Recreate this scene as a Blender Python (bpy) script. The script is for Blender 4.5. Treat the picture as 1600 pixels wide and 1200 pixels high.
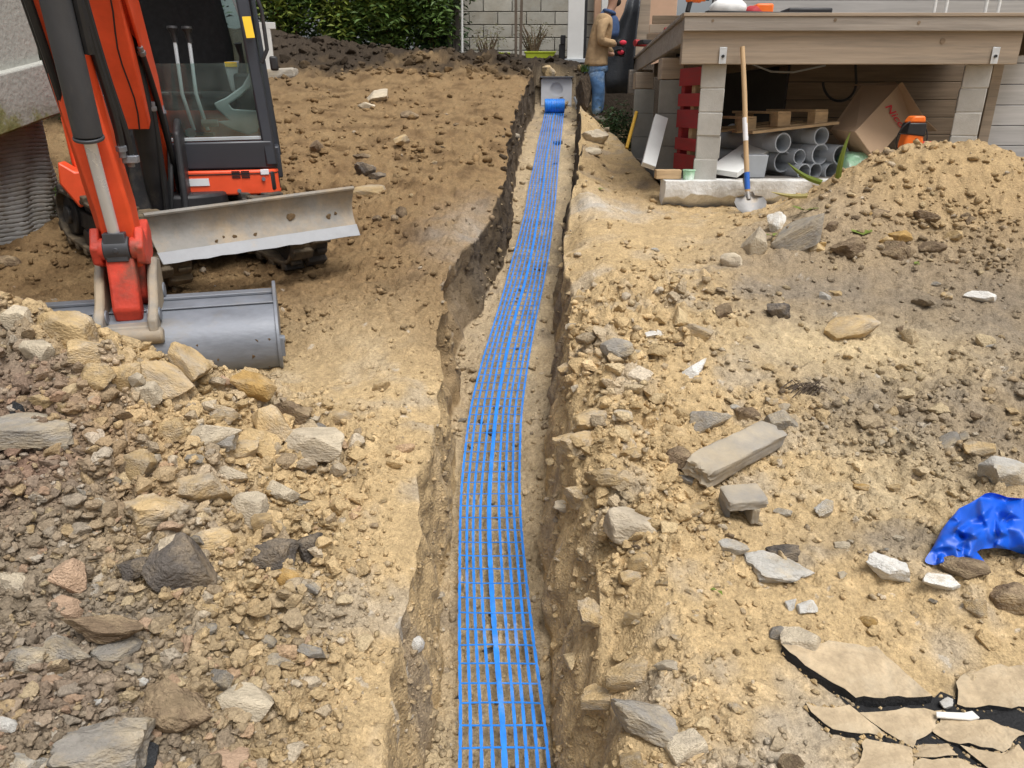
import bpy, bmesh, math, random
import numpy as np
from mathutils import Vector, Matrix, Euler

for _o in list(bpy.data.objects):
    bpy.data.objects.remove(_o)
SC = bpy.context.scene
COL = SC.collection
R = math.radians
rng = random.Random(7)

# ------------------------------------------------------------------ camera
F = 1150.0                      # focal length in photo pixels (photo 1600 x 1200)
PT = math.atan(435 / 1150.0)    # pitch below the horizon
EZ = 1.65                       # eye height
CP, SP = math.cos(PT), math.sin(PT)
cd = bpy.data.cameras.new("camera")
cam = bpy.data.objects.new("camera", cd)
COL.objects.link(cam)
cam.location = (0, 0, EZ)
cam.rotation_euler = (math.pi / 2 - PT, 0, 0)
cd.sensor_width = 36.0
cd.lens = F / 1600.0 * 36.0
cd.clip_start = 0.05
cd.clip_end = 600
SC.camera = cam

# ------------------------------------------------------------------ light: bright overcast
w = bpy.data.worlds.new("World")
SC.world = w
w.use_nodes = True
wn = w.node_tree
bgn = wn.nodes["Background"]
sky = wn.nodes.new("ShaderNodeTexSky")
sky.sky_type = 'NISHITA'
sky.sun_disc = False
SUN_EL, SUN_AZ = R(66), R(142)     # azimuth clockwise from +Y: high, behind the camera to the right
sky.sun_elevation = SUN_EL
sky.sun_rotation = SUN_AZ
sky.air_density = 1.0
sky.dust_density = 6.0
sky.ozone_density = 1.0
hs = wn.nodes.new("ShaderNodeHueSaturation")
hs.inputs["Saturation"].default_value = 0.3      # cloud deck: grey-white light
wn.links.new(sky.outputs[0], hs.inputs["Color"])
wn.links.new(hs.outputs[0], bgn.inputs["Color"])
bgn.inputs["Strength"].default_value = 0.085
sd = bpy.data.lights.new("sun", 'SUN')
sd.energy = 1.5
sd.angle = R(30)
sd.color = (1.0, 0.975, 0.94)
sun = bpy.data.objects.new("sun", sd)
COL.objects.link(sun)
_sv = Vector((math.sin(SUN_AZ) * math.cos(SUN_EL), math.cos(SUN_AZ) * math.cos(SUN_EL), math.sin(SUN_EL)))
sun.rotation_euler = (-_sv).to_track_quat('-Z', 'Y').to_euler()
SC.view_settings.view_transform = 'Standard'
SC.view_settings.look = 'None'
SC.view_settings.gamma = 1
SC.view_settings.use_curve_mapping = False
SC.view_settings.exposure = 0.68
SC.cycles.max_bounces = 6

# ------------------------------------------------------------------ helpers: rays, noise
def ray(px, py):
    a = (px - 800) / F
    b = (600 - py) / F
    return (a, CP + b * SP, -SP + b * CP)

def at(px, py, Y):
    r = ray(px, py)
    t = Y / r[1]
    return Vector((r[0] * t, Y, EZ + r[2] * t))

def pxm(Y, n, z=1.0):
    """metres spanned by n photo pixels at distance Y and height z"""
    return n * (Y * CP + (EZ - z) * SP) / F

def sstep(a, b, x):
    t = np.clip((x - a) / (b - a), 0, 1)
    return t * t * (3 - 2 * t)

def _h(ix, iy, iz, seed):
    M = np.uint32
    n = (ix.astype(np.int64) * 374761393 + iy.astype(np.int64) * 668265263 + iz.astype(np.int64) * 2147483647 * 3 + seed * 974634777) & 0xFFFFFFFF
    n = n.astype(M)
    n = (n ^ (n >> M(13))) * M(1274126177)
    n = (n ^ (n >> M(16))) * M(2246822519)
    n = n ^ (n >> M(15))
    return n

def _u(n):
    return (n & np.uint32(0xFFFFFF)).astype(np.float32) / np.float32(0xFFFFFF)

def perlin2(x, y, seed=0):
    x = np.asarray(x, np.float32); y = np.asarray(y, np.float32)
    ix = np.floor(x).astype(np.int32); iy = np.floor(y).astype(np.int32)
    fx = x - ix; fy = y - iy
    u = fx * fx * fx * (fx * (fx * 6 - 15) + 10); v = fy * fy * fy * (fy * (fy * 6 - 15) + 10)
    z = np.zeros_like(ix)
    def g(a, b):
        an = _u(_h(ix + a, iy + b, z, seed)) * np.float32(6.2831853)
        return np.cos(an) * (fx - a) + np.sin(an) * (fy - b)
    n0 = g(0, 0) * (1 - u) + g(1, 0) * u
    n1 = g(0, 1) * (1 - u) + g(1, 1) * u
    return (n0 * (1 - v) + n1 * v) * 1.4

def vnoise3(x, y, z, seed=0):
    ix = np.floor(x).astype(np.int32); iy = np.floor(y).astype(np.int32); iz = np.floor(z).astype(np.int32)
    fx = (x - ix).astype(np.float32); fy = (y - iy).astype(np.float32); fz = (z - iz).astype(np.float32)
    fx = fx * fx * (3 - 2 * fx); fy = fy * fy * (3 - 2 * fy); fz = fz * fz * (3 - 2 * fz)
    def g(a, b, c): return _u(_h(ix + a, iy + b, iz + c, seed))
    x00 = g(0, 0, 0) * (1 - fx) + g(1, 0, 0) * fx
    x10 = g(0, 1, 0) * (1 - fx) + g(1, 1, 0) * fx
    x01 = g(0, 0, 1) * (1 - fx) + g(1, 0, 1) * fx
    x11 = g(0, 1, 1) * (1 - fx) + g(1, 1, 1) * fx
    return ((x00 * (1 - fy) + x10 * fy) * (1 - fz) + (x01 * (1 - fy) + x11 * fy) * fz) * 2 - 1

def fbm2(x, y, oct=4, seed=0, gain=0.5):
    x = np.asarray(x, np.float32); y = np.asarray(y, np.float32)
    s = np.zeros_like(x); a = 1.0; t = 0
    for k in range(oct):
        s += a * perlin2(x * 2 ** k + 13.7 * k, y * 2 ** k - 7.1 * k, seed + k)
        t += a; a *= gain
    return s / t

def clods(x, y, s, seed, dens=0.6):
    """angular lumps half sunk in the ground: height (in units of s) and a random tint per lump"""
    wx = x + 0.25 * s * perlin2(x / s * 1.9, y / s * 1.9, seed + 50)
    wy = y + 0.25 * s * perlin2(x / s * 1.9 + 31, y / s * 1.9, seed + 51)
    px = wx / s; py = wy / s
    ix = np.floor(px).astype(np.int32); iy = np.floor(py).astype(np.int32)
    best = np.zeros_like(px, dtype=np.float32); tint = np.full_like(best, 0.5)
    zz = np.zeros_like(ix)
    for a in (-1, 0, 1):
        for b in (-1, 0, 1):
            cx = ix + a; cy = iy + b
            r1 = _u(_h(cx, cy, zz, seed)); r2 = _u(_h(cx, cy, zz + 1, seed)); r3 = _u(_h(cx, cy, zz + 2, seed)); r4 = _u(_h(cx, cy, zz + 3, seed))
            dx = px - (cx + 0.15 + 0.7 * r1); dy = py - (cy + 0.15 + 0.7 * r2)
            an = r4 * 6.2832
            ca = np.cos(an); sa = np.sin(an)
            ex = dx * ca + dy * sa; ey = (-dx * sa + dy * ca) * (1.1 + 0.7 * r3)
            rad = 0.22 + 0.42 * r3
            d2 = (np.abs(ex / rad) ** 2.6 + np.abs(ey / rad) ** 2.6)
            dome = np.sqrt(np.clip(1 - d2, 0, 1)) * rad
            tilt = rad * (0.55 + 0.35 * r1) + 0.55 * (ex * (r2 - 0.5) + ey * (r4 - 0.5)) * 1.6
            hgt = np.where(r4 * 0.7 + r1 * 0.3 < dens, np.minimum(dome, tilt), 0)
            m = hgt > best
            best = np.where(m, hgt, best); tint = np.where(m, r3 * 0.37 + r2 * 0.63, tint)
    return best.astype(np.float32), tint
# ------------------------------------------------------------------ terrain
SL = 0.18
_xl = np.array([[-9, -.31], [1.3, -.31], [1.9, -.31], [2.5, -.31], [3.0, -.31], [3.25, -.35], [3.57, -.37], [3.8, -.34], [4.1, -.40], [4.45, -.33], [5.3, -.18], [5.9, -.08], [6.9, -.05], [8.3, .0], [10.2, .13], [11.6, .32], [12, .34]])
_xr = np.array([[-9, .15], [1.3, .15], [1.9, .145], [2.5, .13], [3.0, .155], [3.6, .21], [4.4, .26], [5.3, .35], [5.9, .42], [6.9, .55], [8.0, .66], [9.8, .84], [11.6, .95], [12, .95]])
def xl_(y): return np.interp(y, _xl[:, 0], _xl[:, 1]) + 0.035 * perlin2(y * 2.3, y * 0 + 3.3, 5) + 0.018 * perlin2(y * 9, y * 0 + 1.3, 6)
def xr_(y): return np.interp(y, _xr[:, 0], _xr[:, 1]) + .015 + 0.022 * perlin2(y * 2.1, y * 0 + 8.3, 7) + 0.012 * perlin2(y * 8, y * 0 + 2.3, 8)
def floor_(x, y):
    return SL * np.clip(y, -1, 11.75) - 0.575 + 0.05 * sstep(2.6, 4.5, y) + 0.03 * perlin2(x * 3, y * 3, 21) + 0.014 * perlin2(x * 9, y * 9, 22)

def gauss(x, y, cx, cy, sx, sy, p=2.0):
    return np.exp(-(np.abs((x - cx) / sx) ** p) - (np.abs((y - cy) / sy) ** p))

def heapL(x, y):
    yr = np.interp(x, [-3.2, -2.3, -1.8, -1.35, -1.0], [3.05, 2.9, 2.72, 2.55, 2.55])
    am = np.interp(x, [-4.5, -3.2, -2.2, -1.75, -1.35, -0.95, -0.7], [.5, .5, .42, .37, .27, .07, .0])
    d = y - yr
    return am * np.exp(-(d / np.where(d > 0, 0.30, 0.85)) ** 2) + 0.13 * sstep(-.55, -1.15, x) * sstep(3.0, 2.2, y)

def heapR(x, y):
    sx = np.where(x < 2.85, .92, .82)
    d = y - 5.0
    sy = np.where(d > 0, 0.55, 0.62)
    r = np.abs((x - 2.85) / sx) ** 2.4 + np.abs(d / sy) ** 2.0
    h = 0.56 * np.exp(-r)
    h += 0.10 * np.exp(-((x - 1.85) / .4) ** 2 - ((y - 4.5) / .35) ** 2)
    h += 0.12 * np.exp(-((x - 3.6) / 1.2) ** 2 - ((y - 4.2) / .5) ** 2)
    return h

def rightlow(y):
    return np.interp(y, [4.3, 4.8, 5.6, 6.2, 7, 9, 10.6, 11.4, 12.3, 13], [SL * 4.3, .855, .885, .92, 1.05, 1.28, 1.41, 1.47, 2.1, 2.3])

def surf(x, y):
    """ground surface beside the trench, without the trench"""
    z = SL * np.clip(y, -1.5, 13.2)
    z = z + 0.10 * np.clip(y - 13.2, 0, 3)
    xr = np.interp(y, _xr[:, 0], _xr[:, 1])
    lo_ = np.interp(y, [5.2, 7.2], [.22, -.12])
    m = sstep(0, .5, x - xr - lo_ + 0.12 * perlin2(x * 2, y * 2, 61)) * sstep(4.3, 4.9, y)
    z = z * (1 - m) + rightlow(y) * m
    # excavated shelf round the digger, falling to the left
    z = z - 0.21 * gauss(x, y, -1.9, 5.0, 1.35, 1.15) - .05 * gauss(x, y, -1.3, 3.15, .6, .3) - 0.10 * sstep(-2.4, -3.6, x) * sstep(3.3, 4.2, y) * sstep(9, 6.5, y)
    z = z + heapL(x, y) + heapR(x, y)
    # rubble bank on the right lip of the trench
    z = z + 0.07 * np.exp(-((x - xr - .22) / .2) ** 2) * sstep(1.3, 2.0, y) * sstep(4.2, 3.4, y)
    z = z + 0.05 * np.exp(-((x - xr - .75) / .4) ** 2) * sstep(2.6, 3.0, y) * sstep(4.4, 3.8, y)
    # dark soil bank at the back
    z = z + 0.45 * gauss(x, y, -4.6, 12.6, 1.9, 1.5) + 0.16 * gauss(x, y, -1.4, 12.4, 2.0, .5)
    # hollow in front of the sill, spoil lip beside the far trench
    z = z - 0.05 * gauss(x, y, 1.6, 5.75, .8, .3)
    # low ground under the house slab and its surroundings
    u = sstep(1.25, 1.4, x) * sstep(6.0, 6.15, y) * sstep(12.5, 11.8, y)
    z = z * (1 - u) + np.minimum(z, .86) * u
    z = z - 0.05 * gauss(x, y, 1.15, 1.45, .3, .18) - .09 * gauss(x, y, 1.05, 10.4, .35, .7)
    z = z + .16 * sstep(10.8, 12.2, y) * sstep(.2, -.3, x) * (fbm2(x * 2.2, y * 2.2, 4, 39) + .25)
    z = z - 0.012 * am_(x, y)
    # medium relief
    q_ = 1 - .85 * am_(x, y)
    z = z + 0.045 * fbm2(x * 1.4, y * 1.4, 3, 31) + 0.02 * q_ * fbm2(x * 5, y * 5, 3, 35)
    return z

def am_(x, y): return np.clip(1.6 * gauss(x, y, 1.08, 1.40, .48, .20, 4.0), 0, 1)

def rubble(x, y):
    """how stony the ground is, 0..1"""
    xr = np.interp(y, _xr[:, 0], _xr[:, 1]); xl = np.interp(y, _xl[:, 0], _xl[:, 1])
    left = sstep(-.38, -.62, x) * sstep(3.45, 2.75, y + 0.5 * sstep(-1.2, -.6, x)) * 0.95
    left = np.maximum(left, 0.5 * sstep(-.32, -.5, x) * sstep(2.9, 2.3, y))
    bank = np.exp(-((x - xr - .28) / .27) ** 4) * sstep(1.6, 2.1, y) * sstep(4.3, 3.7, y) * 0.8
    mid = gauss(x, y, .8, 3.6, .45, .6) * 0.75
    hp = np.clip(heapR(x, y) * 3, 0, .38)
    r = np.maximum.reduce([left, bank, mid, hp, 0.42 * gauss(x, y, 1.9, 2.6, 1.2, .9), 0.6 * gauss(x, y, .75, 1.05, .5, .5), 0.30 * gauss(x, y, -1.5, 7.5, 3, 3.6), 0.6 * gauss(x, y, -2, 12, 4, 1.2), 0.6 * gauss(x, y, 1.0, 11.8, .9, 1.2)])
    r = r * (1 - 0.8 * gauss(x, y, 1.55, 3.3, .42, .28)) * (1 - .75 * gauss(x, y, 1.0, 4.9, .8, .5))
    return np.clip(r + 0.10 + 0.16 * perlin2(x * 1.7, y * 1.7, 71), 0.04, 1) * (1 - .8 * am_(x, y))

def full_surface(x, y):
    r = rubble(x, y)
    z = surf(x, y)
    c1, t1 = clods(x, y, .21, 101, .34)
    c2, t2 = clods(x, y, .10, 102, .5)
    z = z + (r ** 1.5) * c1 * .21 * .75 + r * c2 * .10 * 1.05
    return z, r, c1 * (r ** 1.5), t1, c2 * r, t2

def terrain():
    # rows follow the perspective of the slope
    pys = np.linspace(1560, 96, 900)
    dirs = [ray(800, p) for p in pys]
    yr = np.array([EZ * d[1] / (SL * d[1] - d[2]) for d in dirs])
    ys = np.concatenate([[-150, -60, -20, -6, -2, 0, .4, .65], yr[yr > .75], [13.6, 14.2, 15, 17, 22, 40, 90, 200]])
    NL, NW, NF, NR = 400, 26, 120, 420
    tl = np.linspace(0, 1, NL) ; tr = np.linspace(0, 1, NR)
    Y = ys[:, None]
    xl = xl_(ys)[:, None]; xr = xr_(ys)[:, None]
    span = np.clip(0.78 * np.abs(Y) * 1.0 + 0.9, 1.3, 11)
    wall_l = 0.05 + 0.02 * perlin2(ys * 1.3, ys * 0, 44)[:, None]
    wall_r = (0.05 + 0.05 * sstep(4.6, 3.6, ys) + .035 * perlin2(ys * 1.7, ys * 0 + 4.4, 48))[:, None]
    # left ground (outside in), wall, floor, wall, right ground
    A = (xl - .001) - (span + xl) * (1 - tl[None, :]) ** 1.12
    kind = []
    tw = np.linspace(0, 1, NW + 2)[None, 1:-1]
    B = xl + wall_l * tw
    fl = xl + wall_l; fr = xr - .015
    C = fl + (fr - fl) * np.linspace(0, 1, NF)[None, :]
    D = fr + wall_r * tw
    D1 = fr + wall_r
    E_ = D1 + .001 + (span - D1) * tr[None, :] ** 1.12
    farL = np.concatenate([np.full_like(Y, -200), np.full_like(Y, -70), np.full_like(Y, -25), np.full_like(Y, -14)], 1)
    farR = -farL[:, ::-1]
    X = np.concatenate([farL, A, B, C, D, E_, farR], 1).astype(np.float32)
    YY = np.repeat(Y, X.shape[1], 1).astype(np.float32)
    # jitter rows along y a little so walls do not look extruded
    Zs, r, c1, t1, c2, t2 = full_surface(X.ravel(), YY.ravel())
    sh = X.shape
    Zs, r, c1, t1, c2, t2 = [a.reshape(sh).astype(np.float32) for a in (Zs, r, c1, t1, c2, t2)]
    Fl = floor_(X, YY).astype(np.float32)
    far = sstep(12.05, 11.75, YY)            # the trench ends at the chamber
    o = 4
    iA = slice(0, o + NL); iB = slice(o + NL, o + NL + NW); iC = slice(o + NL + NW, o + NL + NW + NF)
    iD = slice(o + NL + NW + NF, o + NL + 2 * NW + NF); iE = slice(o + NL + 2 * NW + NF, sh[1])
    Z = Zs.copy()
    deep = np.ones(sh, np.float32); wallm = np.zeros(sh, np.float32)
    topL = Zs[:, iA][:, -1:]; topR = Zs[:, iE][:, :1]
    prof = (tw ** 1.0)
    def mixz(top, flo, t): return top * (1 - t) + flo * t
    Z[:, iB] = mixz(topL, Fl[:, iB], prof) * far[:, iB] + Zs[:, iB] * (1 - far[:, iB])
    Z[:, iC] = Fl[:, iC] * far[:, iC] + Zs[:, iC] * (1 - far[:, iC])
    Z[:, iD] = mixz(topR, Fl[:, iD], 1 - prof) * far[:, iD] + Zs[:, iD] * (1 - far[:, iD])
    wallm[:, iB] = far[:, iB]; wallm[:, iD] = far[:, iD]
    isfloor = np.zeros(sh, np.float32); isfloor[:, iC] = far[:, iC]
    # crumbled shoulders: the lip sinks irregularly next to the trench
    for sl_, edge, sg in ((iA, xl, -1), (iE, D1, 1)):
        d = np.abs(X[:, sl_] - edge)
        crum = np.clip(perlin2(YY[:, sl_] * 3.1, X[:, sl_] * 2, 81) * .5 + .5, 0, 1)
        Z[:, sl_] -= far[:, sl_] * np.where(sg > 0, .20, .10) * crum ** 1.5 * np.exp(-(d / (.06 + (.10 if sg > 0 else .05) * crum)) ** 2)
    Z[:, iB] -= far[:, iB] * (1 - prof) * (topL - Z[:, iA][:, -1:])
    Z[:, iD] -= far[:, iD] * prof * (topR - Z[:, iE][:, :1])
    # rough walls: push sideways
    nw = .5 * vnoise3(X * 0, YY * 3.2, Z * 4.5, 91) + .35 * vnoise3(X * 0 + 5, YY * 9, Z * 7, 92) + .22 * vnoise3(X * 0 + 5, YY * 24, Z * 20, 93) + .12 * vnoise3(X * 0 + 5, YY * 60, Z * 50, 94)
    taper = np.zeros(sh, np.float32)
    taper[:, iB] = np.sin(np.clip(prof * 1.02, 0, 1) * np.pi) ** .35
    taper[:, iD] = np.sin(np.clip(prof * 1.02, 0, 1) * np.pi) ** .35
    side = np.zeros(sh, np.float32); side[:, iB] = -1; side[:, iD] = 1
    X += side * taper * wallm * (np.where(side > 0, -.005, .015) + .085 * nw * np.where(side > 0, .75, .75))
    # the undercut hollow on the left wall
    cave = np.exp(-((YY - 3.62) / .10) ** 2 - ((Z - .42) / .11) ** 2) + .5 * np.exp(-((YY - 4.3) / .25) ** 2 - ((Z - .55) / .1) ** 2)
    X[:, iB] -= (cave * .20)[:, iB] * wallm[:, iB]
    # fine relief on everything, finer near the camera
    x, y = X.ravel(), YY.ravel()
    fine = np.zeros_like(x)
    sp = np.maximum(.0022 * np.abs(y), .003)
    tf = None
    rr = np.where(isfloor.ravel() > .5, .42, r.ravel())
    hz = []
    for s, sd_, de, am in ((.055, 103, .6, 1.15), (.028, 104, .6, 1.1), (.014, 105, .5, .85)):
        cc, tt = clods(x, y, s, sd_, de)
        fade = sstep(2.2, 4.5, s / sp)
        fine += cc * s * am * fade * np.clip(rr * 1.2 + .02, 0, 1)
        hz.append((cc * fade, tt))
    fine += .006 * fbm2(x * 22, y * 22, 2, 37)
    # torn, crumbly skin of the scraped ground
    rg_ = 1 - np.abs(fbm2(x * 8 + .7 * y, y * 6, 4, 401, .6)) * 2.2; rg2 = 1 - np.abs(fbm2(x * 19, y * 15, 3, 405, .6)) * 2.2
    mk = np.clip(sstep(3.1, 3.9, y) * (x < -.2) + .45 * sstep(.5, .9, x) * sstep(1.5, 1.9, y) * sstep(4.9, 4.4, y) + .6 * sstep(4.9, 6.5, y) * (x > .3), 0, 1)
    fine += mk * (.036 * (rg_ - .6) + .016 * (rg2 - .6) * sstep(8, 3, y)) * (isfloor.ravel() < .5)
    wm = wallm.ravel()
    Zf = Z.ravel() + fine * (1 - wm * .85)
    # ---------------- soil colour (what the soil is, plus shade painted on the far trench walls)
    def C(r_, g, b): return np.array([r_, g, b], np.float32)
    TAN, OCH, GRYB, DARK, RED, SAND, GREY = C(.50, .366, .198), C(.195, .122, .058), C(.285, .235, .175), C(.034, .026, .019), C(.215, .122, .088), C(.57, .445, .262), C(.36, .32, .262)
    n1 = fbm2(x * 1.1, y * 1.1, 4, 201); n2 = fbm2(x * 3.7, y * 3.7, 4, 205); n3 = fbm2(x * 14, y * 14, 3, 209)
    col = np.tile(TAN, (x.size, 1))
    def blend(c, m):
        m = np.clip(m, 0, 1)[:, None]
        col[:] = col * (1 - m) + c * m
    blend(GREY, .55 * sstep(.0, .35, n2))
    # ochre brown earth of the excavated slope
    blend(OCH, sstep(2.7, 3.7, y + .5 * n1 + .25 * (x + .8) * (x < -.3)) * sstep(.0, -.25, x + .1 * n2 - np.interp(y, [0, 5, 9, 12], [0, .1, .3, .6])) * (.85 + .3 * n2))
    blend(OCH * .62, .75 * sstep(.05, .4, n2 + .35 * n1) * (x < -.1) * sstep(3.2, 4.2, y))
    blend(OCH * .55, .8 * gauss(x, y, -2.3, 4.3, 1.5, 1.0) * (.7 + .5 * n2))
    # yellow crumbly patches near the bucket
    blend(SAND * .92, .65 * gauss(x, y, -.8, 3.4, .5, .6) * (.7 + .6 * n2))
    # left heap: grey and reddish earth
    lh = sstep(.12, -.25, x + .22 * n1 + .1 * n2 - np.interp(y, [1.2, 1.7, 2.3, 2.9], [-.62, -.98, -1.38, -2.0])) * sstep(3.1, 2.7, y)
    blend(GRYB * .95, .85 * lh)
    blend(RED * .85, .95 * gauss(x, y, -1.62, 2.02, .48, .26) * (.8 + .9 * n2))
    blend(RED * 1.1, .6 * gauss(x, y, -1.05, 1.38, .2, .12) * (.8 + .9 * n2))
    blend(GRYB * .8, .8 * gauss(x, y, -1.05, 1.55, .5, .30) * (.75 + .9 * n2))
    blend(GRYB * .62, .7 * gauss(x, y, -.75, 1.3, .25, .2) * (.75 + .9 * n2))
    # right side: grey brown loam over tan sand
    rg = sstep(.9, 1.35, x + .3 * n1 + .1 * n2) * sstep(1.9, 2.3, y + .2 * n2) * sstep(4.75, 4.2, y)
    blend(GRYB * .85, .92 * rg * (.85 + .6 * n2))
    blend(GRYB * .68, .85 * gauss(x, y, 2.6, 3.8, 1.1, .5) * (.8 + .6 * n2))
    blend(SAND, .95 * gauss(x, y, 1.55, 3.25, .55, .28) * (.9 + .5 * n2))
    blend(SAND * .97, .7 * gauss(x, y, 1.35, 2.25, .35, .3) * (.8 + .7 * n2))
    blend(TAN * .96, .8 * gauss(x, y, .95, 4.9, .7, .55))
    blend(GRYB * .7, .7 * gauss(x, y, 1.25, 2.0, .35, .08) * (.8 + .8 * n2))
    blend(GREY * 1.05, .7 * gauss(x, y, .75, 1.2, .3, .2) * (.8 + .8 * n2))
    blend(OCH * .8, .6 * gauss(x, y, 2.6, 2.6, .25, .5))
    # right heap
    blend(C(.40, .28, .145), np.clip(heapR(x, y) * 3.2, 0, .9) * (.85 + .3 * n2))
    blend(GRYB, .6 * gauss(x, y, 1.75, 4.6, .45, .35))
    # far bank right of the trench, dark topsoil at the back
    blend(OCH * .72, .8 * gauss(x, y, 1.0, 7.2, .45, 1.3) * (.8 + .5 * n2))
    blend(DARK, sstep(10.9, 12.2, y + .5 * n2 + .5 * n1) * sstep(-1.2, .6, x + .3 * n2 + .4))
    blend(DARK * 1.1, sstep(11.0, 12.0, y + .5 * n2 + .9 * n1 - .25 * np.clip(x + 2, -2, 1.5)) * .95)
    blend(DARK * 1.6, .9 * gauss(x, y, -4.3, 12, 1.6, 1.8))
    blend(C(.42, .39, .34), .75 * gauss(x, y, -.25, 5.0, .28, .6) * (.6 + .9 * n2))
    blend(C(.52, .50, .46), .85 * gauss(x, y, .72, 5.65, .3, .3) * (.7 + .8 * n2))
    # trench walls: ochre near, far end darkened for dark topsoil and painted-in shade
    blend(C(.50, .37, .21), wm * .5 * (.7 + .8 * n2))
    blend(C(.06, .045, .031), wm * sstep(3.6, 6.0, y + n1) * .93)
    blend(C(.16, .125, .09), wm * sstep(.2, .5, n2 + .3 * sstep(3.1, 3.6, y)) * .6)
    fm = isfloor.ravel()
    blend(C(.44, .345, .22), fm * .8)
    blend(C(.22, .175, .125), fm * .6 * sstep(.05, .5, n2 + .25 * np.sin(y * 1.3)))
    blend(SAND * .95, fm * .8 * gauss(x, y, -.27, 1.65, .12, .2))
    # tint of single lumps
    a1 = np.clip(c1.ravel() * 4, 0, 1)[:, None]; a2 = np.clip(c2.ravel() * 4, 0, 1)[:, None]
    nof = (1 - fm)[:, None]
    tn = lambda t: (.66 + .66 * t)[:, None]
    col *= 1 + (tn(t1.ravel()) - 1) * a1 * .55 * nof
    col *= 1 + (tn(t2.ravel()) - 1) * a2 * .6 * nof
    for (cc, tt), k in zip(hz, (.55, .5, .4)):
        a = np.clip(cc * 5, 0, 1)[:, None]
        col *= 1 + (tn(tt) - 1) * a * k
        g = (cc > .12) * (tt > .93) * (k < .54)
        mm = (a[:, 0] * g * .5)[:, None]
        col = col * (1 - mm) + C(.46, .43, .38) * mm
    col *= (1 + .24 * n3 + .12 * n2 + .14 * fbm2(x * 33, y * 33, 2, 213))[:, None]
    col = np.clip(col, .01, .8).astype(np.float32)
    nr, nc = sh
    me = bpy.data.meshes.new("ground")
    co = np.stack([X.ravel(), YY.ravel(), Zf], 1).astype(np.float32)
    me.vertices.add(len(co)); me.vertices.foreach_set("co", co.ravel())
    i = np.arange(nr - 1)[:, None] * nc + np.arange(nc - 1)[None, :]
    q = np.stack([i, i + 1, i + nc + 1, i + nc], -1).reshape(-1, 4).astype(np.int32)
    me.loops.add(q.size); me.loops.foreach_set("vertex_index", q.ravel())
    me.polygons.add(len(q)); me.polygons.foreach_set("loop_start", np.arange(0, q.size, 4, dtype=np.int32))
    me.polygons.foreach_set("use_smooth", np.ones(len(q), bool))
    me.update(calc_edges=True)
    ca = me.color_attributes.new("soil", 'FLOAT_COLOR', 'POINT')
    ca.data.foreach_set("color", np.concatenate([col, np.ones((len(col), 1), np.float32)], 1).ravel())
    return me

def nodes_of(m):
    m.use_nodes = True
    nt = m.node_tree
    return nt, nt.nodes["Principled BSDF"]

def soil_material():
    m = bpy.data.materials.new("soil")
    nt, b = nodes_of(m)
    b.inputs["Roughness"].default_value = .95
    b.inputs["Specular IOR Level"].default_value = .15
    a = nt.nodes.new("ShaderNodeAttribute"); a.attribute_name = "soil"
    tc = nt.nodes.new("ShaderNodeTexCoord")
    n1 = nt.nodes.new("ShaderNodeTexNoise"); n1.inputs["Scale"].default_value = 70; n1.inputs["Detail"].default_value = 8; n1.inputs["Roughness"].default_value = .7
    n2 = nt.nodes.new("ShaderNodeTexNoise"); n2.inputs["Scale"].default_value = 260; n2.inputs["Detail"].default_value = 4
    v = nt.nodes.new("ShaderNodeTexVoronoi"); v.inputs["Scale"].default_value = 120
    for n in (n1, n2, v): nt.links.new(tc.outputs["Object"], n.inputs["Vector"])
    mr = nt.nodes.new("ShaderNodeMapRange"); mr.inputs["From Min"].default_value = .3; mr.inputs["From Max"].default_value = .7
    mr.inputs["To Min"].default_value = .72; mr.inputs["To Max"].default_value = 1.28
    nt.links.new(n1.outputs["Fac"], mr.inputs["Value"])
    mr2 = nt.nodes.new("ShaderNodeMapRange"); mr2.inputs["From Min"].default_value = .25; mr2.inputs["From Max"].default_value = .75
    mr2.inputs["To Min"].default_value = .86; mr2.inputs["To Max"].default_value = 1.14
    nt.links.new(n2.outputs["Fac"], mr2.inputs["Value"])
    mu = nt.nodes.new("ShaderNodeMath"); mu.operation = 'MULTIPLY'
    nt.links.new(mr.outputs[0], mu.inputs[0]); nt.links.new(mr2.outputs[0], mu.inputs[1])
    vm = nt.nodes.new("ShaderNodeVectorMath"); vm.operation = 'SCALE'
    nt.links.new(a.outputs["Color"], vm.inputs[0]); nt.links.new(mu.outputs[0], vm.inputs["Scale"])
    nt.links.new(vm.outputs[0], b.inputs["Base Color"])
    ad = nt.nodes.new("ShaderNodeMath"); ad.operation = 'ADD'
    nt.links.new(n1.outputs["Fac"], ad.inputs[0]); nt.links.new(v.outputs["Distance"], ad.inputs[1])
    bp = nt.nodes.new("ShaderNodeBump"); bp.inputs["Strength"].default_value = .8; bp.inputs["Distance"].default_value = .0045
    nt.links.new(ad.outputs[0], bp.inputs["Height"])
    n5 = nt.nodes.new("ShaderNodeTexNoise"); n5.inputs["Scale"].default_value = 20; n5.inputs["Detail"].default_value = 7; n5.inputs["Roughness"].default_value = .68
    nt.links.new(tc.outputs["Object"], n5.inputs["Vector"])
    bp2 = nt.nodes.new("ShaderNodeBump"); bp2.inputs["Strength"].default_value = .75; bp2.inputs["Distance"].default_value = .022
    nt.links.new(n5.outputs["Fac"], bp2.inputs["Height"]); nt.links.new(bp2.outputs[0], bp.inputs["Normal"])
    nt.links.new(bp.outputs[0], b.inputs["Normal"])
    return m

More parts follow.
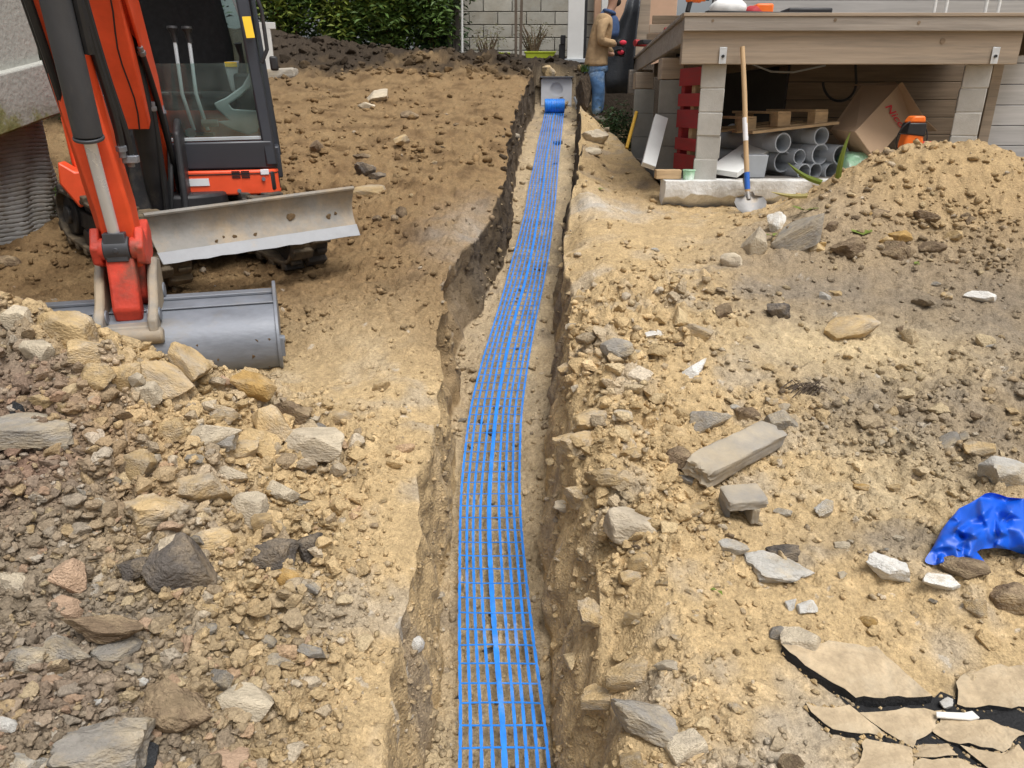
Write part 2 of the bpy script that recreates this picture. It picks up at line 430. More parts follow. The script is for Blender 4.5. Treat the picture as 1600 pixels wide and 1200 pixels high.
ground_me = terrain()
ground_me.materials.append(soil_material())
ground_o = bpy.data.objects.new("ground", ground_me)
COL.objects.link(ground_o)
ground_o["kind"] = "structure"
from mathutils.bvhtree import BVHTree
_dg = None
_n = len(ground_me.vertices)
_co = np.empty(_n * 3, np.float32); ground_me.vertices.foreach_get("co", _co); _co = _co.reshape(-1, 3)
_lp = np.empty(len(ground_me.loops), np.int32); ground_me.loops.foreach_get("vertex_index", _lp)
GB = None
def hit(px, py):
    """where the line of sight through a photo pixel meets the ground"""
    r = ray(px, py)
    ok, loc, nor, idx = ground_o.ray_cast(Vector((0, 0, EZ)), Vector(r).normalized())
    return loc.copy() if ok else None
def gz(x, y, top=6.0):
    ok, loc, nor, idx = ground_o.ray_cast(Vector((x, y, top)), Vector((0, 0, -1)))
    return loc.z if ok else 0.0
# ------------------------------------------------------------------ materials
MATS = {}
def mat(name, col, rough=.6, metal=0.0, var=.15, scale=8.0, bump=.0, bscale=60.0, spec=.4, col2=None, thr=(.45, .65), objrand=0.0, stretch=None, scratches=0.0, trans=0.0):
    if name in MATS: return MATS[name]
    m = bpy.data.materials.new(name); MATS[name] = m
    nt, b = nodes_of(m); N = nt.nodes; L = nt.links
    b.inputs["Metallic"].default_value = metal
    b.inputs["Specular IOR Level"].default_value = spec
    tc = N.new("ShaderNodeTexCoord"); src = tc.outputs["Object"]
    if stretch:
        mp = N.new("ShaderNodeMapping"); mp.inputs["Scale"].default_value = stretch
        L.new(src, mp.inputs[0]); src = mp.outputs[0]
    if objrand:
        oi = N.new("ShaderNodeObjectInfo")
        va = N.new("ShaderNodeVectorMath"); va.operation = 'ADD'
        sc_ = N.new("ShaderNodeVectorMath"); sc_.operation = 'SCALE'; sc_.inputs[0].default_value = (17, 31, 23)
        L.new(oi.outputs["Random"], sc_.inputs["Scale"]); L.new(src, va.inputs[0]); L.new(sc_.outputs[0], va.inputs[1]); src = va.outputs[0]
    n = N.new("ShaderNodeTexNoise"); n.inputs["Scale"].default_value = scale; n.inputs["Detail"].default_value = 7; n.inputs["Roughness"].default_value = .65
    L.new(src, n.inputs["Vector"])
    mr = N.new("ShaderNodeMapRange"); mr.inputs["From Min"].default_value = .3; mr.inputs["From Max"].default_value = .7
    mr.inputs["To Min"].default_value = 1 - var; mr.inputs["To Max"].default_value = 1 + var
    L.new(n.outputs["Fac"], mr.inputs["Value"])
    base = N.new("ShaderNodeRGB"); base.outputs[0].default_value = (*col, 1); cs = base.outputs[0]
    if col2:
        n2 = N.new("ShaderNodeTexNoise"); n2.inputs["Scale"].default_value = scale * .45; n2.inputs["Detail"].default_value = 9; n2.inputs["Roughness"].default_value = .7
        L.new(src, n2.inputs["Vector"])
        r2 = N.new("ShaderNodeMapRange"); r2.inputs["From Min"].default_value = thr[0]; r2.inputs["From Max"].default_value = thr[1]
        L.new(n2.outputs["Fac"], r2.inputs["Value"])
        mx = N.new("ShaderNodeMix"); mx.data_type = 'RGBA'
        L.new(r2.outputs[0], mx.inputs[0]); L.new(cs, mx.inputs[6]); mx.inputs[7].default_value = (*col2, 1); cs = mx.outputs[2]
    sc2 = N.new("ShaderNodeVectorMath"); sc2.operation = 'SCALE'
    L.new(cs, sc2.inputs[0]); L.new(mr.outputs[0], sc2.inputs["Scale"]); cs = sc2.outputs[0]
    if objrand:
        r3 = N.new("ShaderNodeMapRange"); r3.inputs["To Min"].default_value = 1 - objrand; r3.inputs["To Max"].default_value = 1 + objrand
        L.new(oi.outputs["Random"], r3.inputs["Value"])
        sc3 = N.new("ShaderNodeVectorMath"); sc3.operation = 'SCALE'
        L.new(cs, sc3.inputs[0]); L.new(r3.outputs[0], sc3.inputs["Scale"]); cs = sc3.outputs[0]
    L.new(cs, b.inputs["Base Color"])
    rr = N.new("ShaderNodeMapRange"); rr.inputs["From Min"].default_value = .3; rr.inputs["From Max"].default_value = .7
    rr.inputs["To Min"].default_value = max(.05, rough - .1); rr.inputs["To Max"].default_value = min(1, rough + .1)
    L.new(n.outputs["Fac"], rr.inputs["Value"]); L.new(rr.outputs[0], b.inputs["Roughness"])
    if bump:
        nb = N.new("ShaderNodeTexNoise"); nb.inputs["Scale"].default_value = bscale; nb.inputs["Detail"].default_value = 6
        L.new(src, nb.inputs["Vector"])
        bp = N.new("ShaderNodeBump"); bp.inputs["Strength"].default_value = .8; bp.inputs["Distance"].default_value = bump
        L.new(nb.outputs["Fac"], bp.inputs["Height"]); L.new(bp.outputs[0], b.inputs["Normal"])
    if trans:
        b.inputs["Transmission Weight"].default_value = trans
    return m

def glass_mat(name, tint=(.75, .85, .82), alpha=.22):
    m = bpy.data.materials.new(name); nt, b = nodes_of(m); N = nt.nodes; L = nt.links
    N.remove(b)
    tr = N.new("ShaderNodeBsdfTransparent"); tr.inputs[0].default_value = (*tint, 1)
    gl = N.new("ShaderNodeBsdfGlossy"); gl.inputs["Roughness"].default_value = .04
    fr = N.new("ShaderNodeFresnel"); fr.inputs[0].default_value = 1.5
    df = N.new("ShaderNodeBsdfDiffuse"); df.inputs[0].default_value = (.30, .36, .34, 1)
    nz = N.new("ShaderNodeTexNoise"); nz.inputs["Scale"].default_value = 6; nz.inputs["Detail"].default_value = 8
    tc = N.new("ShaderNodeTexCoord"); L.new(tc.outputs["Object"], nz.inputs[0])
    mr = N.new("ShaderNodeMapRange"); mr.inputs["From Min"].default_value = .4; mr.inputs["From Max"].default_value = .75; mr.inputs["To Min"].default_value = alpha * .3; mr.inputs["To Max"].default_value = alpha
    L.new(nz.outputs["Fac"], mr.inputs["Value"])
    m1 = N.new("ShaderNodeMixShader"); L.new(mr.outputs[0], m1.inputs[0]); L.new(tr.outputs[0], m1.inputs[1]); L.new(df.outputs[0], m1.inputs[2])
    m2 = N.new("ShaderNodeMixShader"); L.new(fr.outputs[0], m2.inputs[0]); L.new(m1.outputs[0], m2.inputs[1]); L.new(gl.outputs[0], m2.inputs[2])
    L.new(m2.outputs[0], N["Material Output"].inputs[0])
    return m

# ------------------------------------------------------------------ object helpers
ORG = {}
def tag(o, label, cat, group=None, kind=None):
    o["label"] = label; o["category"] = cat
    if group: o["group"] = group
    if kind: o["kind"] = kind
    return o

def thing(name, loc, label, cat, group=None):
    o = bpy.data.objects.new(name, None); COL.objects.link(o)
    o.location = loc; o.empty_display_size = .1
    ORG[o.name] = Vector(loc)
    return tag(o, label, cat, group)

class MB:
    """collects shapes given in world space (through an optional frame) and links them as ONE mesh object"""
    def __init__(s, frame=None):
        s.v = []; s.f = []; s.M = frame
    def add(s, vs, fs):
        n = len(s.v)
        for p in vs:
            p = Vector(p)
            s.v.append(s.M @ p if s.M else p)
        s.f += [[i + n for i in f] for f in fs]
        return s
    def box(s, c, d, rot=None):
        x, y, z = d[0] / 2, d[1] / 2, d[2] / 2
        vs = [Vector(p) for p in ((-x, -y, -z), (x, -y, -z), (x, y, -z), (-x, y, -z), (-x, -y, z), (x, -y, z), (x, y, z), (-x, y, z))]
        if rot is not None: vs = [rot @ p for p in vs]
        c = Vector(c)
        return s.add([p + c for p in vs], [(0, 3, 2, 1), (4, 5, 6, 7), (0, 1, 5, 4), (1, 2, 6, 5), (2, 3, 7, 6), (3, 0, 4, 7)])
    def bar(s, p0, p1, wd, th, up=(0, 0, 1)):
        """box from p0 to p1, wd across, th along up"""
        p0 = Vector(p0); p1 = Vector(p1); d = (p1 - p0); u = Vector(up)
        x = d.normalized().cross(u).normalized(); u = x.cross(d.normalized()).normalized()
        a = x * wd / 2; b = u * th / 2
        vs = [p0 - a - b, p0 + a - b, p0 + a + b, p0 - a + b, p1 - a - b, p1 + a - b, p1 + a + b, p1 - a + b]
        return s.add(vs, [(0, 1, 2, 3), (7, 6, 5, 4), (0, 4, 5, 1), (1, 5, 6, 2), (2, 6, 7, 3), (3, 7, 4, 0)])
    def cyl(s, p0, p1, r0, r1=None, n=16, caps=True):
        p0 = Vector(p0); p1 = Vector(p1); r1 = r0 if r1 is None else r1
        d = (p1 - p0).normalized(); x = d.orthogonal().normalized(); y = d.cross(x)
        vs = []
        for p, r in ((p0, r0), (p1, r1)):
            for k in range(n):
                a = 2 * math.pi * k / n
                vs.append(p + x * (r * math.cos(a)) + y * (r * math.sin(a)))
        fs = [(k, (k + 1) % n, n + (k + 1) % n, n + k) for k in range(n)]
        if caps: fs += [tuple(range(n - 1, -1, -1)), tuple(range(n, 2 * n))]
        return s.add(vs, fs)
    def pipe(s, p0, p1, ro, ri, n=24):
        p0 = Vector(p0); p1 = Vector(p1)
        d = (p1 - p0).normalized(); x = d.orthogonal().normalized(); y = d.cross(x)
        vs = []
        for p, r in ((p0, ro), (p1, ro), (p1, ri), (p0, ri)):
            for k in range(n):
                a = 2 * math.pi * k / n; vs.append(p + x * (r * math.cos(a)) + y * (r * math.sin(a)))
        fs = []
        for q in range(4):
            for k in range(n):
                k2 = (k + 1) % n; q2 = (q + 1) % 4
                fs.append((q * n + k, q * n + k2, q2 * n + k2, q2 * n + k))
        return s.add(vs, fs)
    def tube(s, pts, r, n=8):
        pts = [Vector(p) for p in pts]
        rs = r if isinstance(r, (list, tuple)) else [r] * len(pts)
        vs = []; x = None
        for i, p in enumerate(pts):
            d = (pts[min(i + 1, len(pts) - 1)] - pts[max(i - 1, 0)]).normalized()
            x = d.orthogonal().normalized() if x is None else (x - d * x.dot(d)).normalized()
            y = d.cross(x)
            for k in range(n):
                a = 2 * math.pi * k / n; vs.append(p + x * (rs[i] * math.cos(a)) + y * (rs[i] * math.sin(a)))
        fs = []
        for i in range(len(pts) - 1):
            for k in range(n):
                k2 = (k + 1) % n; fs.append((i * n + k, i * n + k2, (i + 1) * n + k2, (i + 1) * n + k))
        fs += [tuple(range(n - 1, -1, -1)), tuple(range((len(pts) - 1) * n, len(pts) * n))]
        return s.add(vs, fs)
    def prism(s, poly, o, ax, ay, depth):
        """polygon (2-D) in the plane o + a*ax + b*ay, extruded by the vector depth (centred)"""
        o = Vector(o); ax = Vector(ax); ay = Vector(ay); dp = Vector(depth)
        n = len(poly)
        vs = [o + ax * a + ay * b - dp / 2 for a, b in poly] + [o + ax * a + ay * b + dp / 2 for a, b in poly]
        fs = [tuple(range(n)), tuple(range(2 * n - 1, n - 1, -1))] + [(k, n + k, n + (k + 1) % n, (k + 1) % n) for k in range(n)]
        return s.add(vs, fs)
    def build(s, name, m, parent=None, bevel=0, smooth=35, seg=2, subs=0, origin=None):
        me = bpy.data.meshes.new(name)
        off = Vector((0, 0, 0))
        if parent is not None: off = ORG[parent.name]
        elif origin is not None: off = Vector(origin)
        me.from_pydata([tuple(p - off) for p in s.v], [], s.f)
        bm = bmesh.new(); bm.from_mesh(me); bmesh.ops.recalc_face_normals(bm, faces=bm.faces); bm.to_mesh(me); bm.free()
        if smooth:
            me.polygons.foreach_set("use_smooth", [True] * len(me.polygons))
            me.set_sharp_from_angle(angle=R(smooth))
        me.materials.append(m)
        o = bpy.data.objects.new(name, me); COL.objects.link(o)
        if parent is not None: o.parent = parent; ORG[o.name] = off
        else:
            o.location = off; ORG[o.name] = off
        if bevel:
            b = o.modifiers.new("bevel", 'BEVEL'); b.width = bevel; b.segments = seg; b.limit_method = 'ANGLE'; b.angle_limit = R(35); b.harden_normals = False
        if subs:
            sb = o.modifiers.new("sub", 'SUBSURF'); sb.levels = subs; sb.render_levels = subs
        return o

def frame(o, x, y, z):
    m = Matrix.Identity(4)
    for i, v in enumerate((x, y, z, o)):
        v = Vector(v)
        for k in range(3): m[k][i] = v[k]
    return m

def clone(o, name=None):
    """a copy of a thing with copies of its parts and sub-parts"""
    c = o.copy(); COL.objects.link(c)
    for ch in o.children:
        d = ch.copy(); COL.objects.link(d); d.parent = c
        for g in ch.children:
            e = g.copy(); COL.objects.link(e); e.parent = d
    return c

# ------------------------------------------------------------------ stones
def ico_np(sub):
    bm = bmesh.new(); bmesh.ops.create_icosphere(bm, subdivisions=sub, radius=1)
    v = np.array([p.co[:] for p in bm.verts]); f = [[q.index for q in x.verts] for x in bm.faces]
    bm.free(); return v, f
ICO4 = ico_np(4)

def stone_mesh(name, seed, kind):
    r = np.random.RandomState(seed)
    v = ICO4[0].copy()
    K = {'block': 7, 'slab': 6, 'round': 22, 'clod': 12, 'angular': 11}[kind]
    # radial polyhedron: jittered even directions, random face distances
    i = np.arange(K) + .5; ph = np.arccos(1 - 2 * i / K); th = np.pi * (1 + 5 ** .5) * i
    N_ = np.stack([np.cos(th) * np.sin(ph), np.sin(th) * np.sin(ph), np.cos(ph)], 1)
    if kind in ('block', 'slab'):
        N_ = np.array([[1, 0, 0], [-1, 0, 0], [0, 1, 0], [0, -1, 0], [0, 0, 1], [0, 0, -1], [.7, .3, .65], [-.5, -.6, .6], [.4, -.75, .5], [-.7, .5, .5]], float)
        N_ += r.normal(size=N_.shape) * (.16 if kind == 'block' else .10)
    else:
        N_ += r.normal(size=N_.shape) * .30
        N_ = N_ @ np.linalg.qr(r.normal(size=(3, 3)))[0]
    N_ /= np.linalg.norm(N_, axis=1, keepdims=True)
    D_ = r.uniform(*{'block': (.62, .74), 'slab': (.62, .72), 'round': (.80, .92), 'clod': (.60, .92), 'angular': (.52, .85)}[kind], len(N_))
    if kind in ('block', 'slab'): D_[6:] *= r.uniform(1.05, 1.45, len(N_) - 6)
    dd = v @ N_.T
    v = v * np.where(dd > .05, D_[None, :] / np.maximum(dd, .05), 9).min(1, keepdims=True)
    am = {'block': .022, 'slab': .018, 'round': .03, 'clod': .10, 'angular': .022}[kind]
    o = r.uniform(0, 50)
    rm = np.linalg.qr(r.normal(size=(3, 3)))[0]
    q = (v * 1.6) @ rm + o
    dn = am * vnoise3(q[:, 0], q[:, 1], q[:, 2], 5) + am * .7 * vnoise3(q[:, 0] * 2.7, q[:, 1] * 2.7, q[:, 2] * 2.7, 6) + am * .5 * vnoise3(q[:, 0] * 6, q[:, 1] * 6, q[:, 2] * 6, 7) + am * .4 * vnoise3(q[:, 0] * 13, q[:, 1] * 13, q[:, 2] * 13, 8)
    v = v * (1 + dn[:, None])
    mn, mx = v.min(0), v.max(0); v = (v - (mn + mx) / 2) / (mx - mn)
    me = bpy.data.meshes.new(name)
    me.from_pydata(v.tolist(), [], ICO4[1])
    me.polygons.foreach_set("use_smooth", [True] * len(me.polygons))
    me.set_sharp_from_angle(angle=R(38))
    me.materials.append(None)
    return me

STN = {k: [stone_mesh(k + "_stone", 100 * i + j, k) for j in range(n)] for i, (k, n) in enumerate((('block', 5), ('slab', 3), ('round', 4), ('clod', 5), ('angular', 9)))}
SM = {
    'tan': mat("tan_stone", (.48, .35, .185), .92, var=.28, scale=2.2, bump=.012, bscale=16, spec=.15, col2=(.40, .34, .26), objrand=.16),
    'pale': mat("pale_stone", (.56, .48, .355), .92, var=.2, scale=2.2, bump=.012, bscale=16, spec=.15, col2=(.40, .34, .26), objrand=.12),
    'grey': mat("grey_stone", (.265, .245, .215), .9, var=.25, scale=2.5, bump=.012, bscale=16, spec=.2, col2=(.42, .345, .235), objrand=.15),
    'conc': mat("concrete_stone", (.44, .42, .38), .9, var=.2, scale=2.5, bump=.012, bscale=16, spec=.2, col2=(.46, .38, .26), objrand=.08),
    'dark': mat("dark_stone", (.12, .105, .092), .9, var=.3, scale=3, bump=.02, bscale=14, spec=.2, col2=(.28, .225, .16), objrand=.15),
    'brown': mat("brown_clod", (.20, .145, .095), .95, var=.3, scale=3, bump=.025, bscale=14, spec=.1, col2=(.38, .29, .18), objrand=.15),
    'ochre': mat("ochre_stone", (.45, .29, .11), .9, var=.25, scale=2.5, bump=.012, bscale=16, spec=.15, col2=(.49, .37, .22), objrand=.1),
    'pink': mat("pinkish_stone", (.50, .35, .24), .85, var=.2, scale=2.5, bump=.012, bscale=16, spec=.2, objrand=.12),
    'white': mat("white_plaster", (.70, .68, .63), .85, var=.12, scale=2.5, bump=.012, bscale=16, spec=.2, col2=(.45, .37, .26), thr=(.52, .68), objrand=.05),
    'black': mat("black_shard", (.03, .032, .035), .5, var=.3, scale=3, bump=.012, bscale=16, spec=.4),
}
def rough_box(c, x, y, z, d, name, m_, parent=None, seed=0, p=14.0, am=.03):
    v = ICO4[0].copy(); v = v / (np.abs(v) ** p).sum(1, keepdims=True) ** (1 / p)
    rr_ = np.random.RandomState(seed); rm = np.linalg.qr(rr_.normal(size=(3, 3)))[0]; q = v @ rm * 2 + seed
    n_ = am * vnoise3(q[:, 0], q[:, 1], q[:, 2], 5) + am * .7 * vnoise3(q[:, 0] * 3, q[:, 1] * 3, q[:, 2] * 3, 6) + am * .5 * vnoise3(q[:, 0] * 8, q[:, 1] * 8, q[:, 2] * 8, 7)
    v = v * (1 + n_[:, None]) * .5 * np.array(d)
    m = MB(frame(c, x, y, z)); m.add(v.tolist(), ICO4[1])
    return m.build(name, m_, parent, smooth=45, origin=c)
_sc = {}
def stone_at(px, py, wpx, hpx, kind, shape, rot, label, cat='rock', group=None, name='rock', lift=.22):
    p = hit(px, py + .28 * hpx)
    d = p.y * CP + (EZ - p.z) * SP
    sx = wpx * d / F; sz = hpx * d / F * .92
    sy = max(.6 * sx, min(sx, sz) * .9, .5 * (sx + sz) * .8)
    if shape == 'slab': sy = sx * .6
    k = _sc.get(shape, rng.randrange(9)); _sc[shape] = k + 1
    o = bpy.data.objects.new(name, STN[shape][k % len(STN[shape])]); COL.objects.link(o)
    o.location = p + Vector((0, .1 * sy, (lift - .06) * sz))
    o.scale = (sx * 1.06, sy, sz)
    o.rotation_euler = (R(rng.uniform(-14, 14)), R(rot), R(rng.uniform(-30, 30)))
    o.material_slots[0].link = 'OBJECT'; o.material_slots[0].material = SM[kind]
    tag(o, label, cat, group)
    return o
# ------------------------------------------------------------------ named stones, as they lie in the photograph
ROCKS = [
 # left heap
 (100,512,88,66,'tan','block',12,"big tan block on the crest of the left heap in front of the bucket"),
 (22,492,50,44,'pale','angular',-10,"pale rock on the heap crest at the left picture edge"),
 (197,587,42,62,'tan','block',6,"upright tan block standing below the bucket hitch"),
 (150,582,62,48,'tan','angular',-8,"tan rock left of the upright tan block"),
 (252,588,95,44,'tan','block',28,"long tan stone slanting down to the right under the bucket"),
 (398,600,68,38,'ochre','angular',12,"ochre rock lying just in front of the bucket's right end"),
 (335,680,76,60,'pale','angular',0,"pale five-sided rock in the cluster below the bucket"),
 (403,687,62,56,'tan','angular',20,"tan wedge rock left of the ochre-spotted boulder"),
 (425,655,42,74,'tan','block',-28,"tan slab leaning across the cluster of rocks"),
 (491,690,92,56,'pale','block',0,"large pale boulder at the right end of the rock cluster"),
 (452,640,62,44,'brown','angular',18,"brown lump behind the large pale boulder"),
 (375,700,60,40,'tan','angular',-15,"tan rock wedged between the pale five-sided rock and the wedge"),
 (245,798,96,66,'tan','clod',0,"wide tan lump left of the dark leaning boulder"),
 (312,765,78,62,'tan','angular',-6,"tan rock sunk in the sand above the wide tan lump"),
 (388,790,56,56,'pale','block',4,"squarish pale block in the left rubble"),
 (437,765,60,38,'pale','angular',8,"pale rock right of the squarish pale block"),
 (469,781,40,26,'grey','round',0,"grey cobble at the foot of the left rubble"),
 (330,842,72,50,'tan','round',0,"rounded tan stone behind the dark leaning boulder"),
 (281,880,78,112,'dark','block',-24,"dark grey boulder leaning to the left, the largest dark one"),
 (420,865,84,58,'dark','clod',-12,"dark lumpy clinker with a knob on its right end"),
 (480,850,44,54,'dark','clod',10,"dark knob of clinker beside the lumpy one"),
 (453,900,44,44,'ochre','round',0,"round ochre stone under the dark clinker"),
 (45,672,116,48,'grey','slab',6,"flat grey-brown stone at the left edge"),
 (68,690,32,30,'conc','angular',0,"small light grey stone on the flat grey-brown stone"),
 (27,637,24,36,'black','angular',18,"black shard standing in the left heap"),
 (103,945,52,42,'pink','round',25,"pinkish cobble on the left slope"),
 (110,895,44,60,'pink','angular',-18,"pinkish stone standing above the pinkish cobble"),
 (18,905,60,48,'pale','clod',0,"pale lump at the left edge above the dark hollow"),
 (165,975,118,44,'brown','clod',6,"dark brown flat clod under the pinkish cobble"),
 (38,1028,62,50,'grey','round',0,"grey-green boulder at the left edge"),
 (98,1020,84,56,'grey','angular',8,"grey-brown boulder right of the grey-green one"),
 (180,1012,72,32,'grey','round',0,"flattened grey cobble right of the grey-brown boulder"),
 (82,1063,32,26,'pink','round',0,"pale orange pebble low on the left"),
 (222,1062,19,17,'white','round',0,"small white pebble on grey earth"),
 (151,1095,17,14,'white','round',0,"tiny white pebble above the big grey rock"),
 (110,1090,26,21,'pink','round',0,"peach pebble left of the tiny white pebble"),
 (275,1108,118,88,'brown','clod',0,"large dark brown clod with an orange speck at the bottom left"),
 (152,1165,140,88,'grey','clod',6,"biggest grey rock at the bottom left"),
 (222,1180,46,58,'black','angular',-10,"charred black lump on the right of the biggest grey rock"),
 (10,1130,32,28,'white','round',0,"white pebble at the lower left picture edge"),
 (378,1098,92,46,'pale','block',10,"pale crusty rock overhanging a dark hollow"),
 (345,1188,84,34,'pink','angular',0,"pinkish rock at the bottom edge"),
 (435,1030,36,30,'grey','angular',0,"grey wedge on the tan lip of the trench"),
 (486,1020,42,24,'grey','angular',14,"small grey slab near the trench lip"),
 (30,1190,64,36,'conc','angular',0,"light grey rock in the bottom left corner"),
 (417,1000,30,24,'grey','round',0,"dark grey pebble left of the grey wedge"),
 (310,985,54,24,'grey','round',0,"flat grey pebble in the middle of the left slope"),
 (205,885,44,46,'dark','clod',0,"dark earthy clod left of the dark leaning boulder"),
 (345,1055,34,52,'grey','angular',22,"grey-brown finger of rock above the crusty rock"),
 (650,1003,26,30,'white','round',0,"pale pebble on the trench floor against the left wall"),
 (140,546,62,40,'tan','block',15,"tan block right under the big crest block"),
 (292,562,72,34,'tan','block',30,"tan stone at the heap edge directly under the bucket's middle"),
 (228,612,44,36,'pale','block',-12,"small pale block between the upright block and the long slanting stone"),
 (58,546,50,36,'pale','block',8,"pale block below the crest near the left edge"),
 (345,640,54,30,'tan','angular',10,"tan flake above the pale five-sided rock"),
 (215,722,60,42,'tan','block',0,"tan lump left of the rock cluster, lower down"),
 (265,668,46,42,'tan','block',-20,"tan block left of the pale five-sided rock"),
 (530,650,40,30,'tan','angular',0,"tan stone right of the large pale boulder"),
 (365,742,52,34,'pale','angular',12,"pale chip below the rock cluster"),
 # work area by the digger
 (588,150,40,24,'pale','angular',-25,"pale angular stone high on the brown slope"),
 (572,165,26,14,'pale','angular',10,"pale chip below the pale angular stone"),
 (640,180,28,20,'brown','angular',0,"brown stone on the slope behind the blade"),
 (629,220,24,22,'tan','angular',-20,"tan pebble in the middle of the brown slope"),
 (495,228,22,26,'brown','angular',0,"brown stone right of the cab"),
 (565,243,26,12,'brown','angular',6,"flat reddish-brown stone above the dark clay lump"),
 (572,262,30,34,'dark','clod',-18,"dark clay lump right of the blade"),
 (590,275,32,18,'dark','clod',0,"smaller dark clay lump at the foot of the other"),
 (577,297,52,14,'tan','slab',0,"flat tan slab in front of the dark clay lump"),
 (627,330,18,22,'brown','angular',0,"small brown stone right of the blade"),
 (10,408,38,26,'brown','round',0,"brown boulder at the left edge under the old wall"),
 # right side
 (988,822,98,60,'pale','block',22,"big pale block lying at the right of the trench"),
 (1000,878,38,32,'tan','block',-28,"tan chunk below the big pale block"),
 (985,902,36,28,'tan','angular',6,"tan chunk left of the scraped flat"),
 (1112,655,66,50,'grey','angular',0,"grey rock with a flat top in the right rubble"),
 (1222,655,52,46,'grey','angular',10,"grey jagged rock under the root tangle"),
 (1060,712,46,44,'brown','round',0,"dark brown ball of earth left of the broken kerb stone"),
 (1070,748,36,18,'conc','angular',0,"light grey chip under the ball of earth"),
 (1146,852,46,24,'conc','angular',8,"grey chip below the hollow block"),
 (1216,890,104,36,'conc','clod',0,"flat lump of grey cement left of the white plaster"),
 (1222,862,52,28,'dark','clod',0,"dark clod behind the flat cement lump"),
 (1388,890,66,48,'white','angular',10,"white plaster lump left of the blue sheet"),
 (1470,906,78,32,'white','angular',14,"brown-smeared white plaster piece below the blue sheet"),
 (1508,886,68,26,'brown','round',0,"brown stone under the hem of the blue sheet"),
 (1575,928,72,62,'brown','angular',0,"brown boulder at the right edge below the blue sheet"),
 (1525,945,34,34,'tan','angular',0,"tan stone left of the brown boulder"),
 (1567,735,78,48,'conc','block',14,"light grey block at the right edge above the blue sheet"),
 (1532,700,46,22,'tan','angular',-8,"tan stone above the light grey block"),
 (1090,575,48,30,'white','angular',-28,"white plaster chip in the upper right rubble"),
 (1022,521,32,17,'white','angular',0,"small white chip left of the white plaster chip"),
 (1085,517,54,30,'tan','angular',10,"tan stone between the two white chips"),
 (965,540,52,36,'grey','round',0,"grey-tan cobble at the right lip of the trench"),
 (1330,508,82,44,'tan','angular',-14,"tan wedge with a dark underside in the grey loam"),
 (1217,487,38,38,'dark','angular',0,"dark grey shard pointing up in the loam"),
 (1535,462,50,24,'white','angular',0,"white plaster flake far right in the loam"),
 (1178,375,30,64,'pale','angular',4,"upright pale stone at the left foot of the right heap"),
 (1248,366,98,42,'grey','block',-38,"grey-brown slab sticking out of the right heap"),
 (1213,345,30,42,'white','angular',14,"whitish stone behind the slanting slab"),
 (1143,405,32,30,'pale','round',0,"round pale stone below the upright pale stone"),
 (1325,385,56,40,'brown','clod',0,"brown lump under the slanting slab"),
 (1250,1000,58,48,'pale','angular',0,"pale rock behind the largest piece of broken asphalt"),
 (1218,987,32,26,'grey','round',0,"grey cobble left of the pale rock"),
 (1357,970,26,22,'ochre','round',0,"orange-brown pebble right of the pale rock"),
 (1238,942,24,22,'white','angular',0,"white chip above the pale rock"),
 (1262,948,34,24,'white','angular',0,"larger white chip beside the white chip"),
 (985,1052,70,34,'tan','slab',-22,"tan flake standing above the grey clod"),
 (945,1088,72,28,'tan','slab',-16,"tan flake at the lip of the trench"),
 (1012,1120,116,76,'grey','clod',6,"big grey-brown clod at the lip of the trench, bottom right"),
 (1072,1165,58,44,'pale','block',-10,"pale squarish stone at the bottom edge"),
 (1040,1040,34,26,'pale','angular',0,"pale stone right of the tan flake"),
 (1235,1190,40,36,'brown','angular',0,"brown stone at the bottom edge left of the asphalt"),
 (1480,1100,28,20,'white','angular',0,"crumbly white piece on the asphalt"),
 (930,212,42,30,'pale','clod',0,"pale boulder at the worker's feet"),
 (925,235,30,16,'pale','round',0,"flat pale stone below the boulder at the worker's feet"),
 (858,112,22,30,'tan','clod',0,"tan lump of earth above the concrete chamber"),
 (920,655,56,44,'tan','clod',0,"tan clod bulging over the right lip of the trench"),
 (895,690,64,54,'tan','clod',10,"largest tan clod on the right lip of the trench"),
 (948,742,66,46,'tan','clod',-8,"tan clod left of the broken kerb stone"),
 (905,770,50,44,'tan','clod',0,"tan clod low on the right lip of the trench"),
 (928,960,56,56,'tan','clod',0,"tan clod breaking off the right lip near the camera"),
 (1095,790,40,22,'tan','angular',0,"tan stone below the broken kerb stone"),
 (1345,760,24,12,'ochre','clod',0,"ochre lump in the small pit"),
]
for (px, py, a, b, k, s, r_, lb) in ROCKS:
    stone_at(px, py, a, b, k, s, r_, lb)

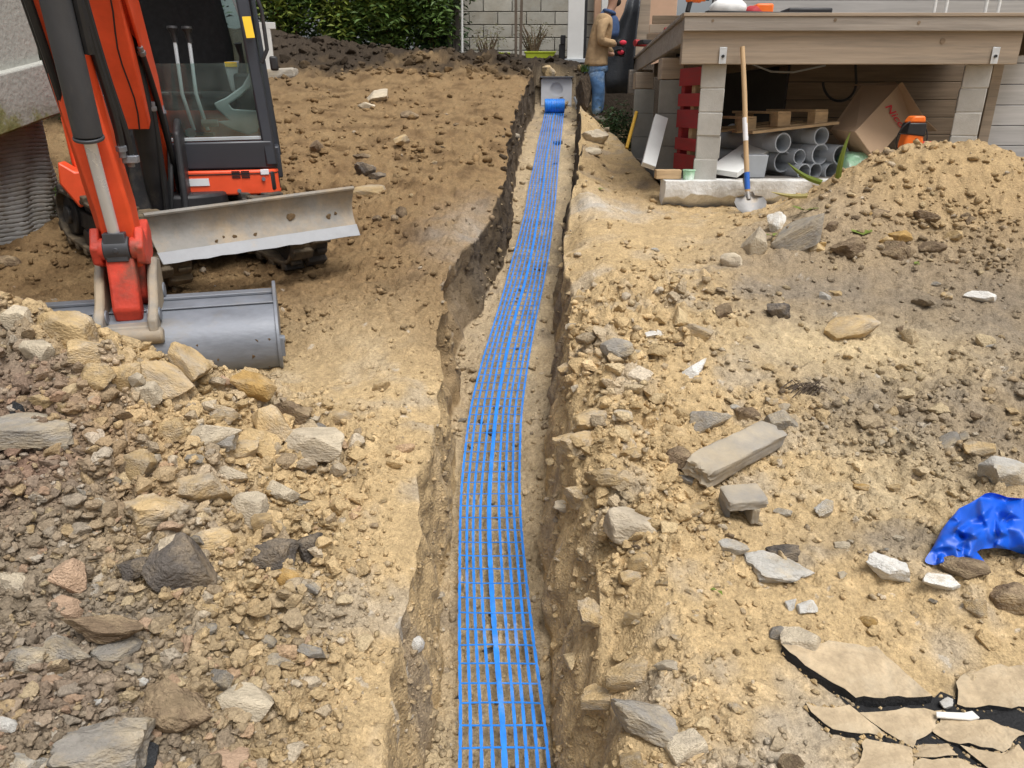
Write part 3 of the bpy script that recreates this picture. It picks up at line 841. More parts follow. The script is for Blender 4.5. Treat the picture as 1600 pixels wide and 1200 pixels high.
# broken kerb stone and hollow block with their own shapes
def kerb():
    p0 = hit(1088, 752); p1 = hit(1205, 690)
    u = (p1 - p0); u.z *= .6; u = u.normalized(); n = Vector((0, 0, 1)); v = n.cross(u).normalized()
    d = p0.y * CP + (EZ - p0.z) * SP
    L = (p1 - p0).length
    c = (p0 + p1) / 2 + Vector((0, 0, .035))
    vv = (v + n * .25).normalized(); zz = u.cross(vv).normalized()
    if zz.z < 0: zz = -zz
    o = rough_box(c, u, vv, zz, (L * 1.02, .112, .075), 'kerb_stone', SM['grey'], seed=4, p=16, am=.05)
    tag(o, "long broken kerb stone with a dusty top lying askew in the right rubble", "kerb stone")
kerb()
def hollow_block():
    p = hit(1160, 815); d = p.y * CP + (EZ - p.z) * SP
    w_ = 62 * d / F
    t = thing("broken_block", p, "broken hollow block showing its open cell, below the kerb stone", "block")
    c = p + Vector((0, .02, .035)); X, Y_, Z_ = Vector((1, .1, .05)).normalized(), Vector((-.1, 1, .1)).normalized(), Vector((0, -.1, 1)).normalized()
    rough_box(c + Vector((0, 0, .045)), X, Y_, Z_, (w_, .10, .035), 'top_web', SM['grey'], t, 5)
    rough_box(c + Vector((.22 * w_, -.01, 0)), X, Y_, Z_, (w_ * .2, .07, .06), 'side_web', SM['grey'], t, 6)
    rough_box(c + Vector((-.40 * w_, .02, 0)), X, Y_, Z_, (w_ * .14, .07, .06), 'side_web', SM['grey'], t, 7)
    rough_box(c + Vector((0, .05, 0)), X, Y_, Z_, (w_ * .9, .03, .07), 'back_web', SM['dark'], t, 8)
hollow_block()

# broken asphalt
asph_top = mat("dusty_asphalt", (.46, .36, .235), .95, var=.30, scale=22, bump=.006, bscale=90, spec=.15, col2=(.38, .31, .215))
asph_side = mat("asphalt_edge", (.018, .018, .019), .8, var=.4, scale=60, bump=.006, bscale=150, spec=.3)
SLABS = [
 ([(1232, 1024), (1300, 1017), (1365, 1026), (1405, 1062), (1440, 1096), (1335, 1100), (1288, 1070)], .016, .03, "largest broken asphalt slab with a thick black edge"),
 ([(1348, 1122), (1410, 1116), (1468, 1120), (1446, 1152), (1424, 1168), (1384, 1148)], .003, .022, "asphalt piece touching the front tip of the largest slab"),
 ([(1262, 1108), (1325, 1112), (1378, 1150), (1300, 1146)], .0, .022, "asphalt piece left of the piece at the slab tip"),
 ([(1474, 1128), (1540, 1134), (1592, 1152), (1562, 1178), (1470, 1160), (1458, 1150)], .003, .022, "asphalt piece lying under the white flat strip"),
 ([(1502, 1066), (1560, 1052), (1640, 1050), (1650, 1106), (1560, 1112), (1498, 1108)], .008, .03, "asphalt slab behind the white flat strip at the right edge"),
 ([(1434, 1172), (1478, 1168), (1490, 1184), (1430, 1188)], .0, .022, "small wedge of asphalt among the cracks"),
 ([(1352, 1162), (1420, 1174), (1424, 1215), (1340, 1215)], .0, .022, "asphalt piece at the bottom edge left of the small wedge"),
 ([(1430, 1194), (1500, 1192), (1545, 1215), (1432, 1222)], .0, .022, "asphalt piece at the bottom edge below the small wedge"),
 ([(1500, 1172), (1560, 1186), (1590, 1172), (1620, 1215), (1548, 1208)], .003, .022, "asphalt piece in the bottom right corner"),
]
def asphalt(poly, lift, th, label):
    g = [hit(*p) for p in poly]
    c = sum(g, Vector()) / len(g)
    g = [c + (p - c) * 1.11 for p in g]
    # plane through the outline
    A = np.array([[p.x - c.x, p.y - c.y] for p in g]); zz = np.array([p.z - c.z for p in g])
    s_, *_ = np.linalg.lstsq(A, zz, rcond=None)
    s_ = np.clip(s_, -.3, .3)
    pts = []
    n = len(g)
    for i in range(n):
        a, b = g[i], g[(i + 1) % n]
        k = max(2, int((b - a).length / .022))
        for j in range(k):
            t = j / k
            q = a.lerp(b, t)
            jx = rng.uniform(-.005, .005); jy = rng.uniform(-.005, .005)
            pts.append((q.x + jx, q.y + jy))
    pz = [c.z + s_[0] * (x - c.x) + s_[1] * (y - c.y) + lift + .012 + rng.uniform(-.002, .002) for x, y in pts]
    t = thing("asphalt_slab", c, label, "asphalt slab", "broken pieces of asphalt")
    m = MB(); m.add([(c.x, c.y, c.z + lift + .014)] + [(x, y, z) for (x, y), z in zip(pts, pz)], [(0, i + 1, (i + 1) % len(pts) + 1) for i in range(len(pts))])
    m.build("dusty_top", asph_top, t)
    m = MB(); k = len(pts)
    vs = [(x, y, z - .001) for (x, y), z in zip(pts, pz)]
    vs += [(x + rng.uniform(-.004, .004), y + rng.uniform(-.004, .004), z - th * .5) for (x, y), z in zip(pts, pz)]
    vs += [(c.x + (x - c.x) * 1.0, c.y + (y - c.y) * 1.0, z - th - .02) for (x, y), z in zip(pts, pz)]
    fs = []
    for q in range(2):
        fs += [(q * k + i, q * k + (i + 1) % k, (q + 1) * k + (i + 1) % k, (q + 1) * k + i) for i in range(k)]
    m.add(vs, fs); m.build("black_edge", asph_side, t, smooth=60)
for s_ in SLABS: asphalt(*s_)
def crack_sheet():  # dark sheet added below the slabs so the cracks look black
    out = [(1300, 1075), (1330, 1085), (1440, 1090), (1500, 1085), (1640, 1090), (1640, 1230), (1360, 1230), (1350, 1165), (1300, 1128), (1330, 1112)]
    g = [hit(*p) for p in out]; pts = []
    for i in range(len(g)):
        a, b = g[i], g[(i + 1) % len(g)]; k = max(2, int((b - a).length / .02))
        for j in range(k):
            q = a.lerp(b, j / k); pts.append(q + Vector((rng.uniform(-.01, .01), rng.uniform(-.01, .01), 0)))
    m = MB(); c = sum(g, Vector()) / len(g)
    ring = [p + Vector((0, 0, .001)) for p in pts]; rin = [c.lerp(p, .55) for p in pts]
    for q in ring + rin: q.z = gz(q.x, q.y) + .0035
    c = Vector((c.x, c.y, gz(c.x, c.y) + .0035)); n = len(pts)
    m.add(ring + rin + [c], [(i, (i + 1) % n, n + (i + 1) % n, n + i) for i in range(n)] + [(n + i, n + (i + 1) % n, 2 * n) for i in range(n)])
    o = m.build("crack_underlay", asph_side, smooth=0, origin=c); tag(o, "dark sheet added under the slabs to blacken the cracks between them", "asphalt", kind="structure")
crack_sheet()
def crack_crumbs():
    m = MB(); r = np.random.RandomState(8)
    for poly, lift, th, lb in SLABS:
        g = [hit(*p) for p in poly]; c = sum(g, Vector()) / len(g)
        for _ in range(46):
            i = r.randint(len(g)); q = g[i].lerp(g[(i + 1) % len(g)], r.rand()); q = c + (q - c) * r.uniform(.98, 1.22)
            s_ = .0025 + .0085 * r.rand() ** 2.5; q.z = gz(q.x, q.y) + .006
            pts = r.normal(size=(6, 3)); pts = pts / np.linalg.norm(pts, axis=1, keepdims=True) * s_
            m.add([q + Vector((s_, 0, 0)), q + Vector((-s_ * .8, s_ * .3, 0)), q + Vector((0, s_, .1 * s_)), q + Vector((.1 * s_, -s_, 0)), q + Vector((pts[0][0] * .3, pts[0][1] * .3, s_ * .8)), q + Vector((0, 0, -s_))], [(0, 2, 4), (2, 1, 4), (1, 3, 4), (3, 0, 4), (2, 0, 5), (1, 2, 5), (3, 1, 5), (0, 3, 5)])
    tag(m.build("crack_crumbs", SM['tan'], smooth=0, origin=hit(1420, 1120)), "sandy crumbs lying in the cracks of the broken asphalt", "rubble", kind="stuff")
crack_crumbs()
p = hit(1492, 1128)
tag(MB().prism([(-.055, -.008), (.03, -.012), (.055, -.006), (.045, .012), (.02, .006), (-.05, .006)], p + Vector((0, 0, .022)), (1, 0, -.05), (0, 1, .25), (0, 0, .006)).build("plaster_strip", SM['white'], bevel=.002, origin=p), "white flat strip of plaster lying across the asphalt cracks", "plaster strip")

# ------------------------------------------------------------------ many more stones of the rubble: individuals, then loose fragments
NPR = np.random.RandomState(3)
zone_lab = {
 'L': ("small stone bedded in the rubble of the left spoil heap", "small stones of the left spoil heap"),
 'B': ("small stone in the crumbled bank right of the trench", "small stones of the right bank"),
 'R': ("small stone lying on the loam at the right", "small stones on the right loam"),
 'H': ("lump of earth on the right spoil heap", "lumps on the right spoil heap"),
 'M': ("small stone on the brown slope behind the digger", "small stones on the brown slope"),
 'T': ("small stone on the floor of the trench", "small stones on the trench floor"),
}
COLN = {'tan': 'tan', 'pale': 'pale', 'grey': 'grey', 'conc': 'light grey', 'dark': 'dark', 'brown': 'brown', 'ochre': 'ochre', 'pink': 'pinkish'}
SHPN = {'angular': 'angular stone', 'clod': 'lumpy stone', 'block': 'blocky stone', 'round': 'round stone'}
_used = set()
def small_label(p, px, py, wp, kd, shp, lb):
    size = 'larger' if wp > 24 else 'small'
    cands = []
    for (qx, qy, a, b, k, s, r_, ql) in ROCKS:
        short = ql
        for cut in (' lying', ' standing', ' with', ' under', ' below', ' in the', ' at the', ' on the', ' of the', ' behind', ' sunk', ' beside', ' sticking', ' left', ' right', ' between', ' leaning', ' wedged', ' overhanging', ' showing', ' against', ' above', ' high', ' slanting', ' among', ' pointing', ' bulging', ' breaking', ' low', ' far'):
            i = short.find(cut)
            if i > 8: short = short[:i]
        d = math.hypot(px - qx, py - qy)
        if d < 260: cands.append((d, qx, qy, short))
    for d, qx, qy, short in sorted(cands)[:6]:
        side = ('left of' if px < qx else 'right of') if abs(px - qx) > abs(py - qy) else ('behind' if py < qy else 'in front of')
        c = f"{size} {COLN[kd]} {SHPN[shp]} {'just ' if d < 70 else ''}{side} the {short}"
        if c not in _used and len(c.split()) <= 16:
            _used.add(c); return c
    return f"{size} {COLN[kd]} {SHPN[shp]} " + lb.split(' ', 2)[2].replace('of earth ', '') if not lb.startswith('lump') else f"{size} {COLN[kd]} {SHPN[shp]} on the right spoil heap"
QUOTA = {'L': 76, 'B': 34, 'R': 40, 'H': 22, 'M': 10, 'T': 8}
cnt = {k: 0 for k in QUOTA}
tries = 0
while tries < 6000 and any(cnt[k] < QUOTA[k] for k in QUOTA):
    tries += 1
    px = NPR.uniform(5, 1595); py = NPR.uniform(120, 1190)
    if px > 960 and py < 330: continue
    p = hit(px, py)
    if p is None or p.y > 11: continue
    x, y = p.x, p.y
    xl = float(np.interp(y, _xl[:, 0], _xl[:, 1])); xr = float(np.interp(y, _xr[:, 0], _xr[:, 1]))
    if xl + .08 < x < xr - .03: z = 'T'
    elif xl - .08 < x < xr + .05: continue
    elif x < 0: z = 'L' if y < 2.9 - max(0, (x + 1.0)) * 1.2 else 'M'
    elif float(heapR(np.array([x]), np.array([y]))[0]) > .1: z = 'H'
    elif x < xr + .65 and y < 4.2: z = 'B'
    else: z = 'R'
    if cnt[z] >= QUOTA[z]: continue
    if z == 'R' and y > 5: continue
    if px > 1230 and py > 1005: continue
    if NPR.rand() > float(rubble(np.array([x]), np.array([y]))[0]) + .15: continue
    cnt[z] += 1
    big = NPR.rand() ** 2.2
    wp = 13 + 30 * big if z in 'LBRH' else 9 + 12 * big
    kinds = {'L': ['tan', 'pale', 'grey', 'pink', 'grey', 'brown', 'tan'], 'B': ['tan', 'tan', 'pale', 'tan', 'brown'], 'R': ['tan', 'grey', 'pale', 'brown', 'conc'], 'H': ['tan', 'brown', 'ochre', 'tan'], 'M': ['brown', 'brown', 'tan'], 'T': ['grey', 'tan', 'dark']}[z]
    if z == 'L' and x > -.9: kinds = ['tan', 'pale', 'tan', 'tan', 'grey']
    lb, gp = zone_lab[z]; kd = kinds[NPR.randint(len(kinds))]; shp = ['angular', 'angular', 'clod', 'angular', 'block'][NPR.randint(5)]
    lb = small_label(p, px, py, wp, kd, shp, lb)
    stone_at(px, py, wp, wp * NPR.uniform(.55, .9), kd, shp, NPR.uniform(-25, 25), lb, 'rock', gp, 'stone', lift=.12)

NETC = [(1.0, -.01), (1.72, -.02), (2.16, -.06), (2.64, -.09), (2.9, -.10), (3.11, -.097), (3.55, -.085), (3.99, -.045), (4.51, .012), (5.16, .09), (5.99, .178), (7.0, .268), (8.69, .395), (11.35, .615)]
def packed_rubble():
    """the densely packed smaller lumps between the stones, too many to count"""
    base_v, base_f = ico_np(3); base_f = np.array(base_f)
    shapes = []
    for k in range(28):
        r = np.random.RandomState(500 + k); K = r.randint(8, 13)
        i = np.arange(K) + .5; ph = np.arccos(1 - 2 * i / K); th = np.pi * (1 + 5 ** .5) * i
        N_ = np.stack([np.cos(th) * np.sin(ph), np.sin(th) * np.sin(ph), np.cos(ph)], 1) + r.normal(size=(K, 3)) * .32
        N_ = N_ @ np.linalg.qr(r.normal(size=(3, 3)))[0]; N_ /= np.linalg.norm(N_, axis=1, keepdims=True)
        D_ = r.uniform(.5, .9, K); dd = base_v @ N_.T
        v = base_v * np.where(dd > .05, D_[None, :] / np.maximum(dd, .05), 9).min(1, keepdims=True)
        q = v * 2 + k * 3.3; v = v * (1 + .05 * vnoise3(q[:, 0], q[:, 1], q[:, 2], 3) + .035 * vnoise3(q[:, 0] * 3, q[:, 1] * 3, q[:, 2] * 3, 4))[:, None]
        shapes.append(v / np.abs(v).max(0))
    r = np.random.RandomState(77); V = []; Fc = []; CC = []; base = 0; n = 0
    pal = np.array([(.48, .35, .185), (.54, .43, .26), (.33, .29, .235), (.24, .195, .15), (.46, .30, .20), (.52, .47, .39)])
    for it in range(10200):
        bank = it >= 9000
        px = r.uniform(-30, 1630); py = 440 + 780 * r.rand() ** .8
        if bank: px = r.uniform(405, 905); py = r.uniform(52, 118) if px < 730 else r.uniform(84, 125)
        p = hit(px, py)
        if p is None: continue
        x, y = p.x, p.y
        if bank:
            if y < 10.6 or y > 13.5 or r.rand() > .28 or (.3 < x < .95 and y < 12.2): continue
            d = y * CP + (EZ - p.z) * SP; size = (3 + 8 * r.rand() ** 3) * d / F
            v = shapes[r.randint(28)] * size * np.array([1, r.uniform(.7, 1), r.uniform(.5, .9)])
            v = v @ np.array(Euler((r.uniform(-.5, .5), r.uniform(-.5, .5), r.uniform(0, 6.28))).to_matrix()).T + np.array([x, y, p.z + size * .02])
            g = COLAT(x, y) * r.uniform(.7, 1.2)
            V.append(v); Fc.append(base_f + base); base += len(v); CC.append(np.tile(np.append(g, 1), (len(v), 1))); n += 1
            continue
        if y > 5.2: continue
        xl = np.interp(y, _xl[:, 0], _xl[:, 1]); xr = np.interp(y, _xr[:, 0], _xr[:, 1])
        if xl - .05 < x < xr + .01: continue
        rb = RB(x, y)
        if r.rand() > (rb * 1.05) ** 2.4: continue
        d = y * CP + (EZ - p.z) * SP; size = (3.6 + 17 * r.rand() ** 3.6) * d / F
        v = shapes[r.randint(28)] * size * np.array([1, r.uniform(.7, 1), r.uniform(.5, .9)])
        v = v @ np.array(Euler((r.uniform(-.5, .5), r.uniform(-.5, .5), r.uniform(0, 6.28))).to_matrix()).T + np.array([x, y, p.z + size * .18])
        g = COLAT(x, y) * r.uniform(.85, 1.2)
        if r.rand() < .35: g = .45 * g + .55 * pal[r.randint(6) if x < 0 else r.randint(2)]
        V.append(v); Fc.append(base_f + base); base += len(v); CC.append(np.tile(np.append(g, 1), (len(v), 1))); n += 1
    V = np.concatenate(V).astype(np.float32); Fc = np.concatenate(Fc).astype(np.int32); CC = np.concatenate(CC).astype(np.float32)
    me = bpy.data.meshes.new("packed_rubble"); me.vertices.add(len(V)); me.vertices.foreach_set("co", V.ravel())
    me.loops.add(Fc.size); me.loops.foreach_set("vertex_index", Fc.ravel())
    me.polygons.add(len(Fc)); me.polygons.foreach_set("loop_start", np.arange(0, Fc.size, 3, dtype=np.int32)); me.polygons.foreach_set("use_smooth", np.ones(len(Fc), bool))
    me.update(calc_edges=True); me.set_sharp_from_angle(angle=R(40))
    ca = me.color_attributes.new("soil", 'FLOAT_COLOR', 'POINT'); ca.data.foreach_set("color", CC.ravel())
    me.materials.append(ground_me.materials[0])
    o = bpy.data.objects.new("packed_rubble", me); COL.objects.link(o)
    tag(o, "densely packed small lumps and broken stone of the spoil heaps", "rubble", kind="stuff")
    return n, len(Fc)
def fragments():
    """thousands of crumbs and chips nobody could count"""
    hulls = []
    for k in range(36):
        r = np.random.RandomState(900 + k)
        pts = r.normal(size=(13, 3)); pts /= np.linalg.norm(pts, axis=1, keepdims=True)
        pts *= np.array([1, r.uniform(.6, 1), r.uniform(.45, .8)])
        bm = bmesh.new()
        for q in pts: bm.verts.new(q)
        bmesh.ops.convex_hull(bm, input=bm.verts)
        bmesh.ops.triangulate(bm, faces=bm.faces)
        lo = [v for v in bm.verts if not v.link_faces]
        bmesh.ops.delete(bm, geom=lo, context='VERTS')
        bm.verts.index_update()
        hulls.append((np.array([v.co[:] for v in bm.verts]), np.array([[v.index for v in f.verts] for f in bm.faces])))
        bm.free()
    V = []; Fc = []; CC = []; base = 0
    N = 34000
    r = np.random.RandomState(11)
    pxs = r.uniform(-40, 1640, N); pys = r.uniform(110, 1230, N)
    u = r.rand(N); sel = r.rand(N)
    pal = np.array([(.48, .35, .185), (.52, .41, .24), (.40, .33, .24), (.30, .25, .19), (.44, .31, .17), (.52, .47, .39)])
    for i in range(N):
        p = hit(pxs[i], pys[i])
        if p is None or p.y > 12.5: continue
        x, y = p.x, p.y
        if x > 1.2 and y > 6.0: continue
        rb = float(np.clip(RB(x, y), 0, 1))
        xl = np.interp(y, _xl[:, 0], _xl[:, 1]); xr = np.interp(y, _xr[:, 0], _xr[:, 1])
        if xl < x < xr + .03:
            rb = .35
            if abs(x - np.interp(y, [a for a, b in NETC], [b for a, b in NETC])) < .15 and r.rand() < .75: continue
        if sel[i] > (rb * 1.15 + .02) * (.35 + 1.3 * float(_CLN[int(np.clip((y - .4) / 12.6 * 199, 0, 199)), int(np.clip((x + 9) / 18 * 299, 0, 299))])): continue
        d = y * CP + (EZ - p.z) * SP
        size = (2.0 + 8.5 * u[i] ** 3.5) * d / F * (.75 + .5 * rb)
        hv, hf = hulls[r.randint(36)]
        q = Euler((r.uniform(-.5, .5), r.uniform(-.5, .5), r.uniform(0, 6.28))).to_matrix()
        v = (hv * size * np.array([1, 1, r.uniform(.7, 1.1)])) @ np.array(q).T + np.array([x, y, p.z + size * .22])
        V.append(v); Fc.append(hf + base); base += len(v)
        g = COLAT(x, y) * r.uniform(.8, 1.25)
        if r.rand() < (.25 if not (x < 0 and y > 3) else .04):
            g = .5 * g + .5 * pal[r.randint(len(pal))]
        CC.append(np.tile(np.append(g, 1), (len(v), 1)))
    V = np.concatenate(V).astype(np.float32); Fc = np.concatenate(Fc).astype(np.int32); CC = np.concatenate(CC).astype(np.float32)
    me = bpy.data.meshes.new("soil_crumbs")
    me.vertices.add(len(V)); me.vertices.foreach_set("co", V.ravel())
    me.loops.add(Fc.size); me.loops.foreach_set("vertex_index", Fc.ravel())
    me.polygons.add(len(Fc)); me.polygons.foreach_set("loop_start", np.arange(0, Fc.size, 3, dtype=np.int32))
    me.update(calc_edges=True)
    ca = me.color_attributes.new("soil", 'FLOAT_COLOR', 'POINT'); ca.data.foreach_set("color", CC.ravel())
    me.materials.append(ground_me.materials[0])
    o = bpy.data.objects.new("soil_crumbs", me); COL.objects.link(o)
    tag(o, "loose crumbs and chips of soil scattered over the dug ground", "rubble", kind="stuff")
    return len(Fc)
# quick lookups on a coarse raster
_gx = np.linspace(-9, 9, 500); _gy = np.linspace(.4, 13, 600)
_GX, _GY = np.meshgrid(_gx, _gy)
_RB = rubble(_GX.ravel().astype(np.float32), _GY.ravel().astype(np.float32)).reshape(_GX.shape)
def RB(x, y): return _RB[int(np.clip((y - .4) / 12.6 * 599, 0, 599)), int(np.clip((x + 9) / 18 * 499, 0, 499))]
_cl = np.empty(_n * 4, np.float32); ground_me.color_attributes["soil"].data.foreach_get("color", _cl); _cl = _cl.reshape(-1, 4)[:, :3]
_CR = np.zeros((200, 300, 3), np.float32)
_ii = np.clip(((_co[:, 1] - .4) / 12.6 * 199).astype(int), 0, 199); _jj = np.clip(((_co[:, 0] + 9) / 18 * 299).astype(int), 0, 299)
_CR[_ii, _jj] = _cl
for _k in range(3):
    for _a in (0, 1):
        _sh = np.roll(_CR, 1, _a); _mk = _CR.sum(2) == 0; _CR[_mk] = _sh[_mk]
        _sh = np.roll(_CR, -1, _a); _mk = _CR.sum(2) == 0; _CR[_mk] = _sh[_mk]
_CLN = sstep(-.25, .35, fbm2(np.repeat(np.linspace(0, 18 * 1.6, 300)[None], 200, 0), np.repeat(np.linspace(0, 12.6 * 1.6, 200)[:, None], 300, 1), 3, 411))
def COLAT(x, y): return _CR[int(np.clip((y - .4) / 12.6 * 199, 0, 199)), int(np.clip((x + 9) / 18 * 299, 0, 299))]
NFRAG = fragments()
print(packed_rubble())
print("fragment tris", NFRAG, "stones", cnt)

# ------------------------------------------------------------------ blue warning net and its roll
blue = mat("blue_plastic_net", (.014, .215, .74), .5, col2=(.16, .27, .55), thr=(.56, .72), var=.22, scale=14, spec=.5)
def net():
    p = Vector((.6, 11.3, 0)); 
    t = thing("warning_net", (-.05, 2.0, float(gz(-.05, 2.0))), "blue plastic warning net unrolled along the trench floor from its roll", "warning net")
    W = .264
    ys = np.arange(.9, 11.42, .0125)
    cx = np.interp(ys, [a for a, b in NETC], [b for a, b in NETC])
    k = np.ones(33) / 33; cx = np.convolve(np.pad(cx, 16, mode='edge'), k, 'valid')
    offs = np.array([-.5, -.385, -.27, -.15, -.01, .145, .265, .385, .5]) * W
    H = np.zeros((len(ys), 9))
    for i in range(0, len(ys), 2):
        for j in range(9): H[i, j] = gz(cx[i] + offs[j], ys[i], 3.2 if ys[i] > 7 else 1.2 + .0 * ys[i])
    H[1::2] = H[0:-1:2][:len(H[1::2])]
    ks = np.ones(61) / 61
    for j in range(9):
        h = np.convolve(np.pad(H[:, j], 30, mode='edge'), ks, 'valid')
        hm = np.array([H[max(0, i - 4):i + 5, j].max() for i in range(len(h))])
        h = .6 * h + .4 * np.convolve(np.pad(hm, 4, mode='edge'), np.ones(9) / 9, 'valid')
        H[:, j] = h + .024
    H = H * .4 + .6 * H.mean(1, keepdims=True)
    mx = H.max(1); mx = np.array([mx[max(0, i - 20):i + 21].max() for i in range(len(mx))]); mx = np.convolve(np.pad(mx, 20, mode='edge'), np.ones(41) / 41, 'valid')
    H = .45 * H + .55 * mx[:, None] + .004
    P = .075
    ph = (ys / P) % 1.0
    node = np.exp(-(np.minimum(ph, 1 - ph) / .13) ** 2)
    wob = .004 * np.sin(ys * 3.1)[:, None] * np.cos(np.arange(9))[None, :]
    m = MB(); 
    for j in range(9):
        wd = (.0112 - .0045 * node) if j != 4 else (.0195 - .005 * node)
        x = cx + offs[j] + wob[:, j]
        V = []; Fq = []
        for i in range(len(ys)):
            z = H[i, j]
            V += [(x[i] - wd[i] / 2, ys[i], z), (x[i] + wd[i] / 2, ys[i], z), (x[i] + wd[i] / 2, ys[i], z - .002), (x[i] - wd[i] / 2, ys[i], z - .002)]
            if i:
                a = 4 * (i - 1); b = 4 * i
                Fq += [(a, a + 1, b + 1, b), (a + 1, a + 2, b + 2, b + 1), (a + 2, a + 3, b + 3, b + 2), (a + 3, a, b, b + 3)]
        m.add(V, Fq)
    m.build("strands", blue, t, smooth=0)
    m = MB()
    for q in range(int(ys[0] / P) + 1, int(ys[-1] / P)):
        yb = q * P; i = int((yb - ys[0]) / .0125)
        bow = rng.uniform(-.006, .006)
        for j in range(8):
            a = Vector((cx[i] + offs[j] + wob[i, j], yb + bow * math.sin(j / 8 * 3.14), H[i, j] - .001)); b = Vector((cx[i] + offs[j + 1] + wob[i, j + 1], yb + bow * math.sin((j + 1) / 8 * 3.14), H[i, j + 1] - .001))
            m.bar(a, b, .0065, .002)
    m.build("cross_bars", blue, t, smooth=0)
    # the roll
    c = Vector((cx[-1] + .005, 11.42, H[-1].mean() + .095))
    m = MB()
    for j in range(9):
        m.cyl(c + Vector((offs[j] * .98 - .0125, 0, 0)), c + Vector((offs[j] * .98 + .0125, 0, 0)), .098 + .002 * (j % 2), n=28)
    m.cyl(c + Vector((-.137, 0, 0)), c + Vector((.137, 0, 0)), .092, n=28)
    m.build("roll", blue, t, bevel=.003)
net()
# ------------------------------------------------------------------ mini excavator
red = mat("digger_red_paint", (.80, .088, .026), .42, var=.14, scale=5, spec=.5, col2=(.30, .10, .05), thr=(.63, .80), bump=.0015, bscale=30)
dred = mat("worn_red_steel", (.55, .055, .03), .6, var=.3, scale=9, spec=.4, col2=(.16, .075, .05), thr=(.5, .68), bump=.003, bscale=40)
blk = mat("black_machine_paint", (.022, .022, .024), .5, var=.3, scale=8, spec=.4, col2=(.10, .085, .065), thr=(.56, .75))
cabp = mat("dark_grey_cab_paint", (.032, .036, .046), .38, var=.15, scale=3, spec=.5, col2=(.09, .085, .08), thr=(.6, .85))
rub = mat("dusty_rubber", (.055, .05, .045), .85, var=.35, scale=8, spec=.2, bump=.004, bscale=60, col2=(.20, .155, .10), thr=(.42, .62))
hose = mat("hydraulic_hose", (.018, .018, .019), .55, var=.2, scale=20, spec=.4)
steel = mat("worn_grey_steel", (.185, .20, .228), .5, metal=.2, var=.2, scale=6, spec=.5, col2=(.20, .18, .15), thr=(.5, .75), bump=.0015, bscale=30, stretch=(1, 1, 3))
mudst = mat("muddy_steel", (.235, .225, .205), .65, metal=.15, var=.25, scale=7, spec=.4, col2=(.33, .265, .185), thr=(.42, .62), bump=.003, bscale=40)
brite = mat("scoured_steel", (.30, .31, .325), .6, metal=.0, var=.12, scale=9, spec=.5, col2=(.36, .31, .25), thr=(.55, .68))
chrome = mat("chrome_rod", (.72, .75, .79), .25, metal=.4, var=.06, scale=5)
cylp = mat("cylinder_dark_paint", (.050, .053, .060), .5, var=.25, scale=5, spec=.45, col2=(.15, .135, .115), thr=(.5, .75), stretch=(1, 1, .4))
seatm = mat("black_seat_cloth", (.028, .028, .03), .9, var=.2, scale=30, spec=.1, bump=.002, bscale=200)
greyp = mat("light_grey_plastic", (.42, .45, .47), .5, var=.1, scale=6, spec=.4)
yellow = mat("yellow_sticker", (.85, .55, .02), .5, var=.05)
whitep = mat("white_label", (.75, .76, .78), .5, var=.06)
mudm = mat("stuck_mud", (.20, .135, .075), .95, var=.35, scale=12, bump=.01, bscale=40, spec=.1)
cabglass = glass_mat("cab_glass")

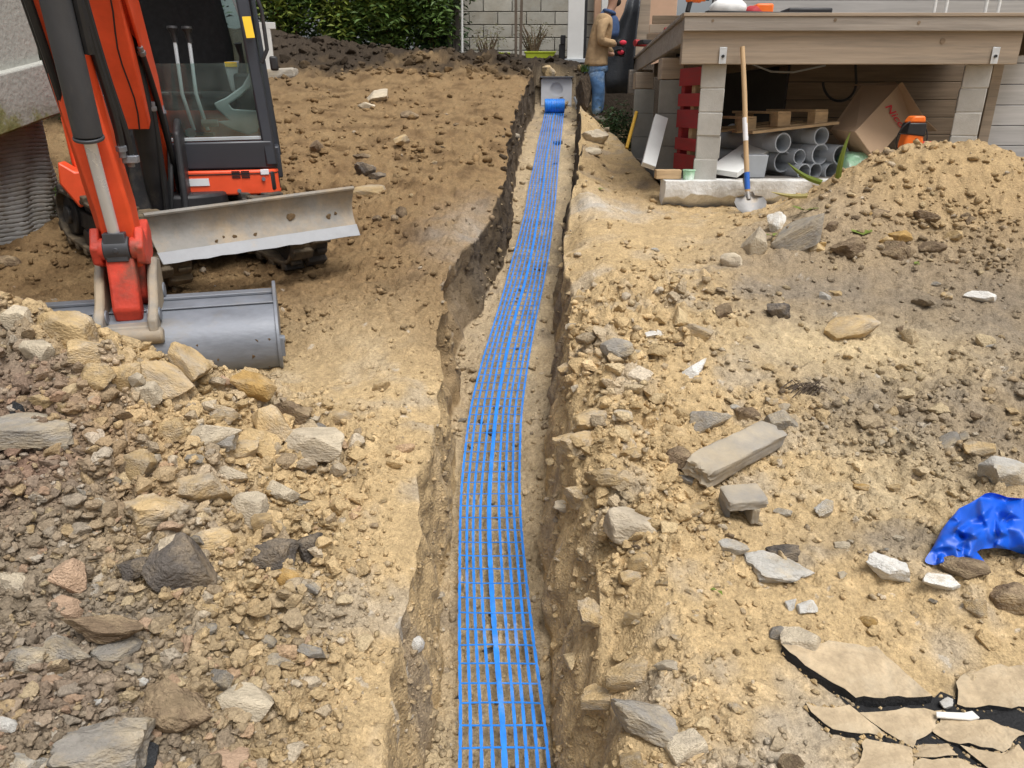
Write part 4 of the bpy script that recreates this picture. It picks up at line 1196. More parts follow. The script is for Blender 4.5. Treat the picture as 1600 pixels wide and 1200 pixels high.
def excavator():
    A = Vector((-2.22, 4.9, 0))
    hf = Vector((.295, -.955, 0)).normalized(); r = Vector((.955, .295, 0)).normalized()
    up = (Vector((0, 0, 1)) - r * .035).normalized()
    z0 = float(gz(-2.2, 4.9))
    t = thing("mini_excavator", (A.x, A.y, z0), "orange-red mini excavator with a dozer blade and a wide bucket, parked on the slope", "excavator")
    H = Matrix.Translation(Vector((0, 0, 1)) ) @ frame((A.x, A.y, 0), r, hf, up) @ Matrix.Translation(Vector((0, 0, -1)))
    Lk = frame((A.x, A.y, 0), r, hf, (0, 0, 1))
    # ---- undercarriage
    fd = Vector((.7071, -.7071, 0)); lat = Vector((.7071, .7071, 0))
    nf = Vector((-1.95, 4.12, 0)); gauge = .80; Lt = 1.22
    for k in range(2):
        c0 = nf + (lat * gauge + fd * .14) * k - fd * .10
        c1 = c0 - fd * Lt
        za = gz(c0.x, c0.y) + .012 if k == 0 else gz(c0.x, c0.y) + .0; zb = min(gz(c1.x, c1.y), za + .10) + .03
        a = Vector((c0.x, c0.y, za + .19)); b = Vector((c1.x, c1.y, zb + .19))
        f_ = (a - b).normalized(); l_ = lat; u_ = l_.cross(f_).normalized()
        if u_.z < 0: u_ = -u_
        M = frame((a + b) / 2, f_, u_, l_); half = (a - b).length / 2
        def loop(rad, n=14):
            pts = []
            for q in range(n + 1):
                an = -math.pi / 2 + math.pi * q / n; pts.append((half + rad * math.cos(an), rad * math.sin(an)))
            for q in range(n + 1):
                an = math.pi / 2 + math.pi * q / n; pts.append((-half + rad * math.cos(an), rad * math.sin(an)))
            return pts
        W = .25
        m = MB(M); o_, i_ = loop(.165), loop(.140); n = len(o_)
        vs = [(x, y, -W / 2) for x, y in o_] + [(x, y, W / 2) for x, y in o_] + [(x, y, W / 2) for x, y in i_] + [(x, y, -W / 2) for x, y in i_]
        fs = []
        for q in range(4):
            for j in range(n): fs.append((q * n + j, q * n + (j + 1) % n, ((q + 1) % 4) * n + (j + 1) % n, ((q + 1) % 4) * n + j))
        m.add(vs, fs)
        belt = m.build("rubber_track", rub, t, bevel=.006)
        # lugs
        per = 4 * half + 2 * math.pi * .165; nl = 44; m = MB(M)
        for j in range(nl):
            sdist = per * j / nl
            def pt(sd):
                sd %= per
                if sd < 2 * half: return (-half + sd, -.165, 0, -1)
                sd -= 2 * half
                if sd < math.pi * .165:
                    an = -math.pi / 2 + sd / .165; return (half + .165 * math.cos(an), .165 * math.sin(an), math.cos(an), math.sin(an))
                sd -= math.pi * .165
                if sd < 2 * half: return (half - sd, .165, 0, 1)
                sd -= 2 * half
                an = math.pi / 2 + sd / .165; return (-half + .165 * math.cos(an), .165 * math.sin(an), math.cos(an), math.sin(an))
            x, y, nx, ny = pt(sdist); sgn = 1 if j % 2 else -1
            c = Vector((x + nx * .012, y + ny * .012, sgn * W * .24))
            rot = Matrix(((-ny, nx, 0), (nx, ny, 0), (0, 0, 1))).transposed()
            m.box(c, (.062, .040, W * .54), rot)
            c = Vector((x + nx * .008, y + ny * .008, -sgn * W * .30)); m.box(c, (.03, .03, W * .3), rot)
        m.build("tread_lugs", rub, belt, bevel=.008)
        m = MB(M); m.box((0, .0, 0), (2 * half - .1, .12, W * .55)); m.box((0, .06, 0), (2 * half * .7, .06, W * .4))
        m.build("track_frame", blk, t, bevel=.01)
        for xw, nm, rw in ((half, "idler_wheel", .135), (-half, "drive_sprocket", .13)):
            m = MB(M); m.cyl((xw, 0, -W * .36), (xw, 0, W * .36), rw, n=24); m.cyl((xw, 0, -W * .46), (xw, 0, W * .46), .06, n=16)
            m.build(nm, blk, belt, bevel=.01)
        for j in range(3):
            m = MB(M); xw = -half * .5 + half * .5 * j; m.cyl((xw, -.085, -W * .4), (xw, -.085, W * .4), .05, n=16); m.build("track_roller", blk, belt)
    cu = nf + lat * gauge / 2 - fd * .6; zc = gz(cu.x, cu.y)
    m = MB(frame((cu.x, cu.y, zc), fd, lat, (0, 0, 1))); m.box((0, 0, .30), (.6, .62, .16)); m.cyl((0, 0, .36), (0, 0, .46), .26, n=24)
    m.build("undercarriage", blk, t, bevel=.02)
    # ---- dozer blade
    bl = [at(225, 337, 3.80), at(256, 413, 3.76)]; br = [at(553, 294, 4.50), at(561, 367, 4.46)]
    nrm = (br[0] - bl[0]).cross(Vector((0, 0, 1))).normalized()      # towards the camera
    if nrm.y > 0: nrm = -nrm
    def bp(u, v, off=0.0):
        L0 = bl[0].lerp(bl[1], v); R0 = br[0].lerp(br[1], v)
        return L0.lerp(R0, u) - nrm * (.055 * math.sin(math.pi * min(1, v * 1.06)) - off)
    m = MB(); NU, NV = 24, 12; vs = []; fs = []
    for sd in (0, -.016):
        for i in range(NU + 1):
            for j in range(NV + 1):
                vs.append(bp(i / NU, j / NV * .8, sd + .002 * math.sin(i * 1.7)))
    k = (NU + 1) * (NV + 1); idx = lambda a, i, j: a * k + i * (NV + 1) + j
    for a in (0, 1):
        for i in range(NU):
            for j in range(NV): fs.append((idx(a, i, j), idx(a, i + 1, j), idx(a, i + 1, j + 1), idx(a, i, j + 1)))
    for i in range(NU):
        for j in (0, NV): fs.append((idx(0, i, j), idx(0, i + 1, j), idx(1, i + 1, j), idx(1, i, j)))
    for j in range(NV):
        for i in (0, NU): fs.append((idx(0, i, j), idx(0, i, j + 1), idx(1, i, j + 1), idx(1, i, j)))
    m.add(vs, fs); blade = m.build("dozer_blade", mudst, t, smooth=50)
    m = MB(); vs = []
    for u in np.linspace(-.004, 1.004, 16):
        vs += [bp(u, .78, .004), bp(u, 1.0 + .012 * math.sin(u * 40), .010), bp(u, 1.0 + .012 * math.sin(u * 40), -.014), bp(u, .78, -.018)]
    fs = []
    for i in range(15):
        for q in range(4): fs.append((4 * i + q, 4 * i + (q + 1) % 4, 4 * i + 4 + (q + 1) % 4, 4 * i + 4 + q))
    fs += [(0, 1, 2, 3), (60, 61, 62, 63)]
    m.add(vs, fs); m.build("cutting_edge", brite, blade, bevel=.002)
    m = MB(); m.tube([bp(u, 0, -.006) for u in np.linspace(0, 1, 8)], .013); m.build("top_rim", mudst, blade)
    for u, v, s_ in ((.66, .45, .045), (.86, .55, .03), (.9, .5, .02), (.36, .68, .022), (.27, .72, .018), (.46, .7, .02), (.31, .66, .014)):
        o = bpy.data.objects.new("mud_lump", STN['clod'][int(u * 50) % 5]); COL.objects.link(o); o.parent = blade
        o.location = bp(u, v, .004) - ORG[blade.name]; o.scale = (s_ * 1.0, s_ * .35, s_ * 1.1); o.rotation_euler = (0, rng.uniform(0, 3), .6)
        o.material_slots[0].link = 'OBJECT'; o.material_slots[0].material = mudm
    m = MB()
    for sgn in (.25, .75):
        p0 = bp(sgn, .6, -.03); p1 = Vector((cu.x, cu.y, zc + .28)) + lat * (sgn - .5) * .5
        m.bar(p0, p1, .07, .09)
    m.build("blade_arm", blk, t, bevel=.01)
    # ---- upper body
    m = MB(H)
    m.prism([(.03, .70), (.12, .66), (.12, .10), (.03, .06), (-1.2, .06), (-1.2, .70)], (0, 0, 1.19), (0, 1, 0), (1, 0, 0), (0, 0, .12)); m.build("floor_plate", blk, t, bevel=.01)
    # front bumper panel with rounded corner
    pl_ = [(.07, .145), (.56, .145), (.64, .125), (.685, .08), (.70, .02), (.70, -.9), (.66, -.9), (.66, .02), (.64, .07), (.56, .105), (.07, .105)]
    m = MB(H); m.prism(pl_, (0, 0, 1.185), (1, 0, 0), (0, 1, 0), (0, 0, .155)); bump = m.build("front_bumper", red, t, bevel=.012, seg=3)
    m = MB(H); m.prism([(x, y + .004) for x, y in [(.07, .145), (.56, .145), (.64, .125), (.685, .08), (.70, .02), (.692, .02), (.675, .07), (.63, .115), (.56, .135), (.07, .135)]], (0, 0, 1.24), (1, 0, 0), (0, 1, 0), (0, 0, .006)); m.build("panel_seam", blk, bump)
    for i in range(2):
        for j in range(5):
            m = MB(H); m.box((.435 + i * .058, .147, 1.256 - j * .0095), (.05, .006, .0055)); m.build("vent_slot", blk, bump)
    m = MB(H); m.box((.205, .148, 1.195), (.125, .005, .045)); m.build("rating_plate", whitep, bump)
    m = MB(H); m.box((.612, .136, 1.247), (.055, .008, .035), Euler((0, 0, -.25)).to_matrix()); m.build("marker_lamp", whitep, bump, bevel=.004)
    for bx, bz in ((.118, 1.20), (.60, 1.205), (.44, 1.135)):
        m = MB(H); m.cyl((bx, .14, bz), (bx, .152, bz), .012, n=12); m.build("bolt", steel, bump)
    # left red skirt and black side cowl
    m = MB(H); m.prism([(-.58, 1.33), (-.50, 1.27), (-.14, 1.30), (-.13, 1.24), (-.30, 1.22), (-.40, 1.10), (-.52, 1.05), (-.60, 1.20)], (0, -.02, 0), (1, 0, 0), (0, 0, 1), (0, .16, 0)); m.build("side_skirt", red, t, bevel=.012)
    m = MB(H); m.box((-.52, -.6, 1.42), (.05, 1.0, .36)); m.build("side_panel", red, t, bevel=.02)
    m = MB(H); m.prism([(-.54, 1.25), (-.22, 1.22), (-.2, 1.7), (-.25, 1.88), (-.36, 1.98), (-.44, 1.96), (-.5, 1.8)], (0, -.35, 0), (1, 0, 0), (0, 0, 1), (0, .5, 0)); m.build("side_cowl", cabp, t, bevel=.03, seg=3)
    m = MB(H); m.box((.05, -1.0, 1.42), (1.25, .55, .55)); m.build("counterweight", red, t, bevel=.06, seg=3)
    # ---- cab
    cab = None
    m = MB(H)
    m.prism([(.05, 1.265), (.69, 1.265), (.685, 1.44), (.05, 1.43)], (0, .06, 0), (1, 0, 0), (0, 0, 1), (0, .05, 0))
    cab = m.build("cab", cabp, t, bevel=.012, seg=2)
    m = MB(H)
    m.bar((.665, .055, 1.28), (.60, -.12, 3.02), .075, .085, (0, 1, 0)); m.build("front_post", cabp, cab, bevel=.012)
    m = MB(H); m.bar((-.20, .02, 1.28), (-.16, -.12, 3.02), .06, .07, (0, 1, 0)); m.build("front_post", cabp, cab, bevel=.012)
    m = MB(H); m.bar((.69, -.95, 1.28), (.62, -.95, 3.02), .06, .06, (0, 1, 0)); m.bar((.71, -.35, 1.32), (.66, -.42, 3.02), .05, .05, (0, 1, 0)); m.bar((-.20, -.95, 1.28), (-.16, -.95, 3.02), .06, .06, (0, 1, 0)); m.build("rear_post", cabp, cab, bevel=.01)
    m = MB(H); m.bar((.70, .03, 1.30), (.70, -.98, 1.30), .05, .20); m.build("door_sill", cabp, cab, bevel=.01)
    m = MB(H); m.prism([(-.25, -1.02), (.68, -1.02), (.66, -.02), (-.22, -.02)], (0, 0, 3.05), (1, 0, 0), (0, 1, 0), (0, 0, .08)); m.build("roof", cabp, cab, bevel=.03, seg=3)
    # grab rail and mirror on the right post
    m = MB(H); m.tube([(.70, .02, 2.35), (.735, .05, 2.2), (.735, .05, 1.98), (.69, .06, 1.90)], .012); m.build("grab_rail", blk, cab)
    m = MB(H); m.box((.765, .04, 1.90), (.05, .03, .085)); m.build("mirror", blk, cab, bevel=.012)
    m = MB(H); m.bar((.648, .098, 2.04), (.640, .075, 2.16), .05, .004, (0, 1, 0)); m.build("warning_sticker", yellow, cab)
    # lower windscreen
    m = MB(H); m.prism([(-.13, 1.44), (.635, 1.45), (.610, 1.90), (-.13, 1.885)], (0, .045, 0), (1, 0, 0), (0, 0, 1), (0, .008, 0)); m.build("windscreen_pane", cabglass, cab)
    m = MB(H); m.bar((-.13, .05, 1.444), (.64, .05, 1.456), .02, .022); m.build("windscreen_rail", greyp, cab, bevel=.003)
    m = MB(H); m.prism([(-.9, 1.42), (-.05, 1.42), (-.1, 2.9), (-.9, 2.9)], (.685, 0, 0), (0, 1, 0), (0, 0, 1), (.008, 0, 0)); m.build("door_pane", cabglass, cab)
    m = MB(H); m.prism([(-.17, 1.75), (.64, 1.75), (.61, 2.9), (-.14, 2.9)], (0, -.97, 0), (1, 0, 0), (0, 0, 1), (0, .008, 0)); m.build("rear_pane", cabglass, cab)
    m = MB(H); m.box((.22, -.95, 1.55), (.86, .06, .5)); m.build("rear_bulkhead", blk, cab, bevel=.01)
    # ---- inside
    m = MB(H); m.prism([(-.12, 2.55), (.0, 2.66), (.26, 2.66), (.36, 2.5), (.41, 2.05), (.40, 1.72), (-.10, 1.72), (-.16, 2.1)], (.1, -.72, 0), (1, 0, 0), (0, 0, 1), (0, .14, 0)); seat = m.build("seat", seatm, cab, bevel=.05, seg=3)
    m = MB(H); m.prism([(.02, -.22), (.48, -.22), (.50, -.66), (0, -.66)], (0, 0, 1.68), (1, 0, 0), (0, 1, 0), (0, 0, .12)); m.build("seat_cushion", seatm, seat, bevel=.04, seg=3)
    for sx in (-.1, .56):
        m = MB(H); m.box((sx, -.45, 1.68), (.12, .5, .34)); m.build("control_console", blk, cab, bevel=.02)
        m = MB(H); m.tube([(sx, -.25, 1.85), (sx + .01, -.24, 1.95), (sx, -.22, 2.03)], [.03, .014, .024]); m.build("joystick", blk, cab)
    for sx, kx in ((.18, .15), (.262, .235)):
        m = MB(H); m.tube([(sx + .035, -.08, 1.50), (sx - .0, -.10, 1.72), (kx + .04, -.14, 2.06)], .0115); lv = m.build("travel_lever", greyp, cab)
        m = MB(H); m.tube([(kx + .042, -.138, 2.02), (kx + .038, -.142, 2.075), (kx + .037, -.143, 2.10), (kx + .037, -.143, 2.115)], [.016, .019, .034, .030], 12); m.build("lever_knob", blk, lv)
    m = MB(H); m.prism([(.40, 1.92), (.52, 1.93), (.55, 1.78), (.50, 1.70), (.42, 1.74)], (.05, -.30, 0), (1, 0, 0), (0, 0, 1), (0, .05, 0)); cons = m.build("lever_guard", greyp, cab, bevel=.012)
    m = MB(H); m.box((.495, -.270, 1.905), (.075, .006, .03)); m.build("console_sticker", yellow, cons)
    # sweeping grey part added for the reflection of the door trim
    out = [(.615, 1.86), (.55, 1.77), (.44, 1.70), (.36, 1.665), (.37, 1.63), (.44, 1.56), (.36, 1.555), (.45, 1.50), (.54, 1.47), (.60, 1.49), (.635, 1.56), (.62, 1.62), (.47, 1.63), (.45, 1.66), (.53, 1.705), (.60, 1.765)]
    m = MB(H); m.prism(out, (0, -.10, 0), (1, 0, 0), (0, 0, 1), (0, .03, 0)); m.build("trim_reflection", greyp, cab, bevel=.008)
    m = MB(H); m.box((.10, -.1, 1.475), (.46, .2, .02)); m.build("foot_plate", blk, cab)
    for sx in (.02, .32):
        m = MB(H); m.box((sx, -.03, 1.545), (.10, .05, .03), Euler((.5, 0, 0)).to_matrix()); m.build("pedal", greyp, cab, bevel=.006)
    for sx in (.13, .20):
        m = MB(H); m.cyl((sx, .02, 1.485), (sx, .03, 1.49), .033, n=7); m.build("pedal_pad", greyp, cab)
    m = MB(H); m.box((.0, -.25, 1.72), (.2, .12, .03)); m.box((.2, -.25, 1.72), (.18, .12, .03)); m.build("arm_tray", blk, cab, bevel=.01)
    m = MB(H); m.tube([(.54, -.3, 2.5), (.57, -.3, 2.3), (.62, -.3, 2.1), (.63, -.3, 1.95)], .008); m.build("seat_belt", greyp, cab)
    # ---- boom and arm (all in the plane of the linkage)
    def offpoly(line, th):
        P = [Vector((a, b)) for a, b in line]; U = []; D = []
        for i, p in enumerate(P):
            d = (P[min(i + 1, len(P) - 1)] - P[max(i - 1, 0)]).normalized(); nn = Vector((-d.y, d.x))
            U.append(tuple(p + nn * th[i] / 2)); D.append(tuple(p - nn * th[i] / 2))
        return U + D[::-1]
    def lpr(poly, s0, s1):
        m = MB(Lk); m.prism(poly, ((s0 + s1) / 2, 0, 0), (0, 1, 0), (0, 0, 1), (s1 - s0, 0, 0)); return m
    bl_ = [(0.02, 1.13), (.20, 1.58), (.50, 2.0), (.95, 2.38), (1.5, 2.62), (2.08, 2.76)]
    boom = lpr(offpoly(bl_, [.14, .20, .25, .26, .22, .14]), -.085, .05).build("boom", red, t, bevel=.008)
    lpr(offpoly([(.12, 1.36), (.30, 1.74), (.60, 2.06), (.95, 2.33)], [.05, .26, .30, .22]), .05, .065).build("boom_side_plate", red, boom, bevel=.004)
    g0 = Vector((.62, 1.53)); g1 = Vector((.95, 2.24))
    m = lpr(offpoly([tuple(g0), tuple(g0.lerp(g1, .5)), tuple(g1)], [.018, .018, .018]), -.125, .03)
    guard = m.build("cylinder_guard", red, t, bevel=.006)
    for sx in (-.12, .025):
        lpr(offpoly([(g0.x - .05, g0.y + .03), (g1.x - .05, g1.y + .03)], [.10, .10]), sx - .007, sx + .007).build("guard_flange", red, guard, bevel=.003)
    m = MB(Lk); pp = [(-.02 + .012 * math.sin(k), g0.x + (g1.x - g0.x) * k / 9 + .011, g0.y + (g1.y - g0.y) * k / 9) for k in range(10)]; m.tube(pp, .004); m.build("guard_groove_line", hose, guard)  # thin black line added for the dark groove along the guard
    m = MB(Lk); m.cyl((-.015, .28, .90), (-.015, .66, 2.05), .064, n=20); m.cyl((-.015, .66, 2.05), (-.015, .685, 2.13), .07, n=20); bc = m.build("boom_cylinder", blk, t, bevel=.004)
    m = MB(Lk); m.cyl((-.015, .685, 2.1), (-.015, .90, 2.42), .03, n=14); m.build("boom_rod", chrome, bc)
    # swing bracket
    m = lpr([(-.14, 1.42), (.16, 1.60), (.30, 1.50), (.40, 1.1), (.42, .82), (.22, .78), (-.02, .86), (-.14, .96)], -.16, -.06); m.v += []; m.build("swing_bracket", blk, t, bevel=.015)
    m = lpr([(-.14, 1.40), (.14, 1.58), (.30, 1.50), (.40, 1.06), (.40, .80), (.05, .80), (-.14, .92)], .105, .145); m.build("swing_bracket", blk, t, bevel=.015)
    m = MB(Lk); m.cyl((-.14, .02, 1.13), (.19, .02, 1.13), .045, n=16); m.cyl((-.14, .32, .92), (.06, .32, .92), .045, n=16); m.build("boom_pin", blk, t, bevel=.005)
    # arm
    E0 = Vector((2.10, 3.05)); E1 = Vector((1.715, .86))
    al = [tuple(E0), tuple(E0.lerp(E1, .15)), tuple(E0.lerp(E1, .55)), tuple(E0.lerp(E1, .82)), (1.70, .86)]
    m = lpr(offpoly(al, [.16, .22, .18, .16, .12]), -.06, .075)
    for v in m.v:
        q = min(1, max(0, (v.z - 1.35) / .5)); sh_ = -.055 * q
        v.x += r.x * sh_; v.y += r.y * sh_
    arm = m.build("arm", red, t, bevel=.014, seg=3)
    m = MB(Lk); m.cyl((-.09, 2.06, 2.76), (.12, 2.06, 2.76), .06, n=18); m.build("arm_pin", blk, arm)
    b0 = Vector((-.005, 2.30, 2.98)); b1 = Vector((-.005, 1.985, 1.54)); b2 = Vector((-.005, 1.845, 1.11))
    m = MB(Lk); m.cyl(b0, b1, .052, n=24); m.cyl(b1, b1.lerp(b2, .03), .056, n=24); m.cyl(b0.lerp(b1, .62), b0.lerp(b1, .64), .058, n=24); m.cyl(b0.lerp(b1, .33), b0.lerp(b1, .345), .056, n=24)
    cyl = m.build("bucket_cylinder", cylp, t, bevel=.004)
    m = MB(Lk); m.cyl(b1, b2, .0235, n=18); m.build("chrome_rod", chrome, cyl)
    m = MB(Lk); m.box(b2 + Vector((0, -.004, -.02)), (.085, .09, .12)); m.cyl(b2 + Vector((-.05, 0, -.03)), b2 + Vector((.05, 0, -.03)), .05, n=18); m.cyl(b2 + Vector((0, .03, -.03)), b2 + Vector((0, .052, -.03)), .012, n=10); kn = m.build("rod_eye", cylp, cyl, bevel=.01)
    m = MB(Lk); m.cyl((-.005, 1.985 + .05, 1.60), (-.005, 1.985 + .056, 1.60), .016, n=12); m.build("cylinder_badge", whitep, cyl)
    m = MB(Lk); m.tube([b0 + Vector((.065, 0, 0)), b0.lerp(b1, .4) + Vector((.07, .0, 0)), b0.lerp(b1, .8) + Vector((.068, -.01, 0))], .018); m.build("feed_pipe", hose, cyl)
    # bucket links
    for sx in (-.085, .085):
        m = lpr([(b2.y + .05, b2.z - .02), (b2.y + .03, b2.z - .09), (1.76, .99), (1.66, 1.02), (1.62, 1.12), (1.67, 1.18), (1.77, 1.10), (b2.y - .02, b2.z + .06)], sx - .018, sx + .018); m.build("side_link", dred, t, bevel=.008)
        m = MB(Lk); m.cyl((sx * 1.12, b2.y, b2.z - .03), (sx * .55, b2.y, b2.z - .03), .046, n=18); m.build("link_boss", dred, t, bevel=.006)
    m = lpr([(b2.y + .03, b2.z - .06), (b2.y + .045, .96), (1.93, .83), (1.90, .77), (1.84, .80), (1.81, .95), (b2.y - .05, b2.z - .08)], -.055, .055); m.build("bucket_link", dred, t, bevel=.012)
    m = lpr([(1.74, 1.12), (1.80, .98), (1.80, .85), (1.72, .78), (1.64, .84), (1.62, .98)], -.06, .078); m.build("arm_nose", dred, t, bevel=.014)
    # quick hitch (grey ears and cross block)
    for sx in (-.105, .105):
        m = lpr([(1.66, 1.00), (1.74, 1.02), (1.82, .96), (1.90, .86), (2.0, .80), (2.015, .72), (1.93, .66), (1.75, .68), (1.66, .78)], sx - .02, sx + .02); m.build("hitch_ear", mudst, t, bevel=.01)
        m = MB(Lk); m.cyl((sx * 1.25, 1.915, .80), (sx * .75, 1.915, .80), .032, n=14); m.cyl((sx * 1.25, 1.70, .86), (sx * .75, 1.70, .86), .035, n=14); m.build("hitch_pin", steel, t, bevel=.004)
    m = MB(Lk); m.box((0, 1.90, .735), (.20, .16, .07)); m.cyl((-.14, 1.985, .725), (.14, 1.985, .725), .036, n=14); m.build("hitch_block", mudst, t, bevel=.01)
    # ---- wide bucket
    zg = float(gz(-1.35, 3.12))
    zb = zg - .03 - .56; tb = .05
    pro = [(1.62, .885), (1.70, .885), (1.78, .875), (1.86, .845), (1.92, .80), (1.955, .74), (1.962, .67), (1.94, .61), (1.89, .575), (1.80, .56), (1.55, .56), (1.33, .565)]
    pro = [(a + tb, b + zb) for a, b in pro]
    inner = [(a - .014 * (1 if a > 1.6 else 0), b + .014 * (1 if b < .75 + zb else -1)) for a, b in pro]
    s0, s1 = -.49, .60
    m = MB(Lk); n = len(pro)
    vs = []; 
    for s_ in (s0, s1): vs += [(s_, a, b) for a, b in pro] + [(s_, a, b) for a, b in inner]
    fs = []
    for i in range(n - 1):
        fs += [(i, i + 1, 2 * n + i + 1, 2 * n + i), (n + i, 3 * n + i, 3 * n + i + 1, n + i + 1)]
    fs += [(0, n, 3 * n, 2 * n), (n - 1, 3 * n - 1 + 0, 4 * n - 1, 2 * n - 1)] if False else [(0, n, 3 * n, 2 * n), (n - 1, 2 * n - 1, 4 * n - 1, 3 * n - 1)]
    m.add(vs, fs); bk = m.build("bucket", steel, t, smooth=50)
    for s_, nm in ((s0 - .006, 0), (s1 + .006, 1)):
        sp = [(a + .012, b) for a, b in pro[3:10]] + [(1.33 + tb, .565 + zb), (1.40 + tb, .75 + zb), (1.60 + tb, .93 + zb), (1.69 + tb, .925 + zb)]
        lpr(sp, s_ - .008, s_ + .008).build("bucket_side", steel, bk, bevel=.003)
    m = MB(Lk); m.box(((s0 + s1) / 2, 1.655 + tb, .893 + zb), (s1 - s0, .07, .014)); m.bar((s0, 1.80 + tb, .874 + zb), (s1, 1.80 + tb, .874 + zb), .012, .008); m.build("top_lip", steel, bk, bevel=.003)
    m = MB(Lk); m.box((s1 + .02, 1.93 + tb, .70 + zb), (.02, .05, .09)); m.cyl((s1 + .01, 1.93 + tb, .73 + zb), (s1 + .035, 1.93 + tb, .73 + zb), .018, n=10); m.build("side_cutter", steel, bk, bevel=.004)
    for i in range(9):
        o = bpy.data.objects.new("mud_lump", STN['clod'][i % 5]); COL.objects.link(o); o.parent = bk
        q = rng.randrange(5, 8); s_ = rng.uniform(.2, .58)
        o.location = (Lk @ Vector((s_, pro[q][0] - .002, pro[q][1]))) - ORG[bk.name]; sc_ = rng.uniform(.008, .02); o.scale = (sc_, sc_ * .5, sc_)
        o.material_slots[0].link = 'OBJECT'; o.material_slots[0].material = mudm
    # ---- hoses
    HS = [
     [(-.15, 2.36, 3.0), (-.13, 2.12, 2.3), (-.10, 1.93, 1.75), (-.085, 1.83, 1.50), (-.07, 1.80, 1.42)],
     [(-.10, 2.40, 3.0), (-.115, 2.2, 2.4), (-.09, 2.0, 1.85), (-.08, 1.87, 1.52), (-.06, 1.83, 1.40)],
     [(.025, 2.30, 3.0), (.04, 2.10, 2.35), (.055, 1.97, 1.95), (.08, 1.88, 1.62), (.08, 1.85, 1.50)],
     [(.04, 2.2, 3.0), (.05, 2.02, 2.3), (.07, 1.90, 1.85), (.10, 1.82, 1.55), (.10, 1.80, 1.46)],
     [(.09, .14, 1.05), (.085, .30, 1.35), (.075, .50, 1.68), (.06, .66, 1.9)],
     [(.03, .36, .98), (.06, .34, 1.22), (.07, .22, 1.42), (.06, .2, 1.6)],
     [(-.14, .30, 1.0), (-.18, .22, 1.25), (-.16, .25, 1.52), (-.10, .45, 1.72)],
     [(.02, .42, 1.0), (.04, .46, 1.3), (.05, .52, 1.62)],
     [(-.20, .1, .98), (-.25, .05, 1.3), (-.22, .0, 1.62), (-.28, -.1, 1.7)],
    ]
    for h_ in HS:
        P = [Vector(p) for p in h_]; S_ = []
        for i in range(len(P) - 1):
            p0 = P[max(i - 1, 0)]; p1 = P[i]; p2 = P[i + 1]; p3 = P[min(i + 2, len(P) - 1)]
            for q in range(6):
                u = q / 6; S_.append(.5 * ((2 * p1) + (p2 - p0) * u + (2 * p0 - 5 * p1 + 4 * p2 - p3) * u * u + (3 * p1 - p0 - 3 * p2 + p3) * u ** 3))
        S_.append(P[-1])
        m = MB(Lk); m.tube(S_, .016); hb = m.build("hydraulic_hose", hose, t)
        m = MB(Lk); d = (S_[-1] - S_[-3]).normalized(); m.cyl(S_[-1] - d * .01, S_[-1] + d * .05, .015, n=10); m.cyl(S_[-1] + d * .005, S_[-1] + d * .025, .021, n=6); m.build("hose_fitting", steel, hb)
    m = MB(Lk); m.box((-.07, 1.80, 1.39), (.05, .06, .035)); m.box((.10, 1.80, 1.44), (.06, .06, .03)); m.build("hose_clamp", steel, t, bevel=.004)
excavator()
# ------------------------------------------------------------------ deck on block pillars, and what is under it
woodg = mat("weathered_deck_wood", (.32, .285, .248), .8, var=.22, scale=3, spec=.2, bump=.002, bscale=12, stretch=(.6, 8, 14), col2=(.24, .21, .18), thr=(.45, .7), objrand=.12)
woodb = mat("pale_beam_wood", (.36, .29, .22), .8, var=.18, scale=3, spec=.2, bump=.002, bscale=12, stretch=(.5, 8, 10), col2=(.22, .19, .155), thr=(.48, .72), objrand=.08)
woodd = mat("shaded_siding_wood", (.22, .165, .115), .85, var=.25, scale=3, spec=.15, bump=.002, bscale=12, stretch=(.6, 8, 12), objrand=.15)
woodn = mat("raw_pallet_wood", (.47, .33, .19), .85, var=.22, scale=5, spec=.15, bump=.002, bscale=30, stretch=(1, 4, 6), objrand=.12)
greyw = mat("grey_house_siding", (.43, .42, .41), .8, var=.14, scale=3, spec=.2, stretch=(.6, 6, 10), objrand=.08)
blockm = mat("grey_concrete_block", (.46, .45, .42), .95, var=.10, scale=9, spec=.1, bump=.003, bscale=120, col2=(.42, .40, .36), thr=(.45, .7), objrand=.07)
whitec = mat("whitewashed_concrete", (.70, .70, .68), .9, var=.16, scale=6, spec=.1, bump=.008, bscale=40, col2=(.40, .37, .32), thr=(.5, .68))
galv = mat("galvanised_bracket", (.62, .64, .66), .4, metal=.5, var=.12, scale=30)
pvc = mat("grey_pvc_pipe", (.40, .425, .45), .45, var=.10, scale=5, spec=.4, objrand=.1)
redp = mat("red_painted_pallet", (.33, .028, .032), .6, var=.2, scale=6, spec=.3, bump=.002, bscale=40, stretch=(1, 1, 5), objrand=.12)
foam = mat("white_foam_board", (.70, .71, .69), .85, var=.06, scale=6, spec=.2)
card = mat("cardboard", (.42, .295, .195), .9, var=.07, scale=2, spec=.1, bump=.001, bscale=20, stretch=(1, 1, 1))
redink = mat("red_marker", (.55, .03, .04), .6, var=.05)
orange = mat("orange_plastic", (.85, .17, .02), .45, var=.1, scale=5, spec=.4)
dkpl = mat("black_plastic", (.02, .02, .022), .5, var=.2, scale=8)
blue2 = mat("blue_paint_band", (.03, .14, .55), .5, var=.1)
handlew = mat("ash_handle_wood", (.52, .36, .20), .6, var=.15, scale=6, stretch=(4, 4, .5))
blade_s = mat("dusty_shovel_steel", (.25, .245, .24), .55, metal=.4, var=.2, scale=10, col2=(.42, .34, .24), thr=(.45, .65))
